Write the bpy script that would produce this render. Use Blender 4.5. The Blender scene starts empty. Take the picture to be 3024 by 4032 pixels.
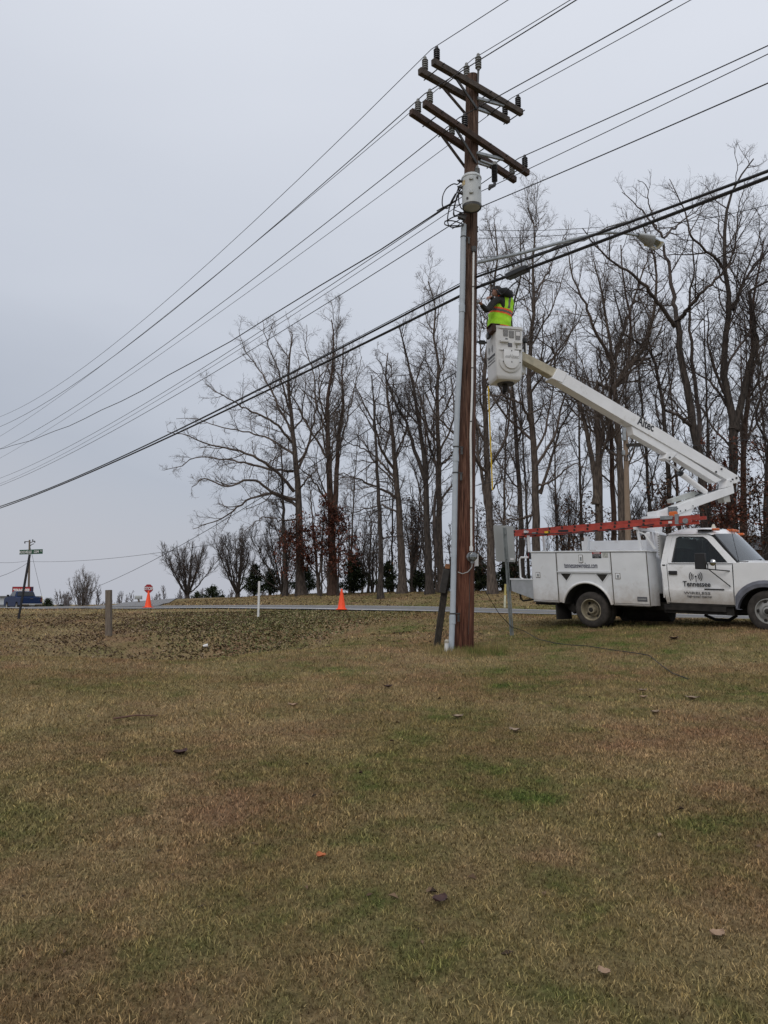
import bpy, math, random
import numpy as np
from math import sin, cos, tan, atan, radians as R, pi, sqrt
from mathutils import Vector, Matrix

C = bpy.context.scene.collection
SC = bpy.context.scene
rng = np.random.default_rng(7)
random.seed(7)
SC.render.resolution_x = 768; SC.render.resolution_y = 1024

# ------------------------------------------------------------------ camera
EYE = 1.5
FPX = 2912.0                       # focal length in photo pixels (26 mm equivalent)
PITCH = atan((2362 - 2016) / FPX)
CP, SP = cos(PITCH), sin(PITCH)
cam = bpy.data.cameras.new("camera"); cam.sensor_fit = 'VERTICAL'; cam.sensor_height = 36; cam.lens = 26
cam.clip_start = .05; cam.clip_end = 9000
camo = bpy.data.objects.new("camera", cam); C.objects.link(camo)
camo.location = (0, 0, EYE); camo.rotation_euler = (pi / 2 + PITCH, 0, 0)
SC.camera = camo

# ------------------------------------------------------------------ sky, sun, exposure
SUN_EL, SUN_AZ = R(48), R(200)
wd = bpy.data.worlds.new("World"); SC.world = wd; wd.use_nodes = True
nt = wd.node_tree; nt.nodes.clear()
def N(t, typ, **kw):
    n = t.nodes.new(typ)
    for k, v in kw.items(): setattr(n, k, v)
    return n
def lk(t, a, b): t.links.new(a, b)
sky = N(nt, 'ShaderNodeTexSky'); sky.sky_type = 'NISHITA'; sky.sun_disc = False
sky.sun_elevation = SUN_EL; sky.sun_rotation = SUN_AZ; sky.dust_density = 4; sky.air_density = 1.5
tc = N(nt, 'ShaderNodeTexCoord'); sep = N(nt, 'ShaderNodeSeparateXYZ'); lk(nt, tc.outputs['Generated'], sep.inputs[0])
nz = N(nt, 'ShaderNodeTexNoise'); nz.inputs['Scale'].default_value = 1.6; nz.inputs['Detail'].default_value = 5; nz.inputs['Roughness'].default_value = .45
mp = N(nt, 'ShaderNodeMapping'); mp.inputs['Scale'].default_value = (1, 1, 3.2); lk(nt, tc.outputs['Generated'], mp.inputs[0]); lk(nt, mp.outputs[0], nz.inputs['Vector'])
ma = N(nt, 'ShaderNodeMath', operation='MULTIPLY_ADD'); lk(nt, nz.outputs['Fac'], ma.inputs[0]); ma.inputs[1].default_value = .34; ma.inputs[2].default_value = -.17
mb = N(nt, 'ShaderNodeMath', operation='ADD'); lk(nt, sep.outputs['Z'], mb.inputs[0]); lk(nt, ma.outputs[0], mb.inputs[1])
mx = N(nt, 'ShaderNodeMath', operation='MULTIPLY_ADD'); lk(nt, sep.outputs['X'], mx.inputs[0]); mx.inputs[1].default_value = .22; lk(nt, mb.outputs[0], mx.inputs[2])
cr = N(nt, 'ShaderNodeValToRGB'); lk(nt, mx.outputs[0], cr.inputs[0])
E_ = cr.color_ramp.elements
E_[0].position = 0.0; E_[0].color = (.47, .49, .55, 1)
E_[1].position = .75; E_[1].color = (.72, .75, .82, 1)
e = E_.new(.14); e.color = (.44, .475, .55, 1)
e = E_.new(.34); e.color = (.565, .60, .675, 1)
sm = N(nt, 'ShaderNodeVectorMath', operation='SCALE'); lk(nt, sky.outputs[0], sm.inputs[0]); sm.inputs['Scale'].default_value = .1
mix = N(nt, 'ShaderNodeMix', data_type='RGBA'); mix.inputs[0].default_value = .93
lk(nt, sm.outputs[0], mix.inputs[6]); lk(nt, cr.outputs[0], mix.inputs[7])
bg = N(nt, 'ShaderNodeBackground'); bg.inputs[1].default_value = 1.0; lk(nt, mix.outputs[2], bg.inputs[0])
wo = N(nt, 'ShaderNodeOutputWorld'); lk(nt, bg.outputs[0], wo.inputs[0])
sun = bpy.data.lights.new("sun", 'SUN'); sun.energy = .9; sun.angle = R(40); sun.color = (1, .93, .84)
so = bpy.data.objects.new("sun", sun); C.objects.link(so)
so.rotation_euler = (pi / 2 - SUN_EL, 0, -SUN_AZ + pi)
SC.view_settings.view_transform = 'Standard'; SC.view_settings.look = 'None'
SC.view_settings.exposure = .10; SC.view_settings.gamma = 1

# ------------------------------------------------------------------ photo geometry helpers
def ray(u, v):
    x = (u - 1512) / FPX; y = (2016 - v) / FPX
    return np.array([x, CP - y * SP, SP + y * CP])
def W(u, v, Y):
    r = ray(u, v); r = r / r[1] * Y; r[2] += EYE; return r

# ------------------------------------------------------------------ materials
MATS = {}
def mat(name, col, rough=.6, metal=0., var=.12, scale=8., bump=0., bscale=60., spec=.5, stretch=None, col2=None, dirt=None, coat=0., splash=False):
    if name in MATS: return MATS[name]
    m = bpy.data.materials.new(name); m.use_nodes = True; t = m.node_tree
    b = t.nodes['Principled BSDF']; b.inputs['Roughness'].default_value = rough; b.inputs['Metallic'].default_value = metal
    b.inputs['Specular IOR Level'].default_value = spec; b.inputs['Coat Weight'].default_value = coat
    tcn = N(t, 'ShaderNodeTexCoord'); mpn = N(t, 'ShaderNodeMapping'); lk(t, tcn.outputs['Object'], mpn.inputs[0])
    if stretch: mpn.inputs['Scale'].default_value = stretch
    nn = N(t, 'ShaderNodeTexNoise'); nn.inputs['Scale'].default_value = scale; nn.inputs['Detail'].default_value = 6; lk(t, mpn.outputs[0], nn.inputs['Vector'])
    rp = N(t, 'ShaderNodeValToRGB'); lk(t, nn.outputs['Fac'], rp.inputs[0])
    c2 = col2 or tuple(min(1, c * (1 + var)) for c in col)
    c1 = col if col2 else tuple(c * (1 - var) for c in col)
    rp.color_ramp.elements[0].position = .32; rp.color_ramp.elements[0].color = (*c1, 1)
    rp.color_ramp.elements[1].position = .68; rp.color_ramp.elements[1].color = (*c2, 1)
    out = rp.outputs[0]
    if dirt:
        dcol, dthr, dsc = dirt
        n2 = N(t, 'ShaderNodeTexNoise'); n2.inputs['Scale'].default_value = dsc; n2.inputs['Detail'].default_value = 8; n2.inputs['Roughness'].default_value = .7
        lk(t, tcn.outputs['Object'], n2.inputs['Vector'])
        mr = N(t, 'ShaderNodeMapRange'); lk(t, n2.outputs['Fac'], mr.inputs[0]); mr.inputs[1].default_value = dthr; mr.inputs[2].default_value = dthr + .2
        mr.inputs[4].default_value = .75
        mm = N(t, 'ShaderNodeMix', data_type='RGBA'); lk(t, mr.outputs[0], mm.inputs[0]); lk(t, out, mm.inputs[6]); mm.inputs[7].default_value = (*dcol, 1)
        out = mm.outputs[2]
    if splash:      # brown road splash that has dried on the lower panels
        sp_ = N(t, 'ShaderNodeSeparateXYZ'); lk(t, tcn.outputs['Object'], sp_.inputs[0]); n4 = N(t, 'ShaderNodeTexNoise'); n4.inputs['Scale'].default_value = 4; n4.inputs['Detail'].default_value = 9; n4.inputs['Roughness'].default_value = .72; lk(t, tcn.outputs['Object'], n4.inputs['Vector'])
        a4 = N(t, 'ShaderNodeMath', operation='MULTIPLY_ADD'); lk(t, n4.outputs['Fac'], a4.inputs[0]); a4.inputs[1].default_value = -.9; lk(t, sp_.outputs['Z'], a4.inputs[2])
        m4 = N(t, 'ShaderNodeMapRange'); lk(t, a4.outputs[0], m4.inputs[0]); m4.inputs[1].default_value = .10; m4.inputs[2].default_value = -.38; m4.inputs[4].default_value = .6
        x4 = N(t, 'ShaderNodeMix', data_type='RGBA'); lk(t, m4.outputs[0], x4.inputs[0]); lk(t, out, x4.inputs[6]); x4.inputs[7].default_value = (.27, .20, .13, 1); out = x4.outputs[2]
    lk(t, out, b.inputs['Base Color'])
    if bump:
        n3 = N(t, 'ShaderNodeTexNoise'); n3.inputs['Scale'].default_value = bscale; n3.inputs['Detail'].default_value = 5; lk(t, mpn.outputs[0], n3.inputs['Vector'])
        bp = N(t, 'ShaderNodeBump'); bp.inputs['Strength'].default_value = bump; bp.inputs['Distance'].default_value = .02
        lk(t, n3.outputs['Fac'], bp.inputs['Height']); lk(t, bp.outputs[0], b.inputs['Normal'])
    MATS[name] = m; return m

WHITE = mat('truck white paint', (.78, .79, .80), .35, var=.05, scale=3, dirt=((.38, .34, .27), .60, 2.6), coat=.3, splash=True)
WHITE2 = mat('service body white paint', (.70, .72, .74), .42, var=.06, scale=2.5, dirt=((.38, .34, .28), .60, 3.4), splash=True)
BUCKETW = mat('fibreglass bucket white', (.70, .705, .70), .45, var=.05, scale=5, dirt=((.40, .38, .32), .66, 6.))
CREAM = mat('aged fibreglass boom', (.42, .38, .28), .6, var=.2, scale=6)
BLACKP = mat('black plastic', (.012, .012, .013), .45, var=.2)
RUBBER = mat('dusty tyre rubber', (.035, .030, .026), .9, var=.4, scale=10, bump=.4)
UNDER = mat('dark underbody', (.018, .016, .014), .9, var=.5)
RIMM = mat('dirty painted rim', (.23, .20, .14), .7, var=.35, scale=9)
GLASSD = None
GREYM = mat('galvanised steel', (.30, .32, .33), .45, .6, var=.2, scale=12)
DARKM = mat('weathered dark steel', (.07, .07, .07), .55, .5, var=.4)
FLARE = mat('faded grey flare plastic', (.12, .125, .15), .7, var=.2)
INK = mat('black lettering vinyl', (.012, .014, .02), .5, var=.1)
INKN = mat('navy lettering vinyl', (.014, .018, .06), .5, var=.1)
INKG = mat('grey lettering vinyl', (.14, .14, .15), .5, var=.1)
ORANGE = mat('amber lamp plastic', (.55, .12, .02), .35, var=.15)
REDL = mat('red fibreglass ladder', (.42, .055, .035), .5, var=.18, scale=7)
POLEW = mat('creosote pole wood', (.045, .022, .014), .85, var=.5, scale=7, bump=1.0, bscale=11, stretch=(6, 6, .35), col2=(.185, .085, .048))
POLEG = mat('weathered crossarm wood', (.035, .028, .024), .85, scale=8, bump=.6, bscale=30, stretch=(1, 1, 1), col2=(.085, .065, .052))
POLEB = mat('brown crossarm wood', (.032, .019, .014), .85, scale=8, bump=.6, bscale=30, col2=(.075, .042, .03))
PORC = mat('grey porcelain', (.20, .205, .20), .35, var=.15)
PORCB = mat('dark porcelain', (.022, .022, .026), .35, var=.15)
TRANS = mat('transformer grey paint', (.48, .51, .52), .45, var=.06, dirt=((.35, .35, .33), .68, 4.))
PVCG = mat('grey pvc conduit', (.40, .45, .50), .55, var=.06)
PVCW = mat('white pvc', (.68, .69, .68), .5, var=.06)
WIREM = mat('black wire', (.010, .010, .012), .6, var=.2)
WIREB = mat('weathered bare wire', (.022, .023, .027), .6, .0, var=.2)
CONE = mat('fluorescent orange cone', (.95, .075, .008), .5, var=.06)
REDS = mat('red sign sheeting', (.36, .012, .02), .45, var=.08)
WHS = mat('white sign sheeting', (.72, .72, .72), .45, var=.04)
GRNS = mat('green sign sheeting', (.01, .07, .035), .45, var=.1)
ALU = mat('bare aluminium sign back', (.34, .35, .34), .55, .1, var=.05, scale=3)
WOODP = mat('weathered post wood', (.13, .105, .085), .9, scale=10, col2=(.20, .165, .13), stretch=(5, 5, .6), bump=.5)
WOODD = mat('rotten dark wood', (.020, .017, .014), .95, scale=14, col2=(.06, .05, .04), stretch=(4, 4, .7), bump=.8)
WOODL = mat('pale new pole wood', (.20, .145, .10), .85, scale=8, col2=(.27, .20, .145), stretch=(5, 5, .5))
SKIN = mat('skin', (.42, .22, .15), .55, var=.08, scale=20)
JACKET = mat('dark olive jacket', (.030, .030, .028), .9, var=.25, scale=14, bump=.5, bscale=30)
HOODM = mat('charcoal hood', (.022, .023, .026), .9, var=.25)
JEANS = mat('brown work trousers', (.05, .035, .025), .9, var=.2)
HAIR = mat('dark brown hair', (.02, .014, .010), .7, var=.3)
VEST = mat('fluorescent yellow vest', (.42, .86, .02), .7, var=.10, scale=10, bump=.9, bscale=9)
VORG = mat('orange vest trim', (.90, .12, .02), .6, var=.08)
VGRY = mat('retroreflective grey tape', (.12, .105, .09), .5, var=.12)
LEATH = mat('brown leather pouch', (.055, .028, .02), .75, var=.35)
YELR = mat('yellow rope', (.70, .47, .02), .6, var=.1)
STEELB = mat('chrome', (.5, .5, .5), .15, 1., var=.05)
BLUEP = mat('dark blue pickup paint', (.010, .026, .085), .5, var=.1, spec=.25)
BLUED = mat('dark window glass', (.010, .013, .017), .06, var=.1)
LABELG = mat('faded grey decal', (.22, .22, .22), .6, var=.35, scale=60)
SEATM = mat('grey seat cloth', (.09, .10, .105), .9, var=.2)

def glass(name, tint, k=.35):
    m = bpy.data.materials.new(name); m.use_nodes = True; t = m.node_tree; t.nodes.clear()
    tr = N(t, 'ShaderNodeBsdfTransparent'); tr.inputs[0].default_value = (*tint, 1)
    gl = N(t, 'ShaderNodeBsdfGlossy'); gl.inputs[0].default_value = (.9, .93, .95, 1); gl.inputs[1].default_value = .04
    fr = N(t, 'ShaderNodeFresnel'); fr.inputs[0].default_value = 1.5
    ad = N(t, 'ShaderNodeMath', operation='ADD'); lk(t, fr.outputs[0], ad.inputs[0]); ad.inputs[1].default_value = k; ad.use_clamp = True
    mx_ = N(t, 'ShaderNodeMixShader'); lk(t, ad.outputs[0], mx_.inputs[0]); lk(t, tr.outputs[0], mx_.inputs[1]); lk(t, gl.outputs[0], mx_.inputs[2])
    o = N(t, 'ShaderNodeOutputMaterial'); lk(t, mx_.outputs[0], o.inputs[0]); return m
GLS = glass('side window glass', (.32, .40, .38), -.01)
GLW = glass('windscreen glass', (.34, .42, .42), .10)
LENS = glass('lamp lens', (.55, .57, .58), .12)

# ------------------------------------------------------------------ mesh builder
class MB:
    def __init__(s): s.v = []; s.f = []; s.m = []; s.mi = 0
    def add(s, vs, fs, mi=None):
        b = len(s.v); s.v += [tuple(map(float, p)) for p in vs]
        for f in fs: s.f.append([i + b for i in f]); s.m.append(s.mi if mi is None else mi)
        return s
    def box(s, c, d, M=None, bev=0, mi=None):
        x, y, z = [k / 2 for k in d]; c = Vector(c)
        if bev:
            bev = min(bev, x * .45, y * .45, z * .45)
            vs = []; 
            for sx in (-1, 1):
                for sy in (-1, 1):
                    for sz in (-1, 1):
                        vs += [(sx * x, sy * (y - bev), sz * (z - bev)), (sx * (x - bev), sy * y, sz * (z - bev)), (sx * (x - bev), sy * (y - bev), sz * z)]
            bm_faces = []
            def id_(sx, sy, sz, k): return (((sx > 0) * 4 + (sy > 0) * 2 + (sz > 0)) * 3 + k)
            for sx in (-1, 1): bm_faces.append([id_(sx, a, b, 0) for a, b in ((-1, -1), (1, -1), (1, 1), (-1, 1))][::sx])
            for sy in (-1, 1): bm_faces.append([id_(a, sy, b, 1) for a, b in ((-1, -1), (-1, 1), (1, 1), (1, -1))][::sy])
            for sz in (-1, 1): bm_faces.append([id_(a, b, sz, 2) for a, b in ((-1, -1), (1, -1), (1, 1), (-1, 1))][::sz])
            for a in (-1, 1):
                for b in (-1, 1):
                    bm_faces.append([id_(a, b, -1, 0), id_(a, b, 1, 0), id_(a, b, 1, 1), id_(a, b, -1, 1)])
                    bm_faces.append([id_(a, -1, b, 0), id_(a, 1, b, 0), id_(a, 1, b, 2), id_(a, -1, b, 2)])
                    bm_faces.append([id_(-1, a, b, 1), id_(1, a, b, 1), id_(1, a, b, 2), id_(-1, a, b, 2)])
            for sx in (-1, 1):
                for sy in (-1, 1):
                    for sz in (-1, 1): bm_faces.append([id_(sx, sy, sz, k) for k in (0, 1, 2)])
            fs = bm_faces
        else:
            vs = [(a * x, b * y, g * z) for a in (-1, 1) for b in (-1, 1) for g in (-1, 1)]
            fs = [(0, 1, 3, 2), (4, 6, 7, 5), (0, 4, 5, 1), (2, 3, 7, 6), (0, 2, 6, 4), (1, 5, 7, 3)]
        vs = [Vector(p) for p in vs]
        if M is not None: vs = [M @ p for p in vs]
        return s.add([p + c for p in vs], fs, mi)
    def bar(s, a, b, w, h=None, up=(0, 0, 1), mi=None):
        a, b = Vector(a), Vector(b); h = h or w; d = b - a; L = d.length; x = d.normalized()
        y = Vector(up).cross(x)
        if y.length < 1e-4: y = Vector((0, 1, 0)).cross(x)
        y.normalize(); z = x.cross(y)
        M = Matrix((x, y, z)).transposed()
        return s.box((a + b) / 2, (L, w, h), M, mi=mi)
    def tube(s, pts, r, n=10, caps=True, mi=None):
        pts = [Vector(p) for p in pts]; k = len(pts)
        rs = r if hasattr(r, '__len__') else [r] * k
        ref = None; rings = []
        for i, p in enumerate(pts):
            t = (pts[min(i + 1, k - 1)] - pts[max(i - 1, 0)])
            if t.length < 1e-9: t = Vector((0, 0, 1))
            t.normalize()
            if ref is None:
                ref = t.cross(Vector((0, 0, 1)));
                if ref.length < .05: ref = t.cross(Vector((1, 0, 0)))
            x = (ref - t * ref.dot(t))
            if x.length < 1e-6: x = t.orthogonal()
            x.normalize(); ref = x; y = t.cross(x)
            rings.append([p + (x * cos(2 * pi * j / n) + y * sin(2 * pi * j / n)) * rs[i] for j in range(n)])
        vs = [q for rg in rings for q in rg]; fs = []
        for i in range(k - 1):
            for j in range(n):
                j2 = (j + 1) % n; fs.append((i * n + j, i * n + j2, (i + 1) * n + j2, (i + 1) * n + j))
        if caps: fs.append(tuple(range(n))[::-1]); fs.append(tuple((k - 1) * n + j for j in range(n)))
        return s.add(vs, fs, mi)
    def prism(s, poly, ext, mi=None):       # poly: list of 3D points, ext: vector
        n = len(poly); P = [Vector(p) for p in poly]; ext = Vector(ext)
        vs = P + [p + ext for p in P]
        fs = [tuple(range(n))[::-1], tuple(range(n, 2 * n))] + [(i, (i + 1) % n, n + (i + 1) % n, n + i) for i in range(n)]
        return s.add(vs, fs, mi)
    def lathe(s, prof, c, axis=(0, 0, 1), n=20, mi=None):   # prof: (r, h)
        ax = Vector(axis).normalized(); x = ax.orthogonal().normalized(); y = ax.cross(x); c = Vector(c)
        vs = [c + ax * h + (x * cos(2 * pi * j / n) + y * sin(2 * pi * j / n)) * max(r, 1e-4) for r, h in prof for j in range(n)]
        fs = [(i * n + j, i * n + (j + 1) % n, (i + 1) * n + (j + 1) % n, (i + 1) * n + j) for i in range(len(prof) - 1) for j in range(n)]
        return s.add(vs, fs, mi)
    def build(s, name, m, parent=None, smooth=False, fn=None, angle=40, bevel=0):
        vs = s.v
        if fn: vs = [tuple(fn(*p)) for p in vs]
        if is_w(parent):
            L = ROOTLOC(parent); vs = [(p[0] - L[0], p[1] - L[1], p[2] - L[2]) for p in vs]
        me = bpy.data.meshes.new(name); me.from_pydata(vs, [], s.f)
        for mm in (m if isinstance(m, (list, tuple)) else [m]): me.materials.append(mm)
        if any(s.m): me.polygons.foreach_set('material_index', s.m)
        import bmesh
        bm = bmesh.new(); bm.from_mesh(me); bmesh.ops.recalc_face_normals(bm, faces=bm.faces); bm.to_mesh(me); bm.free()
        if smooth:
            me.polygons.foreach_set('use_smooth', [True] * len(me.polygons))
            me.set_sharp_from_angle(angle=R(angle))
        o = bpy.data.objects.new(name, me); C.objects.link(o)
        if parent is not None: o.parent = parent
        if bevel:
            bv = o.modifiers.new('bevel', 'BEVEL'); bv.width = bevel; bv.segments = 2; bv.limit_method = 'ANGLE'; bv.angle_limit = R(50)
        return o
def is_w(o):
    while o is not None:
        if o.get('_w'): return True
        o = o.parent
    return False
def ROOTLOC(o):
    L = Vector((0, 0, 0))
    while o is not None: L += o.location; o = o.parent
    return L
def tag(o, label=None, cat=None, group=None, kind=None):
    if label: o['label'] = label
    if cat: o['category'] = cat
    if group: o['group'] = group
    if kind: o['kind'] = kind
    return o
def thing(name, label, cat, loc=(0, 0, 0), rz=0, group=None, world=True):
    o = bpy.data.objects.new(name, None); C.objects.link(o); o.empty_display_size = .2
    o.location = [float(k) for k in loc]; o.rotation_euler = (0, 0, rz); tag(o, label, cat, group)
    if world: o['_w'] = 1
    return o
def single(mb, name, m, label, cat, group=None, smooth=False, loc=None, **k):
    """a thing that is one mesh, built in world coordinates, origin moved to loc"""
    if loc is not None: mb.v = [(p[0] - loc[0], p[1] - loc[1], p[2] - loc[2]) for p in mb.v]
    o = mb.build(name, m, None, smooth, **k)
    if loc is not None: o.location = [float(q) for q in loc]
    return tag(o, label, cat, group)
def fast_mesh(name, verts, tris, m, nv=3, attr=None, smooth=False):
    me = bpy.data.meshes.new(name); verts = np.asarray(verts, dtype=np.float32); tris = np.asarray(tris, dtype=np.int32)
    me.vertices.add(len(verts)); me.vertices.foreach_set('co', verts.ravel())
    me.loops.add(tris.size); me.loops.foreach_set('vertex_index', tris.ravel())
    me.polygons.add(len(tris)); me.polygons.foreach_set('loop_start', np.arange(len(tris), dtype=np.int32) * nv)
    if smooth: me.polygons.foreach_set('use_smooth', np.ones(len(tris), dtype=bool))
    me.update(calc_edges=True)
    if attr is not None:
        for k, arr in attr.items():
            a = me.attributes.new(k, 'FLOAT', 'POINT'); a.data.foreach_set('value', np.asarray(arr, dtype=np.float32))
    me.materials.append(m); return me
def text_mesh(txt, size, m, parent, origin, xdir, ydir, name='lettering', sx=1., bold=0., ext=.002, align='CENTER', fn=None, shear=0, world=True):
    cu = bpy.data.curves.new('txt', 'FONT'); cu.body = txt; cu.size = size; cu.align_x = align; cu.extrude = ext; cu.offset = bold; cu.shear = shear
    cu.resolution_u = 3
    ob = bpy.data.objects.new('txt', cu); C.objects.link(ob)
    dg = bpy.context.evaluated_depsgraph_get(); me = bpy.data.meshes.new_from_object(ob.evaluated_get(dg))
    bpy.data.objects.remove(ob); 
    o_ = Vector([float(q) for q in origin]); X = Vector(xdir).normalized() * sx; Y = Vector(ydir).normalized(); Z = X.normalized().cross(Y)
    L = ROOTLOC(parent) if is_w(parent) else Vector((0, 0, 0))
    for v in me.vertices:
        p = o_ + X * v.co.x + Y * v.co.y + Z * v.co.z
        if fn: p = Vector(fn(*p))
        v.co = p - L
    me.materials.clear(); me.materials.append(m)
    o = bpy.data.objects.new(name, me); C.objects.link(o); o.parent = parent
    return o

# ------------------------------------------------------------------ terrain
CPTS = [(-3, 0, 0.02), (3, 0, 0.02), (0, -8, -.1), (-14, -6, -.1), (14, -6, .1), (-8, 2, .02), (8, 2, .12), (0, 4, .16), (-5, 7, .26), (0, 8, .36), (6, 8, .55), (12, 8, .75), (18, 4, .75),
        (3, 11, .53), (-12, 8, .2), (-20, 8, .3), (-2, 11, .47), (30, 0, .8), (-30, 0, 0)]
def cp(u, v, Y): CPTS.append(tuple(W(u, v, Y)))
cp(550, 2605, 12.6); cp(300, 2597, 12.8); cp(800, 2602, 12.7); cp(1000, 2575, 13.6); cp(1275, 2500, 16.6); cp(1500, 2465, 19.)
cp(1826, 2560, 13.3); cp(2014, 2503, 15.5); cp(2320, 2474, 15.4); cp(3000, 2486, 13.1); cp(3024, 2600, 10.8)
for x, y, z in ((-5.2, 14.5, -.12), (-4, 14.9, -.22), (-2.5, 15.7, -.08), (-1.2, 17.3, .34), (-6.6, 14.9, .18)): CPTS.append((x, y, z))
cp(428, 2505, 18.8); cp(650, 2505, 18.5); cp(850, 2500, 18.6); cp(1050, 2478, 19.5)
cp(600, 2445, 23.); cp(1000, 2445, 23); cp(1300, 2435, 22.5)
cp(0, 2552, 15.); cp(0, 2470, 21.); cp(0, 2412, 28.); cp(0, 2400, 33.); cp(-400, 2540, 16); cp(-400, 2400, 32)
cp(250, 2412, 27.5); cp(250, 2399, 31)
NEAR = [(200, 2399.5, 33), (441, 2399.5, 30.5), (850, 2396.5, 28.5), (1220, 2400.5, 26.6), (1600, 2407.3, 25), (2022, 2419, 23), (2500, 2431, 21.3), (2940, 2446, 20.0)]
FAR = [(200, 2390, 42), (441, 2389.5, 38), (850, 2386.4, 35), (1220, 2387, 33), (1600, 2390.2, 31), (2022, 2402.2, 28.4), (2500, 2415, 26.7), (2940, 2429.5, 25.2)]
for q in NEAR + FAR: cp(*q)
CPTS += [(18, 17.4, .95), (19, 22.6, .95), (26, 14, .98), (28, 20, 1.0)]
cp(680, 2359, 55); cp(850, 2355.7, 52); cp(1030, 2347, 48); cp(1190, 2342, 45); cp(1310, 2344, 44.5); cp(1500, 2357, 40); cp(1582, 2336, 43); cp(1700, 2339, 41); cp(1941, 2338, 38); cp(1300, 2370, 37); cp(850, 2372, 41)
cp(2100, 2338, 38); cp(2400, 2340, 36); cp(2700, 2342, 34.5); cp(3024, 2344, 33); CPTS += [(25, 32, 1.7), (32, 26, 1.5)]
cp(560, 2382, 46); cp(620, 2372, 58)
cp(60, 2402, 72); cp(-300, 2420, 70); cp(420, 2394, 64)
for x, y, z in ((-14, 80, .9), (-5, 75, 1.1), (5, 68, 1.0), (18, 62, 1.1), (35, 55, 1.0), (45, 40, 1.), (-45, 45, -.3), (-60, 80, -2), (-30, 100, -1.6), (0, 110, -.8), (30, 100, -.5), (60, 80, -.5), (60, 20, .5), (-50, 10, -.4), (-45, 120, -3), (45, 125, -2.5), (-30, 60, .3), (-30, 30, .6)): CPTS.append((x, y, z))
_cp = np.array(CPTS); _xy = _cp[:, :2] / 10.
def _U(d2): return np.where(d2 > 0, .5 * d2 * np.log(np.maximum(d2, 1e-12)), 0)
_n = len(_cp)
_d2 = ((_xy[:, None] - _xy[None]) ** 2).sum(-1)
_K = np.zeros((_n + 3, _n + 3)); _K[:_n, :_n] = _U(_d2) + np.eye(_n) * .004
_K[:_n, _n] = 1; _K[:_n, _n + 1:] = _xy; _K[_n, :_n] = 1; _K[_n + 1:, :_n] = _xy.T
_w = np.linalg.solve(_K, np.r_[_cp[:, 2], 0, 0, 0])
def GZ(x, y):
    x = np.asarray(x, float); y = np.asarray(y, float); sh = x.shape; x = x.ravel(); y = y.ravel()
    out = np.empty(len(x))
    for i in range(0, len(x), 60000):
        X = np.stack([np.clip(x[i:i + 60000], -75, 75), np.clip(y[i:i + 60000], -15, 140)], 1) / 10
        d2 = ((X[:, None] - _xy[None]) ** 2).sum(-1)
        z = _U(d2) @ _w[:_n] + _w[_n] + X @ _w[_n + 1:]
        r = np.maximum(0, np.hypot(x[i:i + 60000], y[i:i + 60000] - 25) - 62) / 190
        k = np.clip(r, 0, 1); k = k * k * (3 - 2 * k)
        far = -30. + .0 * z
        out[i:i + 60000] = z * (1 - k) + far * k
    return out.reshape(sh)
def gz(x, y): return float(GZ(np.array([x]), np.array([y]))[0])
def G(u, v, lo=2.0, hi=90.):
    """where the sight line of a photo point meets the ground"""
    r = ray(u, v); t = np.linspace(lo, hi, 1500) / r[1]
    P = np.array([0, 0, EYE]) + t[:, None] * r; h = P[:, 2] - GZ(P[:, 0], P[:, 1])
    i = int(np.argmax(h < 0))
    if i == 0: i = len(t) - 1
    a = h[i - 1] / (h[i - 1] - h[i] + 1e-9); q = P[i - 1] * (1 - a) + P[i] * a
    q[2] = gz(q[0], q[1]); return q

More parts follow.
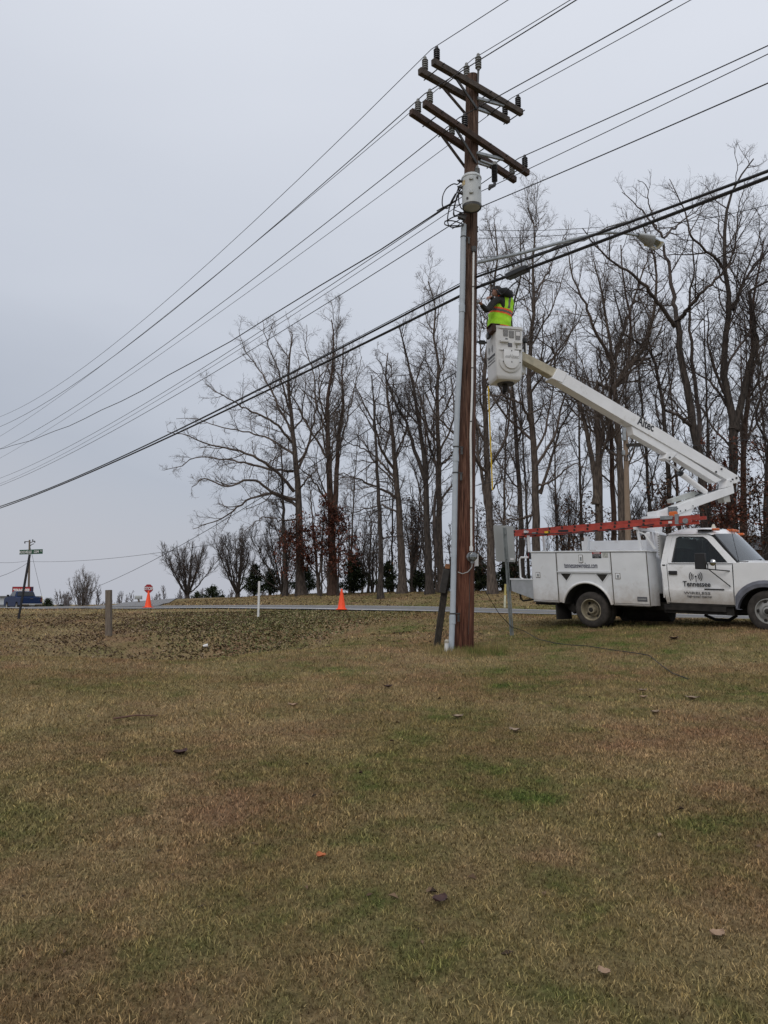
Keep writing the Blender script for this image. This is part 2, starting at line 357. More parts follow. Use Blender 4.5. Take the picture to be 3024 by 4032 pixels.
def near_far_grid():
    ax = np.concatenate([-np.geomspace(3500, 32, 16), np.arange(-30, -12, .75), np.arange(-12, 16, .25), np.arange(16, 32, .8), np.geomspace(33, 3500, 16)])
    ay = np.concatenate([-np.geomspace(1500, 9, 10), np.arange(-8, 2, .8), np.arange(2, 27, .22), np.arange(27, 60, .5), np.arange(60, 100, 1.6), np.geomspace(102, 5000, 22)])
    return ax, ay
def patchy(t, geo):
    """shared lawn colouring: straw, olive and green patches by world position"""
    def noise(sc, det=3., ro=.55, off=0.):
        mp_ = N(t, 'ShaderNodeMapping'); mp_.inputs['Location'].default_value = (off, off * .7, 0); lk(t, geo.outputs['Position'], mp_.inputs[0])
        n_ = N(t, 'ShaderNodeTexNoise'); n_.inputs['Scale'].default_value = sc; n_.inputs['Detail'].default_value = det; n_.inputs['Roughness'].default_value = ro
        lk(t, mp_.outputs[0], n_.inputs['Vector']); return n_.outputs['Fac']
    a = noise(.42, 9, .74, 3.1); b = noise(.55, 8, .7, 11.); c = noise(1.9, 8, .72, 5.)
    r1 = N(t, 'ShaderNodeMapRange'); lk(t, a, r1.inputs[0]); r1.inputs[1].default_value = .43; r1.inputs[2].default_value = .62
    r2 = N(t, 'ShaderNodeMapRange'); lk(t, b, r2.inputs[0]); r2.inputs[1].default_value = .44; r2.inputs[2].default_value = .62
    r3 = N(t, 'ShaderNodeMapRange'); lk(t, c, r3.inputs[0]); r3.inputs[1].default_value = .46; r3.inputs[2].default_value = .64
    # greener towards the right and the ditch edge
    sp_ = N(t, 'ShaderNodeSeparateXYZ'); lk(t, geo.outputs['Position'], sp_.inputs[0])
    gx = N(t, 'ShaderNodeMapRange'); lk(t, sp_.outputs['X'], gx.inputs[0]); gx.inputs[1].default_value = -7; gx.inputs[2].default_value = 4; gx.inputs[3].default_value = .40; gx.inputs[4].default_value = 1
    gr = N(t, 'ShaderNodeMath', operation='MULTIPLY'); lk(t, r1.outputs[0], gr.inputs[0]); lk(t, gx.outputs[0], gr.inputs[1])
    # fresh green growth: pole foot, sign post, ditch rim and a few spots of the lawn
    grn = gr.outputs[0]
    for (px_, py_, rad_) in ((1.7, 12.8, 1.0), (.2, 17.6, 2.0), (-1.0, 14.9, 1.3), (2.7, 14.9, 1.0), (.95, 4.95, .55), (-.75, 5.9, .6), (3.9, 8.6, .9), (6.3, 11.2, 1.2), (-.35, 4.3, .35), (4.2, 13.0, 1.6)):
        dd = N(t, 'ShaderNodeVectorMath', operation='DISTANCE'); cz_ = N(t, 'ShaderNodeCombineXYZ'); lk(t, sp_.outputs['X'], cz_.inputs[0]); lk(t, sp_.outputs['Y'], cz_.inputs[1]); lk(t, cz_.outputs[0], dd.inputs[0]); dd.inputs[1].default_value = (px_, py_, 0)
        wob_ = N(t, 'ShaderNodeMath', operation='MULTIPLY_ADD'); lk(t, c, wob_.inputs[0]); wob_.inputs[1].default_value = -rad_ * 2.2; lk(t, dd.outputs['Value'], wob_.inputs[2])
        mr_ = N(t, 'ShaderNodeMapRange'); lk(t, wob_.outputs[0], mr_.inputs[0]); mr_.inputs[1].default_value = -rad_ * .1; mr_.inputs[2].default_value = -rad_ * 1.1; mr_.inputs[4].default_value = .85
        mm_ = N(t, 'ShaderNodeMath', operation='MAXIMUM'); lk(t, grn, mm_.inputs[0]); lk(t, mr_.outputs[0], mm_.inputs[1]); grn = mm_.outputs[0]
    class _g: outputs = [grn]
    gr = _g
    m1 = N(t, 'ShaderNodeMix', data_type='RGBA'); lk(t, r2.outputs[0], m1.inputs[0]); m1.inputs[6].default_value = (.345, .265, .136, 1); m1.inputs[7].default_value = (.305, .195, .112, 1)
    m2 = N(t, 'ShaderNodeMix', data_type='RGBA'); lk(t, gr.outputs[0], m2.inputs[0]); lk(t, m1.outputs[2], m2.inputs[6]); m2.inputs[7].default_value = (.192, .168, .062, 1)
    m3 = N(t, 'ShaderNodeMix', data_type='RGBA'); m4 = N(t, 'ShaderNodeMath', operation='MULTIPLY'); lk(t, r3.outputs[0], m4.inputs[0]); lk(t, gr.outputs[0], m4.inputs[1])
    lk(t, m4.outputs[0], m3.inputs[0]); lk(t, m2.outputs[2], m3.inputs[6]); m3.inputs[7].default_value = (.085, .150, .028, 1)
    return m3.outputs[2], gr.outputs[0]
def ground_mat():
    m = bpy.data.materials.new('winter lawn'); m.use_nodes = True; t = m.node_tree; b = t.nodes['Principled BSDF']
    b.inputs['Roughness'].default_value = .95; b.inputs['Specular IOR Level'].default_value = .1
    geo = N(t, 'ShaderNodeNewGeometry'); col, gr = patchy(t, geo)
    n1 = N(t, 'ShaderNodeTexNoise'); n1.inputs['Scale'].default_value = 26; n1.inputs['Detail'].default_value = 8; n1.inputs['Roughness'].default_value = .75; lk(t, geo.outputs['Position'], n1.inputs['Vector'])
    rp = N(t, 'ShaderNodeMapRange'); lk(t, n1.outputs['Fac'], rp.inputs[0]); rp.inputs[1].default_value = .3; rp.inputs[2].default_value = .7; rp.inputs[3].default_value = .30; rp.inputs[4].default_value = 1.15
    sc = N(t, 'ShaderNodeVectorMath', operation='SCALE'); lk(t, col, sc.inputs[0]); lk(t, rp.outputs[0], sc.inputs['Scale'])
    lk(t, sc.outputs[0], b.inputs['Base Color'])
    bp = N(t, 'ShaderNodeBump'); bp.inputs['Strength'].default_value = .8; bp.inputs['Distance'].default_value = .04; lk(t, n1.outputs['Fac'], bp.inputs['Height']); lk(t, bp.outputs[0], b.inputs['Normal'])
    return m
def blade_mat():
    m = bpy.data.materials.new('grass blades'); m.use_nodes = True; t = m.node_tree; b = t.nodes['Principled BSDF']
    b.inputs['Roughness'].default_value = .75; b.inputs['Specular IOR Level'].default_value = .2
    geo = N(t, 'ShaderNodeNewGeometry'); col, gr = patchy(t, geo)
    at = N(t, 'ShaderNodeAttribute'); at.attribute_name = 'rnd'
    rp = N(t, 'ShaderNodeValToRGB'); lk(t, at.outputs['Fac'], rp.inputs[0]); el = rp.color_ramp.elements
    el[0].color = (.22, .19, .16, 1); el[1].color = (2.5, 2.3, 2.1, 1); el[0].position = 0; el[1].position = 1
    e_ = el.new(.55); e_.color = (1.05, 1.02, 1.0, 1); e_ = el.new(.85); e_.color = (1.5, 1.42, 1.36, 1)
    mu = N(t, 'ShaderNodeMix', data_type='RGBA', blend_type='MULTIPLY'); mu.inputs[0].default_value = 1; mu.clamp_factor = False
    lk(t, col, mu.inputs[6]); lk(t, rp.outputs[0], mu.inputs[7]); lk(t, mu.outputs[2], b.inputs['Base Color'])
    return m
GM = ground_mat(); BM_ = blade_mat()
ax, ay = near_far_grid(); XX, YY = np.meshgrid(ax, ay); ZZ = GZ(XX, YY)
nx, ny = len(ax), len(ay)
fi = np.arange((ny - 1) * (nx - 1)); r_ = fi // (nx - 1); c_ = fi % (nx - 1); b_ = r_ * nx + c_
gme = fast_mesh('ground', np.stack([XX.ravel(), YY.ravel(), ZZ.ravel()], 1), np.stack([b_, b_ + 1, b_ + nx + 1, b_ + nx], 1), GM, nv=4, smooth=True)
go = bpy.data.objects.new('ground', gme); C.objects.link(go); tag(go, kind='structure')

# road
def edge_pts(L, n=60, ext=None):
    P = np.array([W(*q) for q in L]); P = np.vstack([[P[0] + (P[0] - P[1]) * 2.], P, ext])
    s = np.r_[0, np.cumsum(np.linalg.norm(np.diff(P, axis=0), axis=1))]; q = np.linspace(0, s[-1], n)
    Q = np.stack([np.interp(q, s, P[:, i]) for i in range(3)], 1)
    K = np.array([.25, .5, .25])
    for _ in range(3): Q[1:-1] = Q[:-2] * .25 + Q[1:-1] * .5 + Q[2:] * .25
    return Q
EN = edge_pts(NEAR, 90, [(18, 17.4, .95), (26, 14, .98), (60, 0, 1)]); EF = edge_pts(FAR, 90, [(19, 22.6, .95), (28, 20, 1.), (62, 6, 1)])
def strip(name, m, f0, f1, lift, k=6, i0=0, i1=90):
    vs = []; 
    for i in range(i0, i1):
        for j in range(k + 1):
            q = EN[i] * (1 - (f0 + (f1 - f0) * j / k)) + EF[i] * (f0 + (f1 - f0) * j / k); vs.append(q)
    vs = np.array(vs); vs[:, 2] = GZ(vs[:, 0], vs[:, 1]) + lift
    mb_ = MB(); n_ = i1 - i0
    mb_.add(vs, [(i * (k + 1) + j, i * (k + 1) + j + 1, (i + 1) * (k + 1) + j + 1, (i + 1) * (k + 1) + j) for i in range(n_ - 1) for j in range(k)])
    o = mb_.build(name, m, None, True); tag(o, kind='structure'); return o
ASPH = mat('worn asphalt', (.165, .165, .17), .9, var=.12, scale=2.5, bump=.3, bscale=90)
LINEW = mat('road line paint', (.72, .72, .70), .7, var=.12, scale=5)
LINEY = mat('yellow line paint', (.42, .33, .12), .7, var=.15, scale=5)
strip('road', ASPH, -.03, 1.03, .035, 14)
for f0, f1, m_ in ((.02, .06, LINEW), (.95, .975, LINEW), (.49, .505, LINEY), (.52, .535, LINEY)): strip('road_marking', m_, f0, f1, .041, 1)
# side road that leaves at the left
sp_pts = [(470, 2393, 35.5), (520, 2387, 41), (560, 2381, 47), (610, 2374, 56), (655, 2367, 66), (690, 2361, 80)]
def ribbon(name, m, ctr, wid, lift):
    P = np.array([W(*q) for q in ctr]); s = np.r_[0, np.cumsum(np.linalg.norm(np.diff(P, axis=0), axis=1))]; q = np.linspace(0, s[-1], 40)
    Q = np.stack([np.interp(q, s, P[:, i]) for i in range(3)], 1); T_ = np.gradient(Q, axis=0)[:, :2]; T_ /= np.linalg.norm(T_, axis=1)[:, None]
    Nn = np.stack([-T_[:, 1], T_[:, 0]], 1); vs = []
    for i in range(len(Q)):
        for j in range(5):
            xy = Q[i, :2] + Nn[i] * wid * (j / 4 - .5); vs.append((xy[0], xy[1], 0))
    vs = np.array(vs); vs[:, 2] = GZ(vs[:, 0], vs[:, 1]) + lift
    mb_ = MB(); mb_.add(vs, [(i * 5 + j, i * 5 + j + 1, (i + 1) * 5 + j + 1, (i + 1) * 5 + j) for i in range(len(Q) - 1) for j in range(4)])
    return tag(mb_.build(name, m, None, True), kind='structure')
ribbon('side_road', mat('pale side road', (.20, .20, .205), .9, var=.1), sp_pts, 3.4, .05)

# ------------------------------------------------------------------ grass (blades nobody could count)
def in_road(x, y):
    d = np.full(len(x), False)
    yn = np.interp(x, EN[:, 0], EN[:, 1]); yf = np.interp(x, EF[:, 0], EF[:, 1])
    return (y > yn - .1) & (y < yf + .1)
def grass(name, y0, y1, dens, hgt, wid, n3=True, sx=.60, margin=3.0):
    area = (y1 - y0) * (sx * (y0 + y1) + 2 * margin); n = int(area * dens)
    y = y0 + (y1 - y0) * rng.random(n); hw = sx * y + margin; x = (rng.random(n) * 2 - 1) * hw
    # weight so the density is even over the trapezoid
    keep = rng.random(n) < hw / hw.max(); x = x[keep]; y = y[keep]
    k = ~in_road(x, y); uu = x / y * FPX + 1512; bk_ = (uu < 1350 + 80 * np.sin(y * 2)) & (uu > 150 + 80 * np.sin(y * 1.7)) & (y > 13.9) & (y < 24); k &= ~(bk_ & (rng.random(len(x)) < .5)); x = x[k]; y = y[k]; n = len(x)
    # clumps
    cl = np.sin(x * 9.1 + np.sin(y * 7.3) * 2) * np.sin(y * 8.3 + np.sin(x * 6.1) * 2)
    z = GZ(x, y); h = hgt * (.45 + .85 * rng.random(n)) * (1 + .25 * cl); a = rng.random(n) * 2 * pi
    lean = .25 + .95 * rng.random(n); dx, dy = np.cos(a), np.sin(a); b = rng.random(n) * 2 * pi; wx, wy = np.cos(b) * wid / 2, np.sin(b) * wid / 2
    wsc = (.6 + .8 * rng.random(n)); wx *= wsc; wy *= wsc
    rn = np.clip(rng.random(n) * .9 + .1 * cl, 0, 1)
    base = np.stack([x, y, z - .004], 1); W_ = np.stack([wx, wy, wx * 0], 1)
    mid = base + np.stack([dx * h * lean * .42, dy * h * lean * .42, h * .56], 1)
    bend = .7 + .55 * rng.random(n); tip = base + np.stack([dx * h * lean * bend, dy * h * lean * bend, h * (1.10 - .38 * lean * bend)], 1)
    if n3:
        V = np.stack([base - W_, base + W_, mid - W_ * .7, mid + W_ * .7, tip], 1).reshape(-1, 3)
        o = np.arange(n)[:, None] * 5; T_ = np.concatenate([o + [0, 1, 3], o + [0, 3, 2], o + [2, 3, 4]], 0); at = np.repeat(rn, 5)
    else:
        V = np.stack([base - W_, base + W_, tip], 1).reshape(-1, 3); o = np.arange(n)[:, None] * 3; T_ = o + [0, 1, 2]; at = np.repeat(rn, 3)
    return V, T_, at
Vs, Ts, As = [], [], []; off = 0
for a_ in ((1.6, 4.2, 18000, .023, .0040, True), (4.2, 7., 9500, .028, .0056, True), (7., 10.5, 3800, .038, .0085, False), (10.5, 15., 1500, .042, .010, False), (15., 24.5, 480, .048, .018, False), (25, 50, 60, .06, .04, False)):
    V, T_, at = grass('g', *a_); Vs.append(V); Ts.append(T_ + off); As.append(at); off += len(V)
gm = fast_mesh('grass', np.concatenate(Vs), np.concatenate(Ts), BM_, 3, {'rnd': np.concatenate(As)})
gobj = bpy.data.objects.new('grass', gm); C.objects.link(gobj); tag(gobj, 'short dormant straw and olive lawn grass covering the ground', 'grass', kind='stuff')

def tufts(name, label, cx_, cy_, rad, n, hgt):
    a = rng.random(n) * 2 * pi; r = rad * rng.random(n) ** .7; x = cx_ + r * np.cos(a); y = cy_ + r * np.sin(a); z = GZ(x, y); h = hgt * (.4 + rng.random(n)); b = rng.random(n) * 6.28; w = .005; l = .5 * rng.random(n) * h; c = rng.random(n) * 6.28
    B = np.stack([x, y, z], 1); Wd = np.stack([np.cos(b) * w, np.sin(b) * w, 0 * b], 1); T = B + np.stack([l * np.cos(c), l * np.sin(c), h], 1)
    V = np.stack([B - Wd, B + Wd, T], 1).reshape(-1, 3); me = fast_mesh(name, V, np.arange(n)[:, None] * 3 + [0, 1, 2], BM_, 3, {'rnd': np.repeat(.2 + .6 * rng.random(n), 3)}); o = bpy.data.objects.new(name, me); C.objects.link(o); return tag(o, label, 'grass', kind='stuff')
tufts('grass_tufts', 'longer untrimmed grass around the foot of the pole and sign post', 1.45, 13.05, .75, 2200, .10)
# leaf litter and ivy on the bank
def cards(P, size, aspect=.6, tilt=.5, fold=.35):
    n = len(P); a = rng.random(n) * 2 * pi; s = size * (.55 + .9 * rng.random(n))
    X = np.stack([np.cos(a), np.sin(a), (rng.random(n) - .5) * 2 * tilt], 1); X /= np.linalg.norm(X, axis=1)[:, None]
    Yv = np.stack([-np.sin(a), np.cos(a), (rng.random(n) - .5) * 2 * tilt], 1); Yv /= np.linalg.norm(Yv, axis=1)[:, None]
    s = s[:, None]; Zf = np.array([0, 0, 1.]) * s * fold * rng.random((n, 1))
    V = np.stack([P - X * s * .5, P - Yv * s * aspect * .5 + Zf, P + X * s * .5, P + Yv * s * aspect * .5 + Zf], 1).reshape(-1, 3)
    o = np.arange(n)[:, None] * 4
    return V, np.concatenate([o + [0, 1, 2], o + [0, 2, 3]], 0)
def leaf_mat(name, stops, rough=.8):
    m = bpy.data.materials.new(name); m.use_nodes = True; t = m.node_tree; b = t.nodes['Principled BSDF']; b.inputs['Roughness'].default_value = rough; b.inputs['Specular IOR Level'].default_value = .2
    at = N(t, 'ShaderNodeAttribute'); at.attribute_name = 'rnd'; rp = N(t, 'ShaderNodeValToRGB'); lk(t, at.outputs['Fac'], rp.inputs[0]); el = rp.color_ramp.elements
    el[0].color = (*stops[0][1], 1); el[0].position = stops[0][0]; el[1].color = (*stops[-1][1], 1); el[1].position = stops[-1][0]
    for p_, c_ in stops[1:-1]: e_ = el.new(p_); e_.color = (*c_, 1)
    lk(t, rp.outputs[0], b.inputs['Base Color']); return m
LEAFB = leaf_mat('dry brown leaves', [(0, (.030, .019, .012)), (.45, (.090, .056, .034)), (.82, (.175, .118, .072)), (1, (.34, .26, .18))])
LEAFG = leaf_mat('ivy leaves', [(0, (.045, .040, .018)), (.35, (.12, .11, .045)), (.6, (.14, .165, .05)), (.8, (.20, .15, .075)), (1, (.36, .29, .17))], .6)
LEAFR = leaf_mat('russet oak leaves', [(0, (.040, .014, .011)), (.5, (.10, .034, .023)), (1, (.19, .075, .045))])
LEAFC = leaf_mat('cedar foliage', [(0, (.008, .014, .007)), (.5, (.022, .036, .016)), (1, (.060, .072, .030))])
LEAFH = leaf_mat('hanging dead leaves', [(0, (.030, .015, .010)), (1, (.13, .07, .04))])
def scatter(n, boxf, size, name, m, label, cat, **k):
    P = boxf(n); P = np.column_stack([P, GZ(P[:, 0], P[:, 1]) + size * .25]); V, T_ = cards(P, size, **k)
    me = fast_mesh(name, V, T_, m, 3, {'rnd': np.repeat(rng.random(len(P)), 4)}); o = bpy.data.objects.new(name, me); C.objects.link(o); return tag(o, label, cat, kind='stuff')
def bank(n, ivy):
    u = rng.random(n * 5) * 2150 - 250; Y = 13.4 + rng.random(n * 5) * 13; x = (u - 1512) / FPX * Y; yn = np.interp(x, EN[:, 0], EN[:, 1]); 
    ok = Y < yn - .5
    if ivy: p = np.clip((u - 520) / 500, 0, 1) * np.clip((1720 - u) / 620, 0, 1) * np.clip((Y - 14 - (u - 500) / 190) / 1.0, 0, 1)
    else: p = np.clip((1350 - u) / 500, .08, 1) * np.clip((Y - 13.6) / 1.2, 0, 1) * np.clip(.22 + .4 * np.clip((Y - 19) / 5, 0, 1) + np.clip((u - 120 - 90 * np.sin(Y * 1.3)) / 420, 0, 1), 0, 1) * (.35 + .65 * (np.sin(x * 1.7 + Y) * np.sin(Y * 1.1 - x * .6) > -.25))
    ok &= rng.random(n * 5) < p
    return np.stack([x, Y], 1)[ok][:n]
scatter(14000, lambda n: bank(n, False), .060, 'fallen_leaves', LEAFB, 'brown fallen oak leaves lying over the ditch and its bank', 'leaves', tilt=.7)
scatter(15000, lambda n: bank(n, True), .055, 'ivy_ground_cover', LEAFG, 'green and brown ivy covering the roadside bank', 'ground cover', tilt=.9, aspect=.8)
def lawn_far(n):
    x = rng.random(n) * 42 - 16; y = 26 + rng.random(n) * 22; yf = np.interp(x, EF[:, 0], EF[:, 1]); k = y > yf + .3; return np.stack([x, y], 1)[k]
scatter(6000, lawn_far, .10, 'scattered_leaves', LEAFB, 'dry leaves scattered over the lawn across the road', 'leaves', tilt=.4)
def lawn_near(n):
    y = 2.5 + rng.random(n) ** .8 * 18; x = (rng.random(n) * 2 - 1) * .56 * y; k = (y < 12.5) | (x > 1.0); return np.stack([x, y], 1)[k]
scatter(300, lawn_near, .038, 'leaf_crumbs', LEAFB, 'small dry leaf scraps in the near lawn grass', 'leaves', tilt=.4)

# ------------------------------------------------------------------ main utility pole
def pole_mat():
    m = bpy.data.materials.new('creosoted pole, weathered upward'); m.use_nodes = True; t = m.node_tree; b = t.nodes['Principled BSDF']; b.inputs['Roughness'].default_value = .85; b.inputs['Specular IOR Level'].default_value = .25
    tc_ = N(t, 'ShaderNodeTexCoord')
    def nz_(sc, x, det=7, ro=.65):
        mp_ = N(t, 'ShaderNodeMapping'); mp_.inputs['Scale'].default_value = x; lk(t, tc_.outputs['Object'], mp_.inputs[0]); n_ = N(t, 'ShaderNodeTexNoise'); n_.inputs['Scale'].default_value = sc; n_.inputs['Detail'].default_value = det; n_.inputs['Roughness'].default_value = ro; lk(t, mp_.outputs[0], n_.inputs['Vector']); return n_.outputs['Fac']
    def ramp(f, st):
        r = N(t, 'ShaderNodeValToRGB'); lk(t, f, r.inputs[0]); el = r.color_ramp.elements; el[0].position, el[0].color = st[0][0], (*st[0][1], 1); el[1].position, el[1].color = st[-1][0], (*st[-1][1], 1)
        for p, c in st[1:-1]: q = el.new(p); q.color = (*c, 1)
        return r.outputs[0]
    fine = nz_(9, (5, 5, .22)); low = ramp(fine, [(.30, (.028, .010, .007)), (.47, (.10, .038, .024)), (.62, (.175, .076, .047)), (.75, (.26, .15, .10))])
    up_ = ramp(fine, [(.30, (.022, .012, .009)), (.48, (.095, .055, .040)), (.62, (.16, .105, .078)), (.75, (.24, .18, .14))])
    sp_ = N(t, 'ShaderNodeSeparateXYZ'); lk(t, tc_.outputs['Object'], sp_.inputs[0]); big = nz_(1.1, (2, 2, .7)); ad = N(t, 'ShaderNodeMath', operation='MULTIPLY_ADD'); lk(t, big, ad.inputs[0]); ad.inputs[1].default_value = 5; lk(t, sp_.outputs['Z'], ad.inputs[2])
    mr = N(t, 'ShaderNodeMapRange'); lk(t, ad.outputs[0], mr.inputs[0]); mr.inputs[1].default_value = 3.5; mr.inputs[2].default_value = 9
    mx_ = N(t, 'ShaderNodeMix', data_type='RGBA'); lk(t, mr.outputs[0], mx_.inputs[0]); lk(t, low, mx_.inputs[6]); lk(t, up_, mx_.inputs[7])
    crk = nz_(14, (5, 5, .12), 3, .5); cm = N(t, 'ShaderNodeMapRange'); lk(t, crk, cm.inputs[0]); cm.inputs[1].default_value = .34; cm.inputs[2].default_value = .44; cm.inputs[3].default_value = .15
    sc_ = N(t, 'ShaderNodeVectorMath', operation='SCALE'); lk(t, mx_.outputs[2], sc_.inputs[0]); lk(t, cm.outputs[0], sc_.inputs['Scale']); lk(t, sc_.outputs[0], b.inputs['Base Color'])
    bp = N(t, 'ShaderNodeBump'); bp.inputs['Strength'].default_value = .9; bp.inputs['Distance'].default_value = .02; lk(t, crk, bp.inputs['Height']); lk(t, bp.outputs[0], b.inputs['Normal']); return m
PB = np.array([1.4125, 13.3, 0.589]); PB[2] = gz(PB[0], PB[1])
def AX(z): return np.array([1.4125 + .3156 * (z - .589) / 11.18, 13.3, z])
AA = np.array([.783, .62, 0]); AD = np.array([-.62, .783, 0])
UP = np.array([0, 0, 1.])
pole = thing('utility_pole', 'tall brown wooden utility pole carrying two pairs of crossarms and a riser conduit', 'utility pole', (PB[0], PB[1], PB[2]))
m = MB(); zz = np.linspace(PB[2] - .4, 11.62, 40); pts = [AX(z) for z in zz]; rr = [.178 - .056 * (i / 39) + .0022 * sin(i * 1.9) for i in range(40)]
m.tube(pts, rr, 36); m.build('shaft', pole_mat(), pole, True)
def insulator(par, base, h=.30, r=.075, dark=False, n=5, axis=(0, 0, 1)):
    m = MB(); pr = [(0.001, 0), (.03, 0), (.03, h * .12)]
    for i in range(n):
        z0 = h * (.12 + .72 * i / n); dz = h * .72 / n; pr += [(r * .62, z0), (r, z0 + dz * .15), (r * .95, z0 + dz * .45), (r * .60, z0 + dz * .8)]
    pr += [(r * .45, h * .86), (r * .55, h * .93), (r * .4, h), (.001, h)]
    m.lathe(pr, base, axis, 16); return m.build('insulator', PORCB if dark else PORC, par, True)
def arm(z, off, a0, a1, slope, wood):
    c = lambda a: AX(z) + AA * a + AD * off + UP * slope * a
    m = MB(); m.bar(c(a0), c(a1), .095, .12); return m.build('crossarm', wood, pole, bevel=.006), c
arms = {}
arms['A1'] = arm(11.26, -.185, -1.2, 1.22, .02, POLEG); arms['A2'] = arm(11.30, .185, -1.2, 1.24, .02, POLEG)
arms['B1'] = arm(10.20, -.185, -1.38, 1.42, -.1, POLEB); arms['B2'] = arm(10.24, .185, -1.38, 1.45, -.1, POLEB)
INS = {}
for k, lst in {'A1': [(-1.1, 1), (1.12, 1)], 'A2': [(-1.06, 0), (1.14, 1)], 'B1': [(-1.24, 0), (-.36, 1), (1.33, 1)], 'B2': [(-1.2, 0), (-.34, 0), (1.36, 0)]}.items():
    o_, c = arms[k]
    for a, dk in lst: b = c(a) + UP * .06; insulator(pole, b, .29, .060, bool(dk)); INS[(k, round(a, 2))] = b + UP * .29
    for a in (-1.0, -.6, .25, .72, 1.2) if k in ('A1', 'B1') else ():
        m = MB(); m.tube([c(a) - AD * .10, c(a) + AD * .47], .011, 6); m.build('through_bolt', DARKM, pole)
# pole top pins
for s_, dk in ((-.16, 0), (.16, 0)):
    b = AX(11.62) + AD * s_; m = MB(); m.bar(AX(11.25) + AD * s_ * .9, b + UP * .05, .05, .02); m.build('pole_top_bracket', DARKM, pole); insulator(pole, b + UP * .04, .34, .062, False)
TOPZ = 11.62 + .38
# braces
for k, zb, lz in (('A1', 10.86, 0), ('A2', 10.88, 0), ('B1', 9.76, 0), ('B2', 9.78, 0)):
    c = arms[k][1]; off = -.14 if k[1] == '1' else .14
    m = MB(); m.bar(c(-.62) - UP * .06, AX(zb) + AD * off, .022, .055); m.build('brace', POLEG if k[1] == '2' else DARKM, pole)
    m = MB(); m.bar(c(.68) - UP * .06, AX(zb + (.22 if k[0] == 'A' else .2)) + AD * off, .05, .05); m.build('brace', GREYM, pole)
# riser conduits with straps and couplings
cpts = [(1826, 884), (1824, 940), (1820, 1180), (1815, 1330), (1801, 1600), (1797, 1720), (1793, 1850), (1787, 2200), (1783, 2400), (1776, 2568)]
cw = [W(u, v, 13.12) for u, v in cpts]
m = MB(); m.tube(cw[:3], .052, 14); m.tube([cw[2] - UP * 0, cw[3], cw[4], cw[5], cw[6], cw[7], cw[8], cw[9]], .050, 14); cd = m.build('riser_conduit', PVCG, pole, True)
for v0 in (1216, 1802, 2440):
    i = max(j for j in range(len(cpts) - 1) if cpts[j][1] <= v0); a = (v0 - cpts[i][1]) / (cpts[i + 1][1] - cpts[i][1]); c0 = cw[i] * (1 - a) + cw[i + 1] * a
    m = MB(); m.tube([c0 - UP * .07, c0 + UP * .07], .058, 14); m.build('coupling', PVCG, cd, True)
for v0 in (934, 1760, 1862, 2416):
    i = max(j for j in range(len(cpts) - 1) if cpts[j][1] <= v0); a = (v0 - cpts[i][1]) / (cpts[i + 1][1] - cpts[i][1]); c0 = cw[i] * (1 - a) + cw[i + 1] * a
    m = MB(); m.tube([c0 - UP * .012, c0 + UP * .012], .056, 12); m.bar(c0 + np.array([.04, 0, 0]), c0 + np.array([.13, .03, 0]), .03, .02); m.box(c0 + np.array([.10, -.02, -.08]), (.035, .03, .12)); m.build('strap', DARKM, cd)
wpts = [(1866, 980), (1864.5, 1010), (1861.7, 1251), (1859, 1537), (1852.7, 1711), (1855, 1900), (1855.7, 2165)]
ww = [W(u, v, 13.3 - .205 + .04 * (1 - (v - 980) / 1200)) for u, v in wpts]
m = MB(); m.tube(ww, .019, 10); wc = m.build('service_conduit', PVCW, pole, True)
m = MB(); m.tube([ww[-1] + UP * .06, ww[-1] - UP * .02], .032, 10); m.build('coupling', PVCW, wc)
m = MB(); m.lathe([(.001, .06), (.045, .04), (.05, -.02), (.045, -.06), (.001, -.06)], ww[0], n=10); m.build('weatherhead', DARKM, wc)
for v0 in (1130, 1450, 1660, 2000):
    i = max(j for j in range(len(wpts) - 1) if wpts[j][1] <= v0); a = (v0 - wpts[i][1]) / (wpts[i + 1][1] - wpts[i][1]); c0 = ww[i] * (1 - a) + ww[i + 1] * a
    m = MB(); m.tube([c0 - UP * .01, c0 + UP * .01], .025, 8); m.build('strap', DARKM, wc)
# electricity meter
mc = W(1859, 2192, 13.06)
met = thing('electric_meter', 'round glass electric meter strapped low on the brown utility pole', 'electric meter', mc)
fw = np.array([.25, -.97, .05]); fw /= np.linalg.norm(fw)
m = MB(); m.lathe([(.001, -.06), (.075, -.06), (.088, -.05), (.088, 0), (.080, .012)], mc, fw, 24); m.bar(mc - UP * .05, mc - UP * .115, .05, .04); m.build('base', GREYM, met, True)
m = MB(); m.lathe([(.080, .005), (.078, .06), (.070, .085), (.05, .095), (.001, .098)], mc, fw, 24); m.build('cover', LENS, met, True)
m = MB(); m.lathe([(.068, .01), (.068, .045), (.001, .045)], mc, fw, 24); f_ = m.build('dial_face', mat('meter face', (.50, .52, .50), .5, var=.05), met)
m = MB(); sx_ = np.cross(fw, UP); m.bar(mc + fw * .052 + UP * .022 - sx_ * .032, mc + fw * .052 + UP * .022 + sx_ * .032, .006, .02)
for q in (-.022, .022): m.box(mc + fw * .05 - UP * .02 + sx_ * q, (.014, .006, .014))
m.build('display', mat('meter display', (.06, .07, .06), .3), met)
m = MB(); q0 = mc - UP * .11; m.tube([q0, q0 + np.array([-.01, -.01, -.08]), q0 + np.array([-.08, -.0, -.16]), q0 + np.array([-.17, .02, -.19]), q0 + np.array([-.25, .04, -.16])], .008, 7); m.build('ground_wire', mat('grey wire', (.3, .31, .3), .6), met)
m = MB(); m.box(W(1876, 2205, 13.42), (.07, .02, .22)); m.build('pole_tag', WHS, pole)
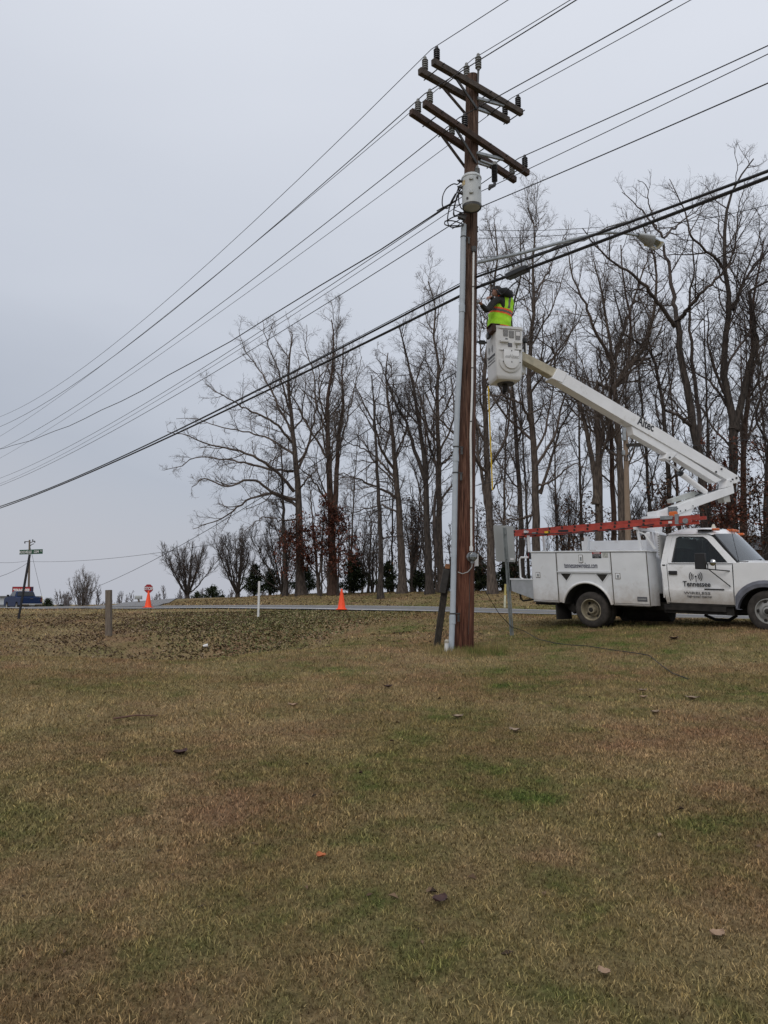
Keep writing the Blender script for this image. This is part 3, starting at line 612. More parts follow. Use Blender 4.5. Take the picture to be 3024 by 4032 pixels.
m = MB(); m.tube([AX(.9) + AD * .0 + np.array([.06, -.185, 0]), AX(6.) + np.array([.1, -.165, 0])], .004, 5); m.build('ground_wire', DARKM, pole)

# transformer
TR = .178; tcn_ = W(1857, 760, 12.92); TZ0, TZ1 = W(1857, 818, 12.92)[2], W(1857, 702, 12.92)[2]
tr = thing('transformer', 'grey cylindrical transformer can hung on the pole below the crossarms', 'transformer', tcn_)
m = MB(); m.lathe([(.001, TZ0), (TR * .86, TZ0 - .0), (TR * .90, TZ0 + .02), (TR, TZ0 + .035), (TR, TZ1 - .03), (TR * 1.05, TZ1 - .028), (TR * 1.05, TZ1), (TR * .9, TZ1 + .035), (.001, TZ1 + .06)], (tcn_[0], tcn_[1], 0), n=36); m.build('tank', TRANS, tr, True)
m = MB(); m.lathe([(TR * .985, TZ0 - .012), (TR * .985, TZ0 + .03), (TR * .80, TZ0 + .03), (TR * .80, TZ0 + .005), (.001, TZ0 + .003)], (tcn_[0], tcn_[1], 0), n=36); m.build('bottom_rim', DARKM, tr, True)
for z in (TZ0 + (TZ1 - TZ0) * .38, TZ0 + (TZ1 - TZ0) * .84):
    m = MB(); c0 = np.array([tcn_[0] - .03, tcn_[1] - TR - .008, z]); m.box(c0 + np.array([-.03, 0, 0]), (.012, .05, .07)); m.box(c0 + np.array([.03, 0, 0]), (.012, .05, .07)); m.box(c0 - UP * .03, (.07, .04, .012)); m.build('lifting_lug', TRANS, tr)
m = MB(); 
for i in range(7):
    a = pi + .22 + i * .075; a2 = a + .075; P = [(tcn_[0] + (TR + .003) * cos(q), tcn_[1] + (TR + .003) * sin(q), z) for q, z in ((a, TZ1 - .19), (a2, TZ1 - .19), (a2, TZ1 - .10), (a, TZ1 - .10))]; m.add(P, [(0, 1, 2, 3)])
m.build('warning_label', mat('faded yellow label', (.50, .40, .22), .7, var=.4, scale=30), tr)
for dx, z in ((-.10, TZ0 + .10), (.13, TZ0 + .32), (.09, TZ1 - .08)):
    m = MB(); q = sqrt(TR ** 2 - dx ** 2); m.box((tcn_[0] + dx, tcn_[1] - q - .008, z), (.035, .03, .03)); m.build('fitting', DARKM, tr)
bb = np.array([tcn_[0] + .12, tcn_[1] + .06, TZ1 + .02]); insulator(tr, bb, .26, .05, False, 7).name = 'bushing'
for q in (.30, .15, 0): insulator(tr, np.array([tcn_[0] - TR * .96, tcn_[1] - .03, TZ1 - .08 - .12 * (q / .15)]), .10, .03, True, 2, (-1, -.1, .15)).name = 'low_voltage_bushing'
m = MB(); m.bar(tcn_ + np.array([0, TR * .9, .0]), tcn_ + np.array([0, TR + .16, .0]), .12, .45); m.build('hanger_bracket', GREYM, tr)
# fused cutout on its bracket
fa = AX(9.86) + AA * .12 - AD * .12; fb = fa + AA * .34 - AD * .05
fc = thing('fuse_cutout', 'dark ribbed fuse cutout hanging right of the transformer top', 'fuse cutout', fa)
m = MB(); m.bar(fa, fb, .05, .03); m.build('bracket', GREYM, fc)
insulator(fc, fb + UP * .05, .46, .058, True, 11, (0, 0, -1)).name = 'insulator_body'
m = MB(); m.lathe([(.001, .07), (.06, .06), (.06, 0), (.001, 0)], fb, n=12); m.build('cap', PORC, fc, True)
m = MB(); m.tube([fb - UP * .40, fb - UP * .47 - AA * .12, fb - UP * .55 - AA * .16], [.03, .045, .02], 8); m.build('fuse_tube', DARKM, fc)

# street lamp
lb = W(1886, 1034, 13.3); lb[0] = AX(lb[2])[0] + .13
ldir = np.array([.915, .40, 0]); ldir /= np.linalg.norm(ldir)
def onplane(u, v, P0, d):
    r = ray(u, v); n_ = np.array([-d[1], d[0], 0]); o_ = np.array([0, 0, EYE]); t = np.dot(P0 - o_, n_) / np.dot(r, n_); return o_ + r * t
lp = [lb] + [onplane(u, v, lb, ldir) for u, v in ((2050, 998), (2200, 957), (2330, 925), (2400, 916), (2460, 919), (2520, 929))]
sl = thing('street_lamp', 'grey cobra head street lamp on a long curved arm from the pole', 'street lamp', lb)
m = MB(); m.tube(lp, [.034, .033, .032, .030, .028, .026, .026], 12); m.build('arm', GREYM, sl, True)
m = MB(); m.box(lb + np.array([-.01, 0, .04]), (.05, .09, .16)); m.bar(lb + UP * .1, lp[1] - UP * .02, .02, .012); m.build('mounting_bracket', GREYM, sl)
h0 = lp[-1] - ldir * .06; hl = .68; side = np.cross(UP, ldir); tl = np.array([0, 0, -.05])
def headpt(t, ang, top): # t along
    wv = .055 + .105 * sin(pi * min(1, t * 1.02) ** .75) ** .8 if t < 1 else .05
    wv = np.interp(t, [0, .12, .45, .85, 1.0], [.055, .085, .150, .155, .115]); ht = np.interp(t, [0, .15, .5, .85, 1.0], [.05, .07, .075, .055, .02]); dp = np.interp(t, [0, .15, .5, .70, .85, 1.0], [.04, .08, .16, .19, .15, .01])
    return h0 + ldir * (hl * t) + tl * t + side * (cos(ang) * wv) + UP * (sin(ang) * (ht if top else dp))
m = MB(); T_ = np.linspace(0, 1, 14); A_ = np.linspace(0, pi, 11)
vs = [headpt(t, a, True) for t in T_ for a in A_]; m.add(vs, [(i * 11 + j, i * 11 + j + 1, (i + 1) * 11 + j + 1, (i + 1) * 11 + j) for i in range(13) for j in range(10)])
m.build('housing', mat('lamp housing grey', (.38, .40, .41), .45, var=.05), sl, True)
m = MB(); T2 = np.linspace(0, .52, 8); B_ = np.linspace(pi, 2 * pi, 11)
vs = [headpt(t, a, False) for t in T2 for a in B_]; m.add(vs, [(i * 11 + j, i * 11 + j + 1, (i + 1) * 11 + j + 1, (i + 1) * 11 + j) for i in range(7) for j in range(10)])
m.build('lower_door', mat('lamp door grey', (.27, .28, .28), .5, var=.05), sl, True)
m = MB(); T2 = np.linspace(.52, 1, 9)
vs = [headpt(t, a, False) for t in T2 for a in B_]; m.add(vs, [(i * 11 + j, i * 11 + j + 1, (i + 1) * 11 + j + 1, (i + 1) * 11 + j) for i in range(8) for j in range(10)])
m.build('lens', LENS, sl, True)
m = MB(); q = headpt(.36, 1.62 * pi, False) + np.array([.0, -.012, -.008]); m.box(q, (.07, .004, .05)); m.build('wattage_sticker', mat('yellow sticker', (.35, .26, .05), .6, var=.6, scale=60), sl)

# ------------------------------------------------------------------ overhead wires
def wire_thing(name, label, P0, d, L=None, Rr=None, r=.008, m_=None, sag=.0013, tL=60, tR=26, group='overhead wires between the poles', cat='power line', wav=0, extra=None, mid=None):
    """polyline through P0 in the vertical plane along d; L / Rr = photo points it passes on each side"""
    pts = []
    def side_(px, tend, sgn):
        out = []
        if px is None: return out
        Q = onplane(px[0], px[1], P0, d); t = abs(np.dot(Q - P0, d)); sg_ = sag
        md = mid[0 if sgn > 0 else 1] if mid else None
        if md:
            Q2 = onplane(md[0], md[1], P0, d); t2 = abs(np.dot(Q2 - P0, d)); s1, s2 = (Q[2] - P0[2]) / t, (Q2[2] - P0[2]) / t2
            sg_ = float(np.clip((s1 - s2) / (t - t2), .0, .004))
        b = (Q[2] - P0[2] - sg_ * t * t) / t
        n = 26
        for i in range(1, n + 1):
            tt = tend * i / n; w_ = wav * sin(tt * 1.9) * min(1, tt / 2)
            out.append(P0 + d * sgn * tt + UP * (b * tt + sg_ * tt * tt + w_))
        return out
    pts = side_(L, tL, 1)[::-1] + [P0] + side_(Rr, tR, -1)
    m = MB(); m.tube(pts, r, 6, caps=True); 
    o = single(m, name, m_ or WIREB, label, cat, group, loc=P0)
    return o, pts
dW = AD
def top_of(k, a, off, z): return AX(z) + AA * a + AD * off
ws = [
 ('upper left phase wire, highest at the far left end of the upper crossarms', AX(11.66) + AA * -1.08, (0, 1641.7), (2000, 0), .007, (1550,341)),
 ('centre phase wire tied to the two insulators on the pole top', AX(TOPZ - .01), (0, 1718.2), (2047.6, 120), .007, (1550,498)),
 ('upper right phase wire over the right ends of the upper crossarms', AX(11.68) + AA * 1.13, (0, 1804.4), (2718.8, 0), .007, (1550,731)),
 ('lower left phase wire tied at the left tips of the lower crossarms', AX(10.70) + AA * -1.22, (0, 1680.8), (2268.6, 0), .009, (1550,478.5)),
 ('lower middle phase wire resting just left of the pole on lower crossarms', AX(10.60) + AA * -.35, (0, 1768), (2645, 0), .009, (1550,668.6)),
 ('lower right phase wire tied at the right tips of the lower crossarms', AX(10.45) + AA * 1.35, (0, 1883.4), (3024, 179.3), .009, (717,1500)),
 ('thin neutral wire held by a spool beside the transformer', AX(9.26) + AA * .16, (0, 1905), (3024, 212.5), .0065, (744,1500)),
 ('lower neutral cable held by the spool under the transformer', AX(8.95) + AA * .16, (0, 1913), (3024, 327), .009, (787,1500)),
]
for lab, P0, L_, R_, r_w, md_ in ws: wire_thing('power_line', lab, P0, dW, L_, R_, r_w, mid=(md_, None))
for z in (9.26, 8.95, 8.54):
    m = MB(); c0 = AX(z) + AA * .13; m.lathe([(.001, -.05), (.03, -.05), (.02, -.02), (.02, .02), (.03, .05), (.001, .05)], c0 + AA * .05, n=10); m.bar(c0 - AA * .05, c0 + AA * .06, .03, .012); m.build('spool_rack', DARKM, pole)
# wavy triplex drop
P0 = AX(9.0) - AA * .3 + AD * .1
wire_thing('service_cable', 'wavy twisted service cable leaving left from below the transformer', P0, dW, (0, 1768), None, .013, WIREM, wav=.03, cat='service cable', mid=((627, 1500), None))
# communication bundles
PU = AX(0); 
def zat(u, v): return W(u, v, 13.3)[2]
cu_z = zat(1885, 1098); cl_z = zat(1885, 1140)
PU = AX(cu_z) + AA * .05 - AD * .16; PL = AX(cl_z) + AA * .05 - AD * .17
wire_thing('communication_cable', 'upper thick black cable bundle passing above the worker', PU, dW, (0, 1995), (3024, 674), .020, WIREM, cat='cable', sag=.0016, mid=((1000, 1545), (2300, 940)))
wire_thing('communication_cable', 'lower thick black cable bundle passing just behind the worker head', PL, dW, (0, 2001), (3024, 699), .026, WIREM, cat='cable', sag=.0016, mid=((1000, 1563), (2300, 975)))
wire_thing('communication_cable', 'thin messenger strand lashed just over the upper cable bundle', PU + UP * .05, dW, (0, 1992.5), (3024, 668.5), .008, WIREM, cat='cable', sag=.0016, mid=((1000, 1541), (2300, 936)))
# slack grey cable loop under the upper bundle
m = MB(); q = [onplane(u, v, PU, dW) for u, v in ((2064, 1052), (2110, 1030), (2160, 985), (2210, 960), (2270, 950), (2300, 948), (2340, 925), (2390, 895), (2470, 872))]
single(m.tube(q, .011, 7), 'slack_cable', mat('grey slack cable', (.20, .205, .21), .6), 'grey slack cable looping under the black bundle near the lamp arm', 'cable', loc=q[0])
# splice closure
qa, qb = onplane(1998, 1098, PL, dW) + UP * .03, onplane(2078, 1062, PL, dW) + UP * .03
sc_ = thing('splice_closure', 'dark box shaped splice closure clamped on the cable above the worker', 'splice closure', qa)
m = MB(); m.bar(qa, qb, .15, .10); m.build('body', BLACKP, sc_, bevel=.02)
m = MB(); m.bar(qa * .75 + qb * .25 + UP * .07, qa * .3 + qb * .7 + UP * .07, .10, .05); m.build('lid', LABELG, sc_, bevel=.01)
for k_ in (.1, .5, .9): m = MB(); c0 = qa * (1 - k_) + qb * k_; m.box(c0 + UP * .1, (.03, .03, .10)); m.build('clamp', GREYM, sc_)
# drooping black jumper loops near the closure
lo = [onplane(u, v, PL, dW) for u, v in ((2000, 1100), (1968, 1080), (1948, 1092), (1942, 1112), (1952, 1140), (1975, 1160), (1990, 1150), (2020, 1120), (2040, 1105))]
single(MB().tube(lo, .011, 7), 'cable_loop', WIREM, 'black cable loop hanging beside the splice closure over the worker', 'cable', loc=lo[0])
lo = [onplane(u, v, PL, dW) for u, v in ((1896, 1120), (1920, 1112), (1950, 1100), (1985, 1092))]
single(MB().tube(lo, .012, 7), 'cable_loop', WIREM, 'short black jumper cable between the pole and splice closure', 'cable', loc=lo[0])
# two thin wires from pole to lamp arm
for v0, q_, lab in ((906, (2380, 893), 'upper thin feed wire running level from pole to lamp arm'), (938, (2372, 910), 'lower thin feed wire running level from pole to lamp arm')):
    P0 = W(1886, v0, 13.3); P1 = onplane(*q_, lb, ldir); m = MB(); m.tube([P0 + (P1 - P0) * t - UP * .04 * 4 * t * (1 - t) for t in np.linspace(0, 1, 9)], .0055, 5)
    single(m, 'lamp_feed_wire', WIREB, lab, 'wire', 'thin feed wires of the street lamp', loc=P0)
# tangle of secondary leads left of the transformer
tx, ty = tcn_[0], tcn_[1]
def zc(u, v, Y=13.05): return W(1700 + u / 5.53, 650 + v / 5.53, Y)
TANGLE = [[(640, 350), (560, 420), (470, 410), (330, 500), (250, 640), (228, 780), (240, 900), (320, 945), (400, 900), (450, 800)],
 [(650, 430), (590, 460), (560, 560), (500, 700), (440, 800), (390, 850), (230, 930), (110, 1000)],
 [(660, 480), (600, 500), (580, 640), (520, 800), (480, 950), (500, 1100), (620, 1050), (700, 1030)],
 [(660, 560), (560, 650), (530, 750), (500, 900), (470, 1060), (490, 1110)],
 [(640, 500), (590, 620), (590, 800), (620, 900), (660, 960)],
 [(520, 620), (420, 800), (380, 950), (345, 1150), (360, 1290), (420, 1350), (540, 1350), (640, 1330)],
 [(290, 1222), (420, 1210), (560, 1240), (680, 1290)], [(290, 1222), (280, 1280), (340, 1315), (520, 1320), (650, 1320), (690, 1300)],
 [(300, 1225), (450, 1140), (560, 1110), (640, 1130), (690, 1240)], [(440, 1390), (560, 1320), (640, 1260), (700, 1200)], [(500, 980), (600, 1020), (720, 1040), (820, 1020)],
 [(640, 870), (560, 870), (440, 880), (370, 870), (240, 930)]]
sec = thing('secondary_leads', 'tangle of black secondary leads looping left of the transformer', 'cables', zc(500, 900))
for i, t_ in enumerate(TANGLE):
    P = [zc(a, b, 13.02 + .05 * sin(i * 2.3 + j * .9)) for j, (a, b) in enumerate(t_)]; Q = []
    for j in range(len(P) - 1):
        p0, p1, p2, p3 = P[max(j - 1, 0)], P[j], P[j + 1], P[min(j + 2, len(P) - 1)]
        for s_ in (0, .33, .66): Q.append(.5 * ((2 * p1) + (-p0 + p2) * s_ + (2 * p0 - 5 * p1 + 4 * p2 - p3) * s_ ** 2 + (-p0 + 3 * p1 - 3 * p2 + p3) * s_ ** 3))
    Q.append(P[-1]); MB().tube(Q, .011 if i < 9 else .008, 6).build('lead', WIREM, sec, True)
m = MB(); m.bar(zc(580, 1100), zc(740, 1150), .08, .09); m.build('connector_block', DARKM, sec)
# service drop going down left to a far house
dA = W(1812, 1455, 13.2); dB = W(150, 2362, 66.)
single(MB().tube([dA + (dB - dA) * t - UP * 1.6 * 4 * t * (1 - t) * .7 for t in np.linspace(0, 1, 40)], .010, 5), 'drop_cable', WIREM, 'thin drop cable sloping from the pole down to the far left', 'cable', loc=dA)

# ------------------------------------------------------------------ bucket truck
YAW = R(43); TO = np.array([4.2366, 15.40, 1.298]); e_ = np.array([cos(YAW), -sin(YAW), 0]); n_ = np.array([sin(YAW), cos(YAW), 0])
TG = -.372
truck = thing('bucket_truck', 'white bucket truck with service body parked on the grass, boom raised to the pole', 'truck', TO, -YAW, world=False)
def LOC(P): d = np.asarray(P, float) - TO; return np.array([d @ e_, d @ n_, d[2]])
def tf(s, n, w): return (s - (.045 * (w - .7) if s < 1.36 else 0), n, w - .036 * s)
def TB(m, name, mt, par=None, smooth=False, **k): return m.build(name, mt, par or truck, smooth, fn=tf, **k)
def panel(m, poly, n0, n1, mi=None): m.prism([(s, n0, w) for s, w in poly], (0, n1 - n0, 0), mi); return m
BW = 2.35
# service body near side box with wheel arch
def archpts(cx_, cw_, r, a0, a1, n=14): return [(cx_ + r * cos(R(a0 + (a1 - a0) * i / n)), cw_ + r * sin(R(a0 + (a1 - a0) * i / n))) for i in range(n + 1)]
TOPW, BOTW = 1.19, .13
def sidebox(n0, n1, nm):
    L_ = [(-1.335, BOTW), (-.70, BOTW), (-.70, TOPW), (-1.335, TOPW)]; m = MB(); panel(m, L_, n0, n1)
    ar = archpts(-.06, .0, .545, 166, 15)
    poly = [(-.70, TOPW), (-.70, .13)] + [(s, max(w, .13)) for s, w in ar] + [(.52, .13), (.52, TOPW)]
    panel(m, poly, n0, n1); panel(m, [(.52, BOTW), (1.29, BOTW), (1.29, TOPW), (.52, TOPW)], n0, n1)
    return TB(m, nm, WHITE2)
sb = sidebox(0, .44, 'service_body')
sb2 = sidebox(BW - .44, BW, 'service_body_far_side')
m = MB(); m.box((-.02, .22, TOPW + .015), (2.66, .50, .03), bev=.006); TB(m, 'box_lid', mat('bright white lid', (.66, .68, .70), .35), sb)
m = MB(); m.box((-.02, BW - .22, TOPW + .015), (2.66, .50, .03), bev=.006); TB(m, 'box_lid', mat('bright white lid', (.66, .68, .70), .35), sb2)
m = MB(); m.box((-.02, BW / 2, .40), (2.6, BW - .88, .05)); m.box((1.24, BW / 2, .75), (.05, BW - .88, .70)); m.box((-1.31, BW / 2, .55), (.04, BW - .88, .34)); TB(m, 'bed', WHITE2)
m = MB(); m.box((-.21, BW - .42, 1.38), (1.78, .06, .34)); m.box((.68, BW - .30, 1.38), (.03, .3, .34)); TB(m, 'side_bin', WHITE2)
# compartment doors as thin raised panels with seams, handles
doors = {'rear': [(-1.315, .16), (-.725, .16), (-.725, 1.165), (-1.315, 1.165)], 'middle': [(-.685, .79), (.50, .79), (.50, 1.165), (-.685, 1.165)],
         'front': [(.545, .16), (1.27, .16), (1.27, 1.165), (.545, 1.165)]}
for k, poly in doors.items():
    m = MB(); panel(m, poly, -.014, .002); d_ = TB(m, 'compartment_door', WHITE2, bevel=.004)
    hs = {'rear': (-1.18, .70, .085, .10), 'middle': (-.13, 1.05, .075, .15), 'front': (.66, .70, .085, .10)}[k]
    m = MB(); m.box((hs[0], -.0155, hs[1]), (hs[2] + .022, .004, hs[3] + .022), mi=1); m.box((hs[0], -.021, hs[1]), (hs[2], .012, hs[3]), bev=.004, mi=0); h_ = TB(m, 'latch', [WHITE, mat('grimy seam', (.10, .09, .075), .9, var=.5)], d_)
    m = MB(); m.box((hs[0] + .008, -.031, hs[1]), (hs[2] * .45, .012, hs[3] * .55)); TB(m, 'paddle', GREYM, d_)
m = MB(); m.box((-.09, -.022, .775), (1.22, .03, .022)); TB(m, 'drip_rail', WHITE2, sb)
for s_ in (-.712, .532, 1.283): m = MB(); m.box((s_, -.004, .66), (.012, .02, 1.05)); TB(m, 'seam', mat('grimy seam', (.10, .09, .075), .9, var=.5), sb)
m = MB(); m.box((-1.02, -.006, .122), (.62, .03, .02)); m.box((.91, -.006, .122), (.76, .03, .02)); TB(m, 'bottom_rail', mat('grimy seam', (.10, .09, .075), .9, var=.5), sb)
# triangular pockets
for a, b, c_ in (((-.655, .748), (-.505, .565), (-.355, .748)), ((.16, .748), (.315, .555), (.475, .748))):
    cx0 = (a[0] + b[0] + c_[0]) / 3; cw0 = (a[1] + b[1] + c_[1]) / 3; sh = lambda p, k: (cx0 + (p[0] - cx0) * k, cw0 + (p[1] - cw0) * k)
    m = MB(); P = [sh(p, 1.) for p in (a, b, c_)]; Q = [sh(p, .84) for p in (a, b, c_)]
    vs = [(p[0], -.012, p[1]) for p in P] + [(p[0], -.012, p[1]) for p in Q] + [(p[0], .001, p[1]) for p in P] + [(p[0], .001, p[1]) for p in Q]
    m.add(vs, [(i, (i + 1) % 3, 3 + (i + 1) % 3, 3 + i) for i in range(3)] + [(6 + i, 6 + (i + 1) % 3, (i + 1) % 3, i) for i in range(3)] + [(3 + i, 3 + (i + 1) % 3, 9 + (i + 1) % 3, 9 + i) for i in range(3)])
    fr = TB(m, 'pocket_frame', WHITE2, sb)
    m = MB(); panel(m, [sh(p, .85) for p in (a, b, c_)], -.004, -.001); TB(m, 'pocket_opening', UNDER, fr)
# fender lip
m = MB(); A1_ = archpts(-.06, 0., .56, 168, 12, 22); m.tube([(s, -.012, max(w, .12)) for s, w in A1_], .024, 8); TB(m, 'fender_lip', WHITE, sb, True)
m = MB(); ar = archpts(-.06, 0., .54, 170, 10, 18)
for n0 in (.0,): m.add([(s, 0.005, w) for s, w in ar] + [(s, .44, w) for s, w in ar], [(i, i + 1, len(ar) + i + 1, len(ar) + i) for i in range(len(ar) - 1)])
m.box((-.06, .43, .35), (1.1, .02, .5)); TB(m, 'wheel_well', UNDER)
# placards
m = MB(); m.box((.235, -.0165, 1.125), (.20, .004, .125)); pl = TB(m, 'danger_placard', INK, sb)
m = MB(); m.box((.235, -.0195, 1.168), (.19, .003, .034)); TB(m, 'placard_header', REDS, pl)
text_mesh('DANGER', .034, WHS, pl, (.24, -.022, 1.158), (1, 0, 0), (0, 0, 1), bold=.001, fn=tf)
for i in range(3): text_mesh(['ELECTROCUTION HAZARD', 'KEEP AWAY FROM TRUCK', 'STAY CLEAR'][i], .015, WHS, pl, (.235, -.0195, 1.128 - .024 * i), (1, 0, 0), (0, 0, 1), fn=tf)
m = MB(); m.box((.42, -.0165, 1.125), (.12, .004, .10)); TB(m, 'worn_decal', mat('peeling decal', (.40, .41, .38), .8, var=.4, scale=40), sb)
m = MB(); m.box((1.13, -.0165, .255), (.20, .005, .09)); pl = TB(m, 'maker_plate', mat('plate', (.10, .10, .11), .4, .3, var=.2), sb)
m = MB(); m.box((1.13, -.020, .255), (.16, .002, .03)); TB(m, 'plate_panel', LABELG, pl)
text_mesh('tennesseewireless.com', .165, INKN, sb, (-.145, -.0175, .858), (1, 0, 0), (0, 0, 1), sx=.50, bold=.0005, fn=tf)
# rear platform with diamond plate
DIA = mat('diamond plate', (.40, .42, .44), .5, .3, var=.1, bump=.8, bscale=120)
m = MB(); panel(m, [(-1.90, .585), (-1.335, .585), (-1.335, .17), (-1.90, .33)], 0, BW); TB(m, 'rear_platform', DIA, bevel=.006)
m = MB(); m.box((-1.62, BW / 2, .60), (.60, BW + .02, .03)); TB(m, 'platform_top', WHITE2)
m = MB(); m.tube([(-1.62, .1, .60), (-1.70, .1, .64), (-1.70, .1, 1.04), (-1.66, .1, 1.09), (-1.42, .1, 1.09), (-1.36, .1, 1.08)], .02, 8); TB(m, 'grab_rail', WHITE, None, True)
m = MB(); m.box((-1.40, .12, 1.13), (.07, .12, .16)); m.box((-1.43, .12, 1.13), (.04, .10, .12), mi=1); TB(m, 'marker_lamp', [BLACKP, REDS])
m = MB(); m.tube([(-1.78, .15, .32), (-1.76, .15, .16), (-1.70, .15, .12), (-1.35, .15, .17)], .022, 6); TB(m, 'step_hoop', UNDER)
m = MB(); m.box((-1.5, .9, .17), (.5, .12, .10)); m.box((-1.72, .9, .17), (.10, .5, .06)); TB(m, 'hitch', UNDER)
m = MB(); m.box((-.80, .32, -.02), (.03, .62, .44)); TB(m, 'mud_flap', UNDER); m = MB(); m.box((-.80, BW - .32, -.02), (.03, .62, .44)); TB(m, 'mud_flap', UNDER)
m = MB(); m.bar((-.72, .35, .12), (-.5, .35, -.05), .1, .16); TB(m, 'spring_hanger', UNDER)
# frame, tank, differential
m = MB(); m.box((.9, .72, .12), (5.2, .10, .16)); m.box((.9, 1.63, .12), (5.2, .10, .16)); TB(m, 'frame', UNDER)
m = MB(); m.tube([(0, .2, .0), (0, BW - .2, .0)], .07, 10); m.lathe([(.001, -.16), (.12, -.12), (.16, 0), (.12, .12), (.001, .16)], (0, BW / 2, 0), (0, 1, 0), 12); TB(m, 'rear_axle', UNDER, None, True)
m = MB(); m.lathe([(.001, -.5), (.22, -.48), (.24, 0), (.22, .48), (.001, .5)], (.72, 1.2, .02), (1, 0, 0), 14); TB(m, 'fuel_tank', UNDER, None, True)
m = MB(); m.box((2.1, .95, .09), (1.3, 1.3, .16)); m.box((2.05, .28, .12), (1.15, .06, .10)); TB(m, 'floor_pan', UNDER)
m = MB(); m.tube([(2.0, .9, -.02), (2.2, .9, -.10), (2.45, .9, -.10), (2.6, .9, 0)], .03, 8); TB(m, 'exhaust_pipe', UNDER, None, True)
# ---- wheels
def wheel(s, n0, dual, front=False, far=False):
    sg = 1 if far else -1; n1 = n0; wid = .21
    root_m = MB(); ax_ = (0, 1, 0); r = .368
    def tyre(c): 
        m = MB(); pr = [(.215, -wid / 2 + .01), (.25, -wid / 2), (.30, -wid / 2 - .004), (.345, -wid / 2 + .012), (r - .006, -wid / 2 + .035), (r, -wid / 4), (r - .006, -wid / 4 + .008), (r - .006, -.01), (r, 0), (r - .006, .01), (r, wid / 4), (r - .006, wid / 2 - .035), (.345, wid / 2 - .012), (.30, wid / 2 + .004), (.25, wid / 2), (.215, wid / 2 - .01)]
        m.lathe(pr, c, ax_, 40); 
        for k in range(36):
            a = 2 * pi * k / 36
        return m
    w_ = TB(tyre((s, n0, 0 + .036 * s)), 'wheel', RUBBER, None, True)
    m = MB(); o_ = sg * wid / 2
    if not front:    # deep dished dual rim
        pr = [(.225, o_ * .98), (.212, o_ * 1.03), (.205, o_ * .96), (.198, o_ * .5), (.190, -o_ * .15), (.150, -o_ * .45), (.135, -o_ * .25), (.118, o_ * .0), (.085, -o_ * .05), (.082, o_ * .7), (.070, o_ * .95), (.001, o_ * .95)]
    else:
        pr = [(.225, o_ * .98), (.212, o_ * 1.03), (.205, o_ * .96), (.198, o_ * .7), (.185, o_ * .62), (.155, o_ * .85), (.120, o_ * 1.15), (.098, o_ * 1.18), (.085, o_ * 1.0), (.080, o_ * 1.35), (.06, o_ * 1.42), (.001, o_ * 1.42)]
    m.lathe(pr, (s, n0, .036 * s), ax_, 36); TB(m, 'rim', RIMM if not front else mat('front rim', (.26, .26, .25), .6, var=.3), w_, True)
    m = MB()
    for k in range(4 if not front else 5):
        a = 2 * pi * k / (4 if not front else 5) + .6; rr_ = .158 if not front else .17; nn_ = n0 + (-o_ * .30 if not front else o_ * .80)
        m.lathe([(.001, 0), (.030, 0), (.028, sg * .012), (.001, sg * .013)], (s + rr_ * cos(a), nn_, .036 * s + rr_ * sin(a)), ax_, 12)
    TB(m, 'hand_hole', UNDER, w_)
    m = MB(); hb = n0 + (o_ * .55 if not front else o_ * 1.3); m.lathe([(.001, 0), (.05, 0), (.045, sg * .05), (.03, sg * .06), (.001, sg * .06)], (s, hb, .036 * s), ax_, 14); TB(m, 'hub', UNDER, w_, True)
    return w_
wheel(0, .115, True); wheel(0, .36, True); wheel(0, BW - .115, True, far=True); wheel(0, BW - .36, True, far=True)
WB = 3.36
wheel(WB, .30, False, True); wheel(WB, 2.05, False, True, True)
# ---- cab
CN0, CN1 = .20, 2.15
arch_f = archpts(WB - .03, .06, .50, 180, 0, 18)
m = MB()
def loftside(stations):    # stations: list of (w, n_in, poly s) handled below
    pass
# lower cab: rocker to belt, slight barrel section via rings in w
front_s = 4.30
def lower_section(w):      # inset of the side from n=.20 at height w
    return np.interp(w, [.18, .32, .46, .50, .90, .965, 1.0], [.06, .015, .0, .012, .0, .02, .05])
def side_strip(pts_s0, pts_s1, mt, name, par=None, ws=None, near=True, s_extra=None):
    ws = ws or [.19, .26, .36, .45, .47, .50, .60, .75, .88, .93, .965]
    m = MB(); vs = []; 
    for w in ws:
        i = lower_section(w); n0 = (CN0 + i) if near else (CN1 - i)
        a = np.interp(w, [.19, .96], pts_s0); b = np.interp(w, [.19, .96], pts_s1)
        for t in np.linspace(0, 1, 9): vs.append((a + (b - a) * t, n0, w))
    m.add(vs, [(i * 9 + j, i * 9 + j + 1, (i + 1) * 9 + j + 1, (i + 1) * 9 + j) for i in range(len(ws) - 1) for j in range(8)])
    o = TB(m, name, mt, par, True); return o
cabm = MB()
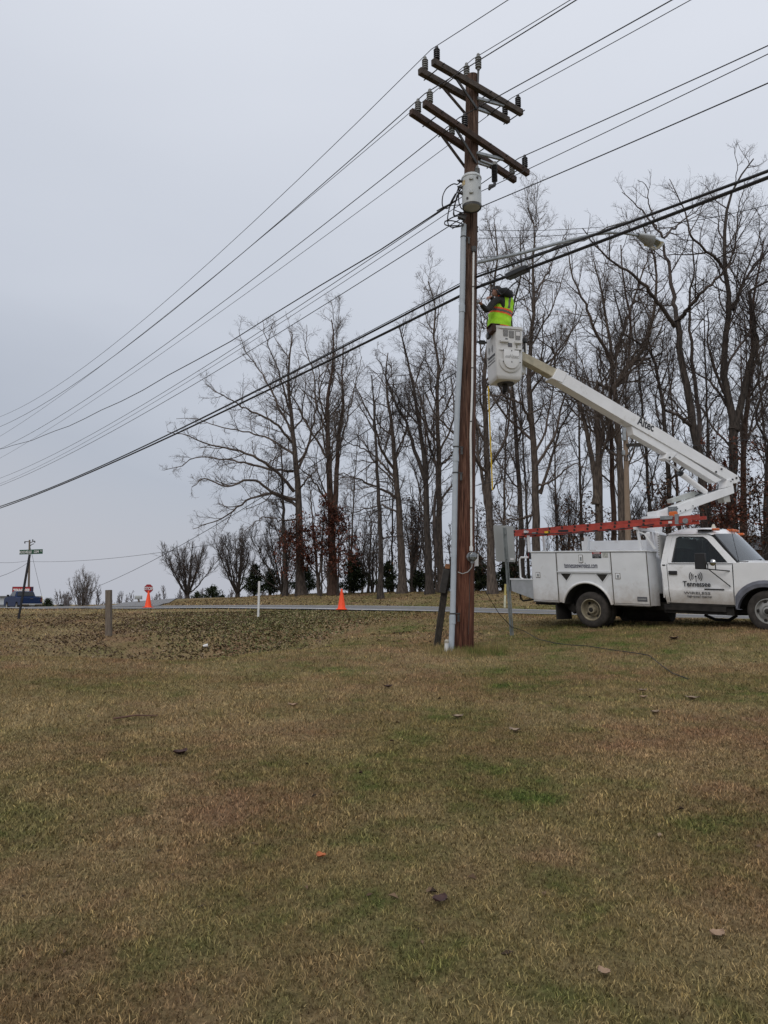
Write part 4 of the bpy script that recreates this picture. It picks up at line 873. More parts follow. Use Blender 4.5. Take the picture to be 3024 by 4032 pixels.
for near in (True, False):
    N0 = CN0 if near else CN1; sg = 1 if near else -1
    side_strip((1.53, 1.45), (1.60, 1.565), WHITE, 'cab_corner', None, near=near)
    dr = side_strip((1.612, 1.577), (2.785, 2.785), WHITE, 'door', None, near=near)
    if near: DOOR = dr
    # fender with arch
    m = MB(); top = [(2.80, 1.0), (3.3, .995), (3.9, .97), (front_s, .93)]
    fp = [(2.80, .20), (2.80, .985), (3.3, .985), (3.9, .96), (front_s - .03, .92), (front_s - .03, .20), (WB + .47, .20)] + arch_f[::-1][1:-1] + [(2.86, .20)]
    m.prism([(s, N0 + sg * .01, w) for s, w in fp], (0, sg * .05, 0)); TB(m, 'fender', WHITE)
    outer = archpts(WB - .03, .06, .615, 180, 0, 18); inner = archpts(WB - .03, .06, .49, 180, 0, 18)
    outer[0] = (2.80, .13); inner[0] = (2.905, .13); outer = [(max(2.805, s), min(w, .68)) for s, w in outer]
    m = MB(); k = len(outer); V = [(s, N0 - sg * .03, w) for s, w in inner] + [(s, N0 - sg * .035, w) for s, w in [(0.5 * (a[0] + b[0]), .5 * (a[1] + b[1])) for a, b in zip(inner, outer)]] + [(s, N0 + sg * .012, w) for s, w in outer] + [(s, N0 + sg * .10, w) for s, w in inner]
    m.add(V, [(i, i + 1, k + i + 1, k + i) for i in range(k - 1)] + [(k + i, k + i + 1, 2 * k + i + 1, 2 * k + i) for i in range(k - 1)] + [(3 * k + i, 3 * k + i + 1, i + 1, i) for i in range(k - 1)])
    TB(m, 'wheel_flare', FLARE, None, True)
m = MB(); m.box((1.56, 1.175, .58), (.03, 1.85, .76)); m.box((2.2, 1.175, .2), (1.25, 1.85, .05)); TB(m, 'cab_floor', UNDER)
m = MB(); m.box((2.83, 1.175, .58), (.03, 1.8, .74)); m.box((WB - .03, 1.175, .45), (1.0, 1.2, .5)); TB(m, 'firewall', UNDER)
# back panel of cab and roof shell
def cabring(w):   # (s_rear, s_front, n_inset, corner r)
    return None
GH = [(.955, 1.455, 2.84, .03), (1.10, 1.475, 2.72, .065), (1.30, 1.505, 2.565, .115), (1.46, 1.54, 2.44, .155)]
def ninset(w): return float(np.interp(w, [.955, 1.10, 1.30, 1.46, 1.55], [.02, .055, .105, .145, .175]))
def pill(a, b, wd_, name, near=True, th=.03):      # pillar bar following side plane
    sg = 1 if near else -1; N0 = CN0 if near else CN1
    m = MB(); vs = []
    for (s, w) in (a, b):
        n0 = N0 + sg * ninset(w)
        for ds, dn in ((-wd_ / 2, -.0), (wd_ / 2, -.0), (wd_ / 2, th), (-wd_ / 2, th)): vs.append((s + ds, n0 + sg * dn, w))
    m.add(vs, [(0, 1, 2, 3), (4, 5, 6, 7), (0, 1, 5, 4), (1, 2, 6, 5), (2, 3, 7, 6), (3, 0, 4, 7)]); return m
for near in (True, False):
    sg = 1 if near else -1; N0 = CN0 if near else CN1
    # door window frame polygon with hole (rounded) built as ring of quads
    outerp = [(1.575, .957), (1.60, 1.20), (1.655, 1.54), (1.80, 1.565), (2.30, 1.55), (2.43, 1.47), (2.62, 1.25), (2.86, .99), (2.83, .957)]
    innerp = [(1.655, .985), (1.685, 1.20), (1.725, 1.47), (1.78, 1.500), (2.235, 1.487), (2.31, 1.44), (2.50, 1.225), (2.70, .99), (2.69, .985)]
    k = len(outerp); m = MB()
    V = [(s, N0 + sg * ninset(w), w) for s, w in outerp] + [(s, N0 + sg * (ninset(w) + .004), w) for s, w in innerp] + [(s, N0 + sg * (ninset(w) + .035), w) for s, w in innerp]
    m.add(V, [(i, (i + 1) % k, k + (i + 1) % k, k + i) for i in range(k)] + [(k + i, k + (i + 1) % k, 2 * k + (i + 1) % k, 2 * k + i) for i in range(k)]); TB(m, 'door_frame', WHITE)
    m = MB(); sc_w = lambda p, f_: (2.17 + (p[0] - 2.17) * f_, 1.23 + (p[1] - 1.23) * f_)
    V = [(s, N0 + sg * (ninset(w) + .003), w) for s, w in innerp] + [(s, N0 + sg * (ninset(w) + .012), w) for s, w in [sc_w(p, .955) for p in innerp]]
    m.add(V, [(i, (i + 1) % k, k + (i + 1) % k, k + i) for i in range(k)]); TB(m, 'window_seal', BLACKP)
    m = MB(); m.add([(s, N0 + sg * (ninset(w) + .014), w) for s, w in innerp], [tuple(range(k))]); wn = TB(m, 'side_window', GLS)
    # cab corner pillar behind door
    m = MB(); P = [(1.45, .957), (1.57, .957), (1.60, 1.20), (1.65, 1.54), (1.60, 1.56), (1.53, 1.50), (1.475, 1.15)]
    m.prism([(s, N0 + sg * ninset(w), w) for s, w in P], (0, sg * .05, 0)); TB(m, 'rear_pillar', WHITE, smooth=False)
# rear wall of cab with grille like louvre and window
m = MB(); m.prism([(1.47, CN0 + .04, .30), (1.45, CN0 + .04, .957), (1.475, CN0 + .1, 1.15), (1.53, CN0 + .18, 1.52), (1.53, CN1 - .18, 1.52), (1.475, CN1 - .1, 1.15), (1.45, CN1 - .04, .957), (1.47, CN1 - .04, .30)], (.03, 0, 0)); TB(m, 'rear_wall', WHITE)
m = MB(); 
for i in range(9): m.box((1.40, CN0 + .24, 1.14 + .045 * i), (.02, .36, .028))
m.box((1.43, CN0 + .24, 1.3), (.02, .38, .48)); TB(m, 'headache_louvre', mat('dull louvre', (.34, .34, .33), .7))
# roof: domed grid
m = MB(); ns, nn_ = 14, 14; vs = []
for i in range(ns):
    for j in range(nn_):
        a = i / (ns - 1); b = j / (nn_ - 1); q = 1 - (2 * b - 1) ** 4
        s0, s1 = 1.53, 2.40 + .18 * (1 - (2 * b - 1) ** 2); s = s0 + (s1 - s0) * a
        n0 = CN0 + .14; n = n0 + (CN1 - .14 - n0) * b
        w = 1.54 + .13 * q * (1 - abs(2 * a - 1) ** 4.0) ** .8 + .03 * q
        if a > .97: w = 1.515 + .05 * q
        vs.append((s, n, w))
m.add(vs, [(i * nn_ + j, i * nn_ + j + 1, (i + 1) * nn_ + j + 1, (i + 1) * nn_ + j) for i in range(ns - 1) for j in range(nn_ - 1)])
TB(m, 'roof', WHITE, None, True)
# peeled paint patches and clearance lamps on roof
for j, q in enumerate((.46, 1.04, 1.175, 1.31, 1.88)):
    ss = 2.37 + .16 * (1 - ((q - 1.175) / .98) ** 2); m = MB(); m.box((ss, q, 1.605 + .045 * (1 - ((q - 1.175) / .98) ** 2)), (.13, .085, .045), bev=.015); TB(m, 'clearance_lamp', ORANGE)
for s, q, a, b in ((2.26, .42, .30, .10), (2.33, .80, .22, .14), (2.18, .95, .12, .3)):
    m = MB(); z0 = 1.66 if q > .6 else 1.615; m.lathe([(.001, .012), (a * .5, .008), (a * .52, 0), (.001, 0)], (s, q, z0), n=9); TB(m, 'bare_patch', INK, None)
m = MB(); m.lathe([(.001, .11), (.02, .11), (.055, .02), (.06, 0), (.001, 0)], (2.10, 1.35, 1.69), n=12); TB(m, 'roof_antenna', mat('cream plastic', (.6, .56, .45), .5), None, True)
# windscreen, pillars
wsp = []; 
for i, a in enumerate(np.linspace(0, 1, 6)):
    for j, b in enumerate(np.linspace(0, 1, 11)):
        bow = 1 - (2 * b - 1) ** 2; s = (2.44 + .14 * bow) * (1 - a) + (2.86 + .20 * bow) * a; w = 1.525 + .055 * bow if a == 0 else (1.525 + .055 * bow) * (1 - a) + (1.0 + .02 * bow) * a
        n0 = CN0 + (.17 * (1 - a) + .07 * a); wsp.append((s, n0 + (CN1 + CN0 - 2 * n0) * b, w))
m = MB(); m.add(wsp, [(i * 11 + j, i * 11 + j + 1, (i + 1) * 11 + j + 1, (i + 1) * 11 + j) for i in range(5) for j in range(10)]); TB(m, 'windscreen', GLW, None, True)
for N0, sg in ((CN0, 1), (CN1, -1)):
    m = MB(); m.bar((2.44, N0 + sg * .165, 1.515), (2.86, N0 + sg * .062, .995), .05, .05); TB(m, 'windscreen_seal', BLACKP)
m = MB(); m.bar((2.95, CN0 + .3, 1.02), (3.02, CN0 + .95, 1.075), .018, .02); m.bar((2.98, CN0 + .95, 1.06), (3.05, CN0 + .45, 1.03), .012); TB(m, 'wiper', BLACKP)
m = MB(); m.bar((3.02, CN0 + 1.1, 1.05), (3.03, CN0 + 1.65, 1.075), .018, .02); TB(m, 'wiper', BLACKP)
m = MB(); m.box((2.93, 1.175, 1.0), (.20, 1.7, .03)); TB(m, 'cowl', BLACKP)
# hood
m = MB(); vs = []; 
for i, a in enumerate(np.linspace(0, 1, 9)):
    for j, b in enumerate(np.linspace(0, 1, 13)):
        bow = 1 - abs(2 * b - 1) ** 2.2; s = 2.82 + .14 * bow * (1 - a) + (front_s - 2.82) * a - .0; w = .975 + .06 * bow + .025 * (1 - a) - .09 * a ** 2 - (.03 if j in (0, 12) else 0); vs.append((s, CN0 + .012 + (CN1 - CN0 - .024) * b, w))
m.add(vs, [(i * 13 + j, i * 13 + j + 1, (i + 1) * 13 + j + 1, (i + 1) * 13 + j) for i in range(8) for j in range(12)]); TB(m, 'hood', WHITE, None, True)
m = MB(); m.box((front_s - .02, 1.175, .66), (.06, 1.9, .40), bev=.02); gr_ = TB(m, 'grille', mat('grey grille', (.12, .12, .13), .5), None)
for q in (CN0 + .2, CN1 - .2): m = MB(); m.box((front_s + .02, q, .70), (.03, .34, .2), bev=.01); TB(m, 'headlight', LENS, None)
m = MB(); m.box((front_s + .10, 1.175, .32), (.16, 2.0, .22), bev=.04); TB(m, 'front_bumper', STEELB, None)
m = MB(); m.tube([(2.90, CN0 + .04, .98), (2.78, CN0 + .05, 1.66)], .005, 5); TB(m, 'radio_antenna', BLACKP)
# door furniture and lettering
m = MB(); m.box((1.69, CN0 - .01, .785), (.165, .022, .075), bev=.008); TB(m, 'handle', BLACKP, DOOR)
m = MB(); m.box((1.515, CN0 + .004, .935), (.06, .01, .022)); TB(m, 'vent_slot', BLACKP)
m = MB(); m.box((2.45, CN0 - .008, .485), (.36, .014, .022), bev=.004); TB(m, 'side_moulding', BLACKP, DOOR)
m = MB(); m.box((2.2, CN0 - .001, .968), (1.2, .012, .01)); TB(m, 'belt_moulding', BLACKP, DOOR)
LP = CN0 - .004
text_mesh('Tennessee', .140, INK, DOOR, (2.13, LP - .002, .532), (1, 0, 0), (0, 0, 1), sx=.86, bold=.002, fn=tf)
text_mesh('WIRELESS', .066, mat('dark grey lettering', (.06, .06, .065), .5), DOOR, (2.13, LP + .0, .385), (1, 0, 0), (0, 0, 1), sx=1.75, bold=0, fn=tf)
text_mesh('high-speed internet', .062, INK, DOOR, (2.17, LP + .004, .325), (1, 0, 0), (0, 0, 1), sx=.95, fn=tf)
m = MB(); lc = (2.12, LP, .72); m.lathe([(.001, -.002), (.017, -.002), (.017, .002), (.001, .002)], lc, (0, 1, 0), 14)
def arcband(c, r0, r1, a0, a1, nn=10):
    V = []; 
    for i in range(nn + 1):
        a = R(a0 + (a1 - a0) * i / nn)
        for r in (r0, r1): V.append((c[0] + r * cos(a), LP - .002, c[2] + r * sin(a)))
    m.add(V, [(2 * i, 2 * i + 1, 2 * i + 3, 2 * i + 2) for i in range(nn)])
for r in (.047, .078, .112): 
    for a in (0, 180): arcband(lc, r, r + .014, a - 42, a + 42)
TB(m, 'signal_emblem', INK, DOOR)
m = MB(); m.box((2.125, LP - .002, .655), (.012, .003, .075)); TB(m, 'emblem_mast', INKG, DOOR)
# mirror
mir = MB(); mir.box((2.33, -.10, 1.0), (.20, .05, .30), bev=.03); M_ = TB(mir, 'side_mirror', BLACKP, None, True)
m = MB(); m.tube([(2.40, -.07, 1.03), (2.44, -.05, .93), (2.44, -.05, .86), (2.36, -.04, .86)], .012, 6); m.tube([(2.36, -.04, .86), (2.74, CN0, .83)], .012, 6); m.tube([(2.44, -.05, .86), (2.74, CN0 - .005, .545)], .010, 6); TB(m, 'mirror_arm', BLACKP, M_, True)
m = MB(); m.lathe([(.001, -.03), (.045, -.02), (.062, 0), (.055, .02), (.001, .025)], (2.55, -.10, .975), (.1, 1, 0), 18); TB(m, 'convex_mirror', STEELB, M_, True)
m = MB(); m.tube([(2.55, -.09, .96), (2.59, -.09, .93), (2.59, -.08, .85)], .010, 6); TB(m, 'bracket', BLACKP, M_)
# interior
m = MB(); m.box((1.85, 1.175, .62), (.5, 1.5, .2), bev=.04); m.box((1.72, 1.175, .98), (.16, 1.5, .60), bev=.05); TB(m, 'seat', SEATM)
m = MB(); m.box((2.72, 1.175, .88), (.26, 1.7, .22), bev=.04); TB(m, 'dashboard', BLACKP)
m = MB(); A_ = np.linspace(0, 2 * pi, 25); m.tube([(2.50 + .07 * sin(a), 1.62 + .19 * cos(a), 1.0 + .17 * sin(a)) for a in A_], .012, 6, caps=False); m.tube([(2.5, 1.62, 1.0), (2.7, 1.62, .92)], .02, 6); TB(m, 'steering_wheel', BLACKP)

# ---- pedestal, ladder rack
m = MB(); m.box((1.02, 1.17, 1.05), (.30, .40, 1.2), bev=.02); m.lathe([(.001, 0), (.15, 0), (.15, .30), (.24, .34), (.24, .38), (.001, .38)], (1.0, 1.17, 1.6), n=20); TB(m, 'pedestal', WHITE2)
for s, lean in ((-1.46, 0), (1.08, .05)):
    for q in (.14, .80):
        m = MB(); m.bar((s + lean, q, 1.205), (s, q, 1.66), .05, .045); TB(m, 'rack_post', WHITE2)
    m = MB(); m.bar((s, .0, 1.66), (s, .95, 1.66), .05, .05); TB(m, 'rack_crossbar', WHITE2)
m = MB(); m.bar((1.22, .14, 1.55), (1.36, .22, 1.25), .04, .03); m.bar((1.10, .14, 1.60), (1.22, .14, 1.55), .03, .03); TB(m, 'rack_brace', WHITE2)
m = MB(); m.bar((-1.25, 1.0, 1.24), (-.55, 1.5, 1.30), .05, .03); TB(m, 'long_flat_bar', mat('dull grey bar', (.30, .29, .27), .7))
m = MB(); m.prism([(-.78, 1.3, 1.2), (-.70, 1.3, 1.62), (-.62, 1.3, 1.62), (-.66, 1.3, 1.2)], (0, .12, 0)); TB(m, 'support_stanchion', WHITE2)
# ladder (rests on the rack)
lad = thing('extension_ladder', 'red fibreglass extension ladder lying along the rack of the white truck', 'ladder', TO, -YAW, world=False)
lz = lambda s: 1.60 + .045 * (s + 1.9)
for k, (s0, s1, dz, nn0) in enumerate(((-1.93, 2.12, 0, .12), (-1.93, 2.27, .074, .15))):
    for j, q in enumerate((nn0, nn0 + .40 - .06 * k)):
        m = MB(); m.bar((s0, q, lz(s0) + dz), (s1, q, lz(s1) + dz), .028, .068); TB(m, 'rail', REDL if k == 0 else mat('darker red rail', (.34, .045, .03), .5, var=.2), lad)
    for i in range(13):
        s = -1.82 + .305 * i
        if s > s1: break
        m = MB(); m.tube([(s, nn0 - .020, lz(s) + dz), (s, nn0 + .42 - .06 * k, lz(s) + dz)], .026, 10); TB(m, 'rung', mat('rung end', (.02, .018, .016), .6), lad)
for s, w_, mt, tx_ in ((-1.28, .12, LABELG, ''), (-.95, .14, YELR, ''), (-.56, .24, INK, ''), (1.72, .07, WHS, '')):
    m = MB(); m.box((s, .103, lz(s)), (w_, .004, .045)); TB(m, 'label', mt, lad)
for s in (1.85,):
    m = MB(); m.box((s, .12, lz(s) + .05), (.07, .06, .19)); TB(m, 'guide_bracket', GREYM, lad)
    m = MB(); m.box((s - .2, .118, lz(s) + .085), (.24, .062, .07)); TB(m, 'reinforcement', GREYM, lad)
m = MB(); m.lathe([(.001, -.03), (.05, -.03), (.05, .03), (.001, .03)], (2.02, .10, lz(2.05)), (0, 1, 0), 14); TB(m, 'pulley', GREYM, lad)
m = MB(); m.tube([(-1.6, .10, 1.62), (-.5, .10, 1.60), (.6, .10, 1.64), (1.4, .10, 1.74)], .008, 5); TB(m, 'rope', INK, lad)

# ---- boom, in its own vertical plane
Tu = np.array([5.7132, 15.6638, 2.598]); bd = np.array([-.90678, -.4216, 0]); bn = np.array([bd[1], -bd[0], 0])   # bn points to the far side
if bn[1] < 0: bn = -bn
def BPt(u, v):
    r = ray(u, v); o_ = np.array([0, 0, EYE]); t = np.dot(Tu - o_, bn) / np.dot(r, bn); return o_ + r * t
r4 = lambda x, y: BPt(2400 + x / 3.016, 1600 + y / 3.016)
r3 = lambda x, y: BPt(1750 + x / 1.746, 850 + y / 1.746)
def bprism(name, pts, n0, n1, mt, par=None, bevel=.006, **k):
    m = MB(); P = [LOC(p + bn * n0) for p in pts]; ex = LOC(pts[0] + bn * n1) - LOC(pts[0] + bn * n0); m.prism(P, ex); return m.build(name, mt, par or truck, bevel=bevel, **k)
def ins(P, k): return P
up_poly = [r3(790, 1068), r3(730, 1130), r3(742, 1145), r4(-10, 75), r4(230, 240), r4(640, 500), r4(1290, 880), r4(1390, 925), r4(1470, 920), r4(1497, 870), r4(1470, 825), r4(1370, 765), r4(0, -52)]
up_poly = [r3(748, 1065), r3(722, 1128), r3(770, 1158), r4(230, 240), r4(1345, 880), r4(1410, 925), r4(1470, 918), r4(1497, 870), r4(1475, 830), r4(1365, 765), r4(0, -50), r3(800, 1085)]
ub = bprism('upper_boom', up_poly, -.11, .11, WHITE)
bprism('collar', [r3(752, 1058), r3(715, 1128), r3(785, 1158), r3(818, 1090)], -.125, .125, WHITE, ub)
bprism('boom_reinforcement', [r4(225, 240), r4(250, 345), r4(640, 570), r4(760, 560), r4(735, 610), r4(1225, 915), r4(1300, 880), r4(1215, 830), r4(700, 500)], -.085, .085, WHITE, ub)
bprism('cylinder_lug', [r4(640, 565), r4(610, 625), r4(680, 652), r4(770, 560)], -.10, .10, WHITE, ub)
for a, b in ((665, 618), (1213, 788), (1278, 755), (1408, 878), (1455, 860)):
    m = MB(); c0 = LOC(r4(a, b) - bn * .113); ax_ = LOC(r4(a, b) - bn * .2) - LOC(r4(a, b)); m.lathe([(.001, .0), (.022, .0), (.022, .02), (.001, .02)], c0, ax_, 12); m.build('pin', BLACKP, ub)
bprism('inner_boom', [r3(520, 940), r3(520, 1000), r3(735, 1118), r3(765, 1066)], -.085, .085, CREAM, None, bevel=.012)
# lower arm
lw = bprism('lower_boom', [r4(500, 1250), r4(510, 1330), r4(700, 1312), r4(960, 1205), r4(1422, 1040), r4(1410, 950), r4(900, 1122), r4(680, 1215), r4(560, 1245)], -.14, .14, WHITE)
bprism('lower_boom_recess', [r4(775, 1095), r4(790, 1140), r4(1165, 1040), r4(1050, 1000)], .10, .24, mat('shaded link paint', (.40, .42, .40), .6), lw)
bprism('turret_cheek', [r4(700, 1300), r4(720, 1330), r4(880, 1330), r4(960, 1210), r4(900, 1220)], -.12, .12, WHITE, lw)
bprism('elbow_link', [r4(1320, 975), r4(1345, 880), r4(1385, 868), r4(1412, 900), r4(1408, 950)], -.13, .13, WHITE, lw)
bprism('link_bracket', [r4(1310, 1085), r4(1330, 1145), r4(1400, 1140), r4(1385, 1060)], -.09, .09, mat('link bracket paint', (.5, .5, .47), .5), lw)
for a, b in ((780, 1252), (745, 1222), (840, 1240), (925, 1190), (1378, 900), (1405, 1120)):
    m = MB(); c0 = LOC(r4(a, b) - bn * .142); ax_ = LOC(r4(a, b) - bn * .2) - LOC(r4(a, b)); m.lathe([(.001, .0), (.014, .0), (.014, .012), (.001, .012)], c0, ax_, 10); m.build('bolt', BLACKP, lw)
bprism('strap_plate', [r4(905, 1135), r4(910, 1205), r4(945, 1195), r4(940, 1125)], -.15, .0, WHITE, lw)
m = MB(); m.tube([LOC(r4(835, 790)), LOC(r4(1140, 1020))], .062, 16); cy = m.build('lift_cylinder', WHITE, truck, True)
m = MB(); m.tube([LOC(r4(670, 635)), LOC(r4(850, 795))], .026, 12); m.build('cylinder_rod', STEELB, cy, True)
m = MB(); m.tube([LOC(r4(825, 780)), LOC(r4(852, 805))], .066, 16); m.build('gland', BLACKP, cy, True)
m = MB(); m.tube([LOC(r4(1040, 1060) + bn * .05), LOC(r4(1110, 1020) + bn * .0), LOC(r4(1190, 1015)), LOC(r4(1260, 990) - bn * .05), LOC(r4(1290, 930))], .014, 6); m.build('hydraulic_hose', INK, truck, True)
m = MB(); m.tube([LOC(r4(1090, 1190)), LOC(r4(1130, 1225)), LOC(r4(1185, 1215)), LOC(r4(1180, 1150))], .012, 6); m.build('hydraulic_hose', INK, truck, True)
m = MB(); c0 = LOC(r4(630, 1300) - bn * .30); m.box(c0, (.17, .10, .12), bev=.02); m.build('beacon', ORANGE, truck)
m = MB(); m.box(LOC(r4(630, 1255) - bn * .28), (.2, .01, .17)); m.build('beacon_guard', LENS, truck)
# brand lettering on boom
q0, q1 = r4(300, 245), r4(455, 320); X_ = LOC(q1) - LOC(q0)
text_mesh('Altec', .27, INK, ub, LOC(r4(380, 268) - bn * .113), X_, np.cross(LOC(Tu - bn) - LOC(Tu), X_), bold=.006, sx=.8, shear=0)

# ---- bucket
BZ0, BZ1 = 5.76, 6.83
phi = R(12); fx = np.array([cos(phi), sin(phi), 0]); lx = np.array([-sin(phi), cos(phi), 0])
c00 = W(1952, 1400, 13.92); c00[2] = 0; BWd = .585
def bucket_ring(z, k, inset=0, r=.05):
    """rounded square ring at height z, k = scale about centre"""
    cen = c00 + fx * BWd / 2 + lx * BWd / 2; h = BWd / 2 * k - inset; P = []
    for (sx_, sy_, a0) in ((-1, -1, 180), (1, -1, 270), (1, 1, 0), (-1, 1, 90)):
        rr_ = .02 if (sx_, sy_) == (-1, -1) else r
        for i in range(5):
            a = R(a0 + 90 * i / 4); P.append(cen + fx * (sx_ * (h - rr_) + rr_ * cos(a)) + lx * (sy_ * (h - rr_) + rr_ * sin(a)) + UP * z)
    return P
rings = [(BZ0 + .0, .55), (BZ0 + .015, .80), (BZ0 + .05, .88), (BZ0 + .10, .905), (BZ0 + .5, .955), (BZ1 - .06, .985), (BZ1 - .05, 1.01), (BZ1, 1.02)]
m = MB(); vs = []
for z, k in rings: vs += [LOC(p) for p in bucket_ring(z, k)]
inn = [(BZ1, .96), (BZ1 - .3, .93), (BZ0 + .12, .84)]
for z, k in inn: vs += [LOC(p) for p in bucket_ring(z, k)]
nr = len(rings) + len(inn); fs = [(i * 20 + j, i * 20 + (j + 1) % 20, (i + 1) * 20 + (j + 1) % 20, (i + 1) * 20 + j) for i in range(nr - 1) for j in range(20)] + [tuple(range(20))[::-1], tuple((nr - 1) * 20 + j for j in range(20))]
m.add(vs, fs); bk = m.build('bucket', BUCKETW, truck, True, angle=35)
def BF(a, z, d=0.):     # point on the front face: a metres from left corner; d outwards
    k = np.interp(z, [BZ0 + .1, BZ1], [.905, 1.02]); cen = c00 + fx * BWd / 2 + lx * BWd / 2
    return LOC(cen + fx * (-BWd / 2 + a) - lx * (BWd / 2 * k + d) + UP * z)
def BLf(a, z, d=0.):    # left face: a metres from far edge towards camera
    k = np.interp(z, [BZ0 + .1, BZ1], [.905, 1.02]); cen = c00 + fx * BWd / 2 + lx * BWd / 2
    return LOC(cen + lx * (BWd / 2 - a) - fx * (BWd / 2 * k + d) + UP * z)
def bpan(name, mt, a0, a1, z0, z1, d0=.0, d1=.006, par=None):
    m = MB(); m.add([BF(a, z, d) for d in (d0 - .02, d1) for a, z in ((a0, z0), (a1, z0), (a1, z1), (a0, z1))], [(0, 1, 2, 3), (4, 5, 6, 7), (0, 1, 5, 4), (1, 2, 6, 5), (2, 3, 7, 6), (3, 0, 4, 7)]); return m.build(name, mt, par or bk)
pz = lambda y: BZ1 - (y - 950) / 4.808 / FPX * 14.9   # zoom row -> height
pa = lambda x: (x - 490) / 4.808 / FPX * 14.9 * 1.06
bpan('top_rib', BUCKETW, pa(560), pa(985), pz(998), pz(985), 0, .014)
for x0, x1, y0, y1, mt in ((635, 720, 1020, 1140, LABELG), (742, 832, 1035, 1165, LABELG), (860, 948, 1030, 1195, LABELG), (675, 714, 1178, 1210, INKG), (722, 795, 1265, 1340, INKG)):
    bpan('decal', mt, pa(x0), pa(x1), pz(y1), pz(y0))
bpan('decal_panel', WHS, pa(868), pa(940), pz(1120), pz(1045), 0, .008)
for x0, x1, y0, y1 in ((570, 722, 1225, 1262), (838, 965, 1232, 1270), (835, 965, 1375, 1395)): bpan('step_ledge', BUCKETW, pa(x0), pa(x1), pz(y1), pz(y0), 0, .05)
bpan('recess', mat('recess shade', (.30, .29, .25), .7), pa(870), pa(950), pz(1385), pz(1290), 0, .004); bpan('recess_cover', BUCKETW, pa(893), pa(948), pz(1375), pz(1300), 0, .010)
bpan('rib', BUCKETW, pa(560), pa(720), pz(1410), pz(1392), 0, .016); bpan('rib', BUCKETW, pa(830), pa(960), pz(1422), pz(1408), 0, .014)
def dome(name, cx_, cz_, r, d, mt, top):
    m = MB(); P = [(cx_ + r * cos(a), cz_ + r * sin(a)) for a in np.linspace(pi, 2 * pi, 18)] + [(cx_ + r, top), (cx_ - r, top)]
    Q = [(cx_ + (x - cx_) * .93, cz_ + (z - cz_) * .93) for x, z in P]; k = len(P)
    m.add([BF(x, z, -.02) for x, z in P] + [BF(x, z, d * .7) for x, z in P] + [BF(x, z, d) for x, z in Q], [(i, (i + 1) % k, k + (i + 1) % k, k + i) for i in range(k)] + [(k + i, k + (i + 1) % k, 2 * k + (i + 1) % k, 2 * k + i) for i in range(k)] + [tuple(2 * k + i for i in range(k))]); return m.build(name, mt, bk, True, angle=50)
dome('outer_boss', pa(755), pz(1610), .225, .03, BUCKETW, pz(1590)); dome('mount_boss', pa(765), pz(1610), .165, .055, BUCKETW, pz(1410))
for x in (622, 776, 930):
    for y in (1425, 1636):
        m = MB(); c0 = BF(pa(x) - .008, pz(y), .052); ax_ = BF(.1, 6.2, .1) - BF(.1, 6.2, 0); m.lathe([(.001, 0), (.011, 0), (.011, .012), (.001, .012)], c0, ax_, 8); m.build('bolt', BLACKP, bk)
FX = BF(.3, 6.3) - BF(.2, 6.3); FZ = np.array([0, 0, 1.])
text_mesh('Altec', .10, mat('embossed lettering', (.50, .505, .50), .5), bk, BF(pa(810), pz(1560), .058), FX, FZ, bold=.002, ext=.004, sx=.95)
m = MB(); 
for i in range(3): m.add([BF(pa(640) + .028 * i + dx, pz(1560) + dz, .060) for dx, dz in ((0, 0), (.02, 0), (.05, .045 + .0 * i), (.03, .045))], [(0, 1, 2, 3)])
m.build('emblem', mat('embossed lettering', (.50, .505, .50), .5), bk)
LX = BLf(.3, 6.3) - BLf(.2, 6.3)
text_mesh('Tennessee', .105, INK, bk, BLf(.30, pz(1495), .004), LX, FZ, bold=.002, sx=.95)
text_mesh('WIRELESS', .055, INKG, bk, BLf(.30, pz(1555), .004), LX, FZ, sx=1.6); text_mesh('high-speed internet', .045, INKG, bk, BLf(.30, pz(1605), .004), LX, FZ, sx=1.15)
m = MB()
for r in (.04, .075, .11):
    for s_ in (1, -1):
        V = []
        for i in range(11):
            a = R(-42 + 84 * i / 10)
            for q in (r, r + .013): V.append(BLf(.30 + s_ * q * cos(a), pz(1330) + q * sin(a), .004))
        m.add(V, [(2 * i, 2 * i + 1, 2 * i + 3, 2 * i + 2) for i in range(10)])
m.build('signal_emblem', INK, bk)
bc = c00 + fx * BWd / 2 + lx * BWd / 2
m = MB(); m.lathe([(.001, -.02), (.17, -.02), (.17, .01), (.001, .01)], LOC(bc + fx * .02 + UP * BZ0), n=20)
m.build('base_flange', DARKM, bk)
m = MB(); q = LOC(bc + UP * (BZ0 - .0)); m.tube([q, q - UP * .16], .055, 10); m.tube([q - UP * .14, q - UP * .20 - np.array([.04, 0, 0])], .03, 8); m.build('rotator_stub', UNDER, bk)
# mounting bracket and control handle right of the bucket
q = LOC(bc + fx * .36 + lx * .08 + UP * 6.25); m = MB(); m.box(q, (.16, .22, .5), bev=.02); m.build('bucket_bracket', WHITE2, truck)
q = LOC(bc + fx * .42 - lx * .05 + UP * 6.62); m = MB(); m.tube([q, q - UP * .32], .022, 8); m.build('control_lever', BLACKP, truck); 
m = MB(); m.tube([q + UP * .07, q - UP * .0], [.05, .055], 10); m.build('lever_knob', BLACKP, truck); m = MB(); m.tube([q - UP * .03 + np.array([.03, 0, 0]), q - UP * .22 + np.array([.03, 0, 0])], .014, 6); m.build('lever_grip', WHS, truck)
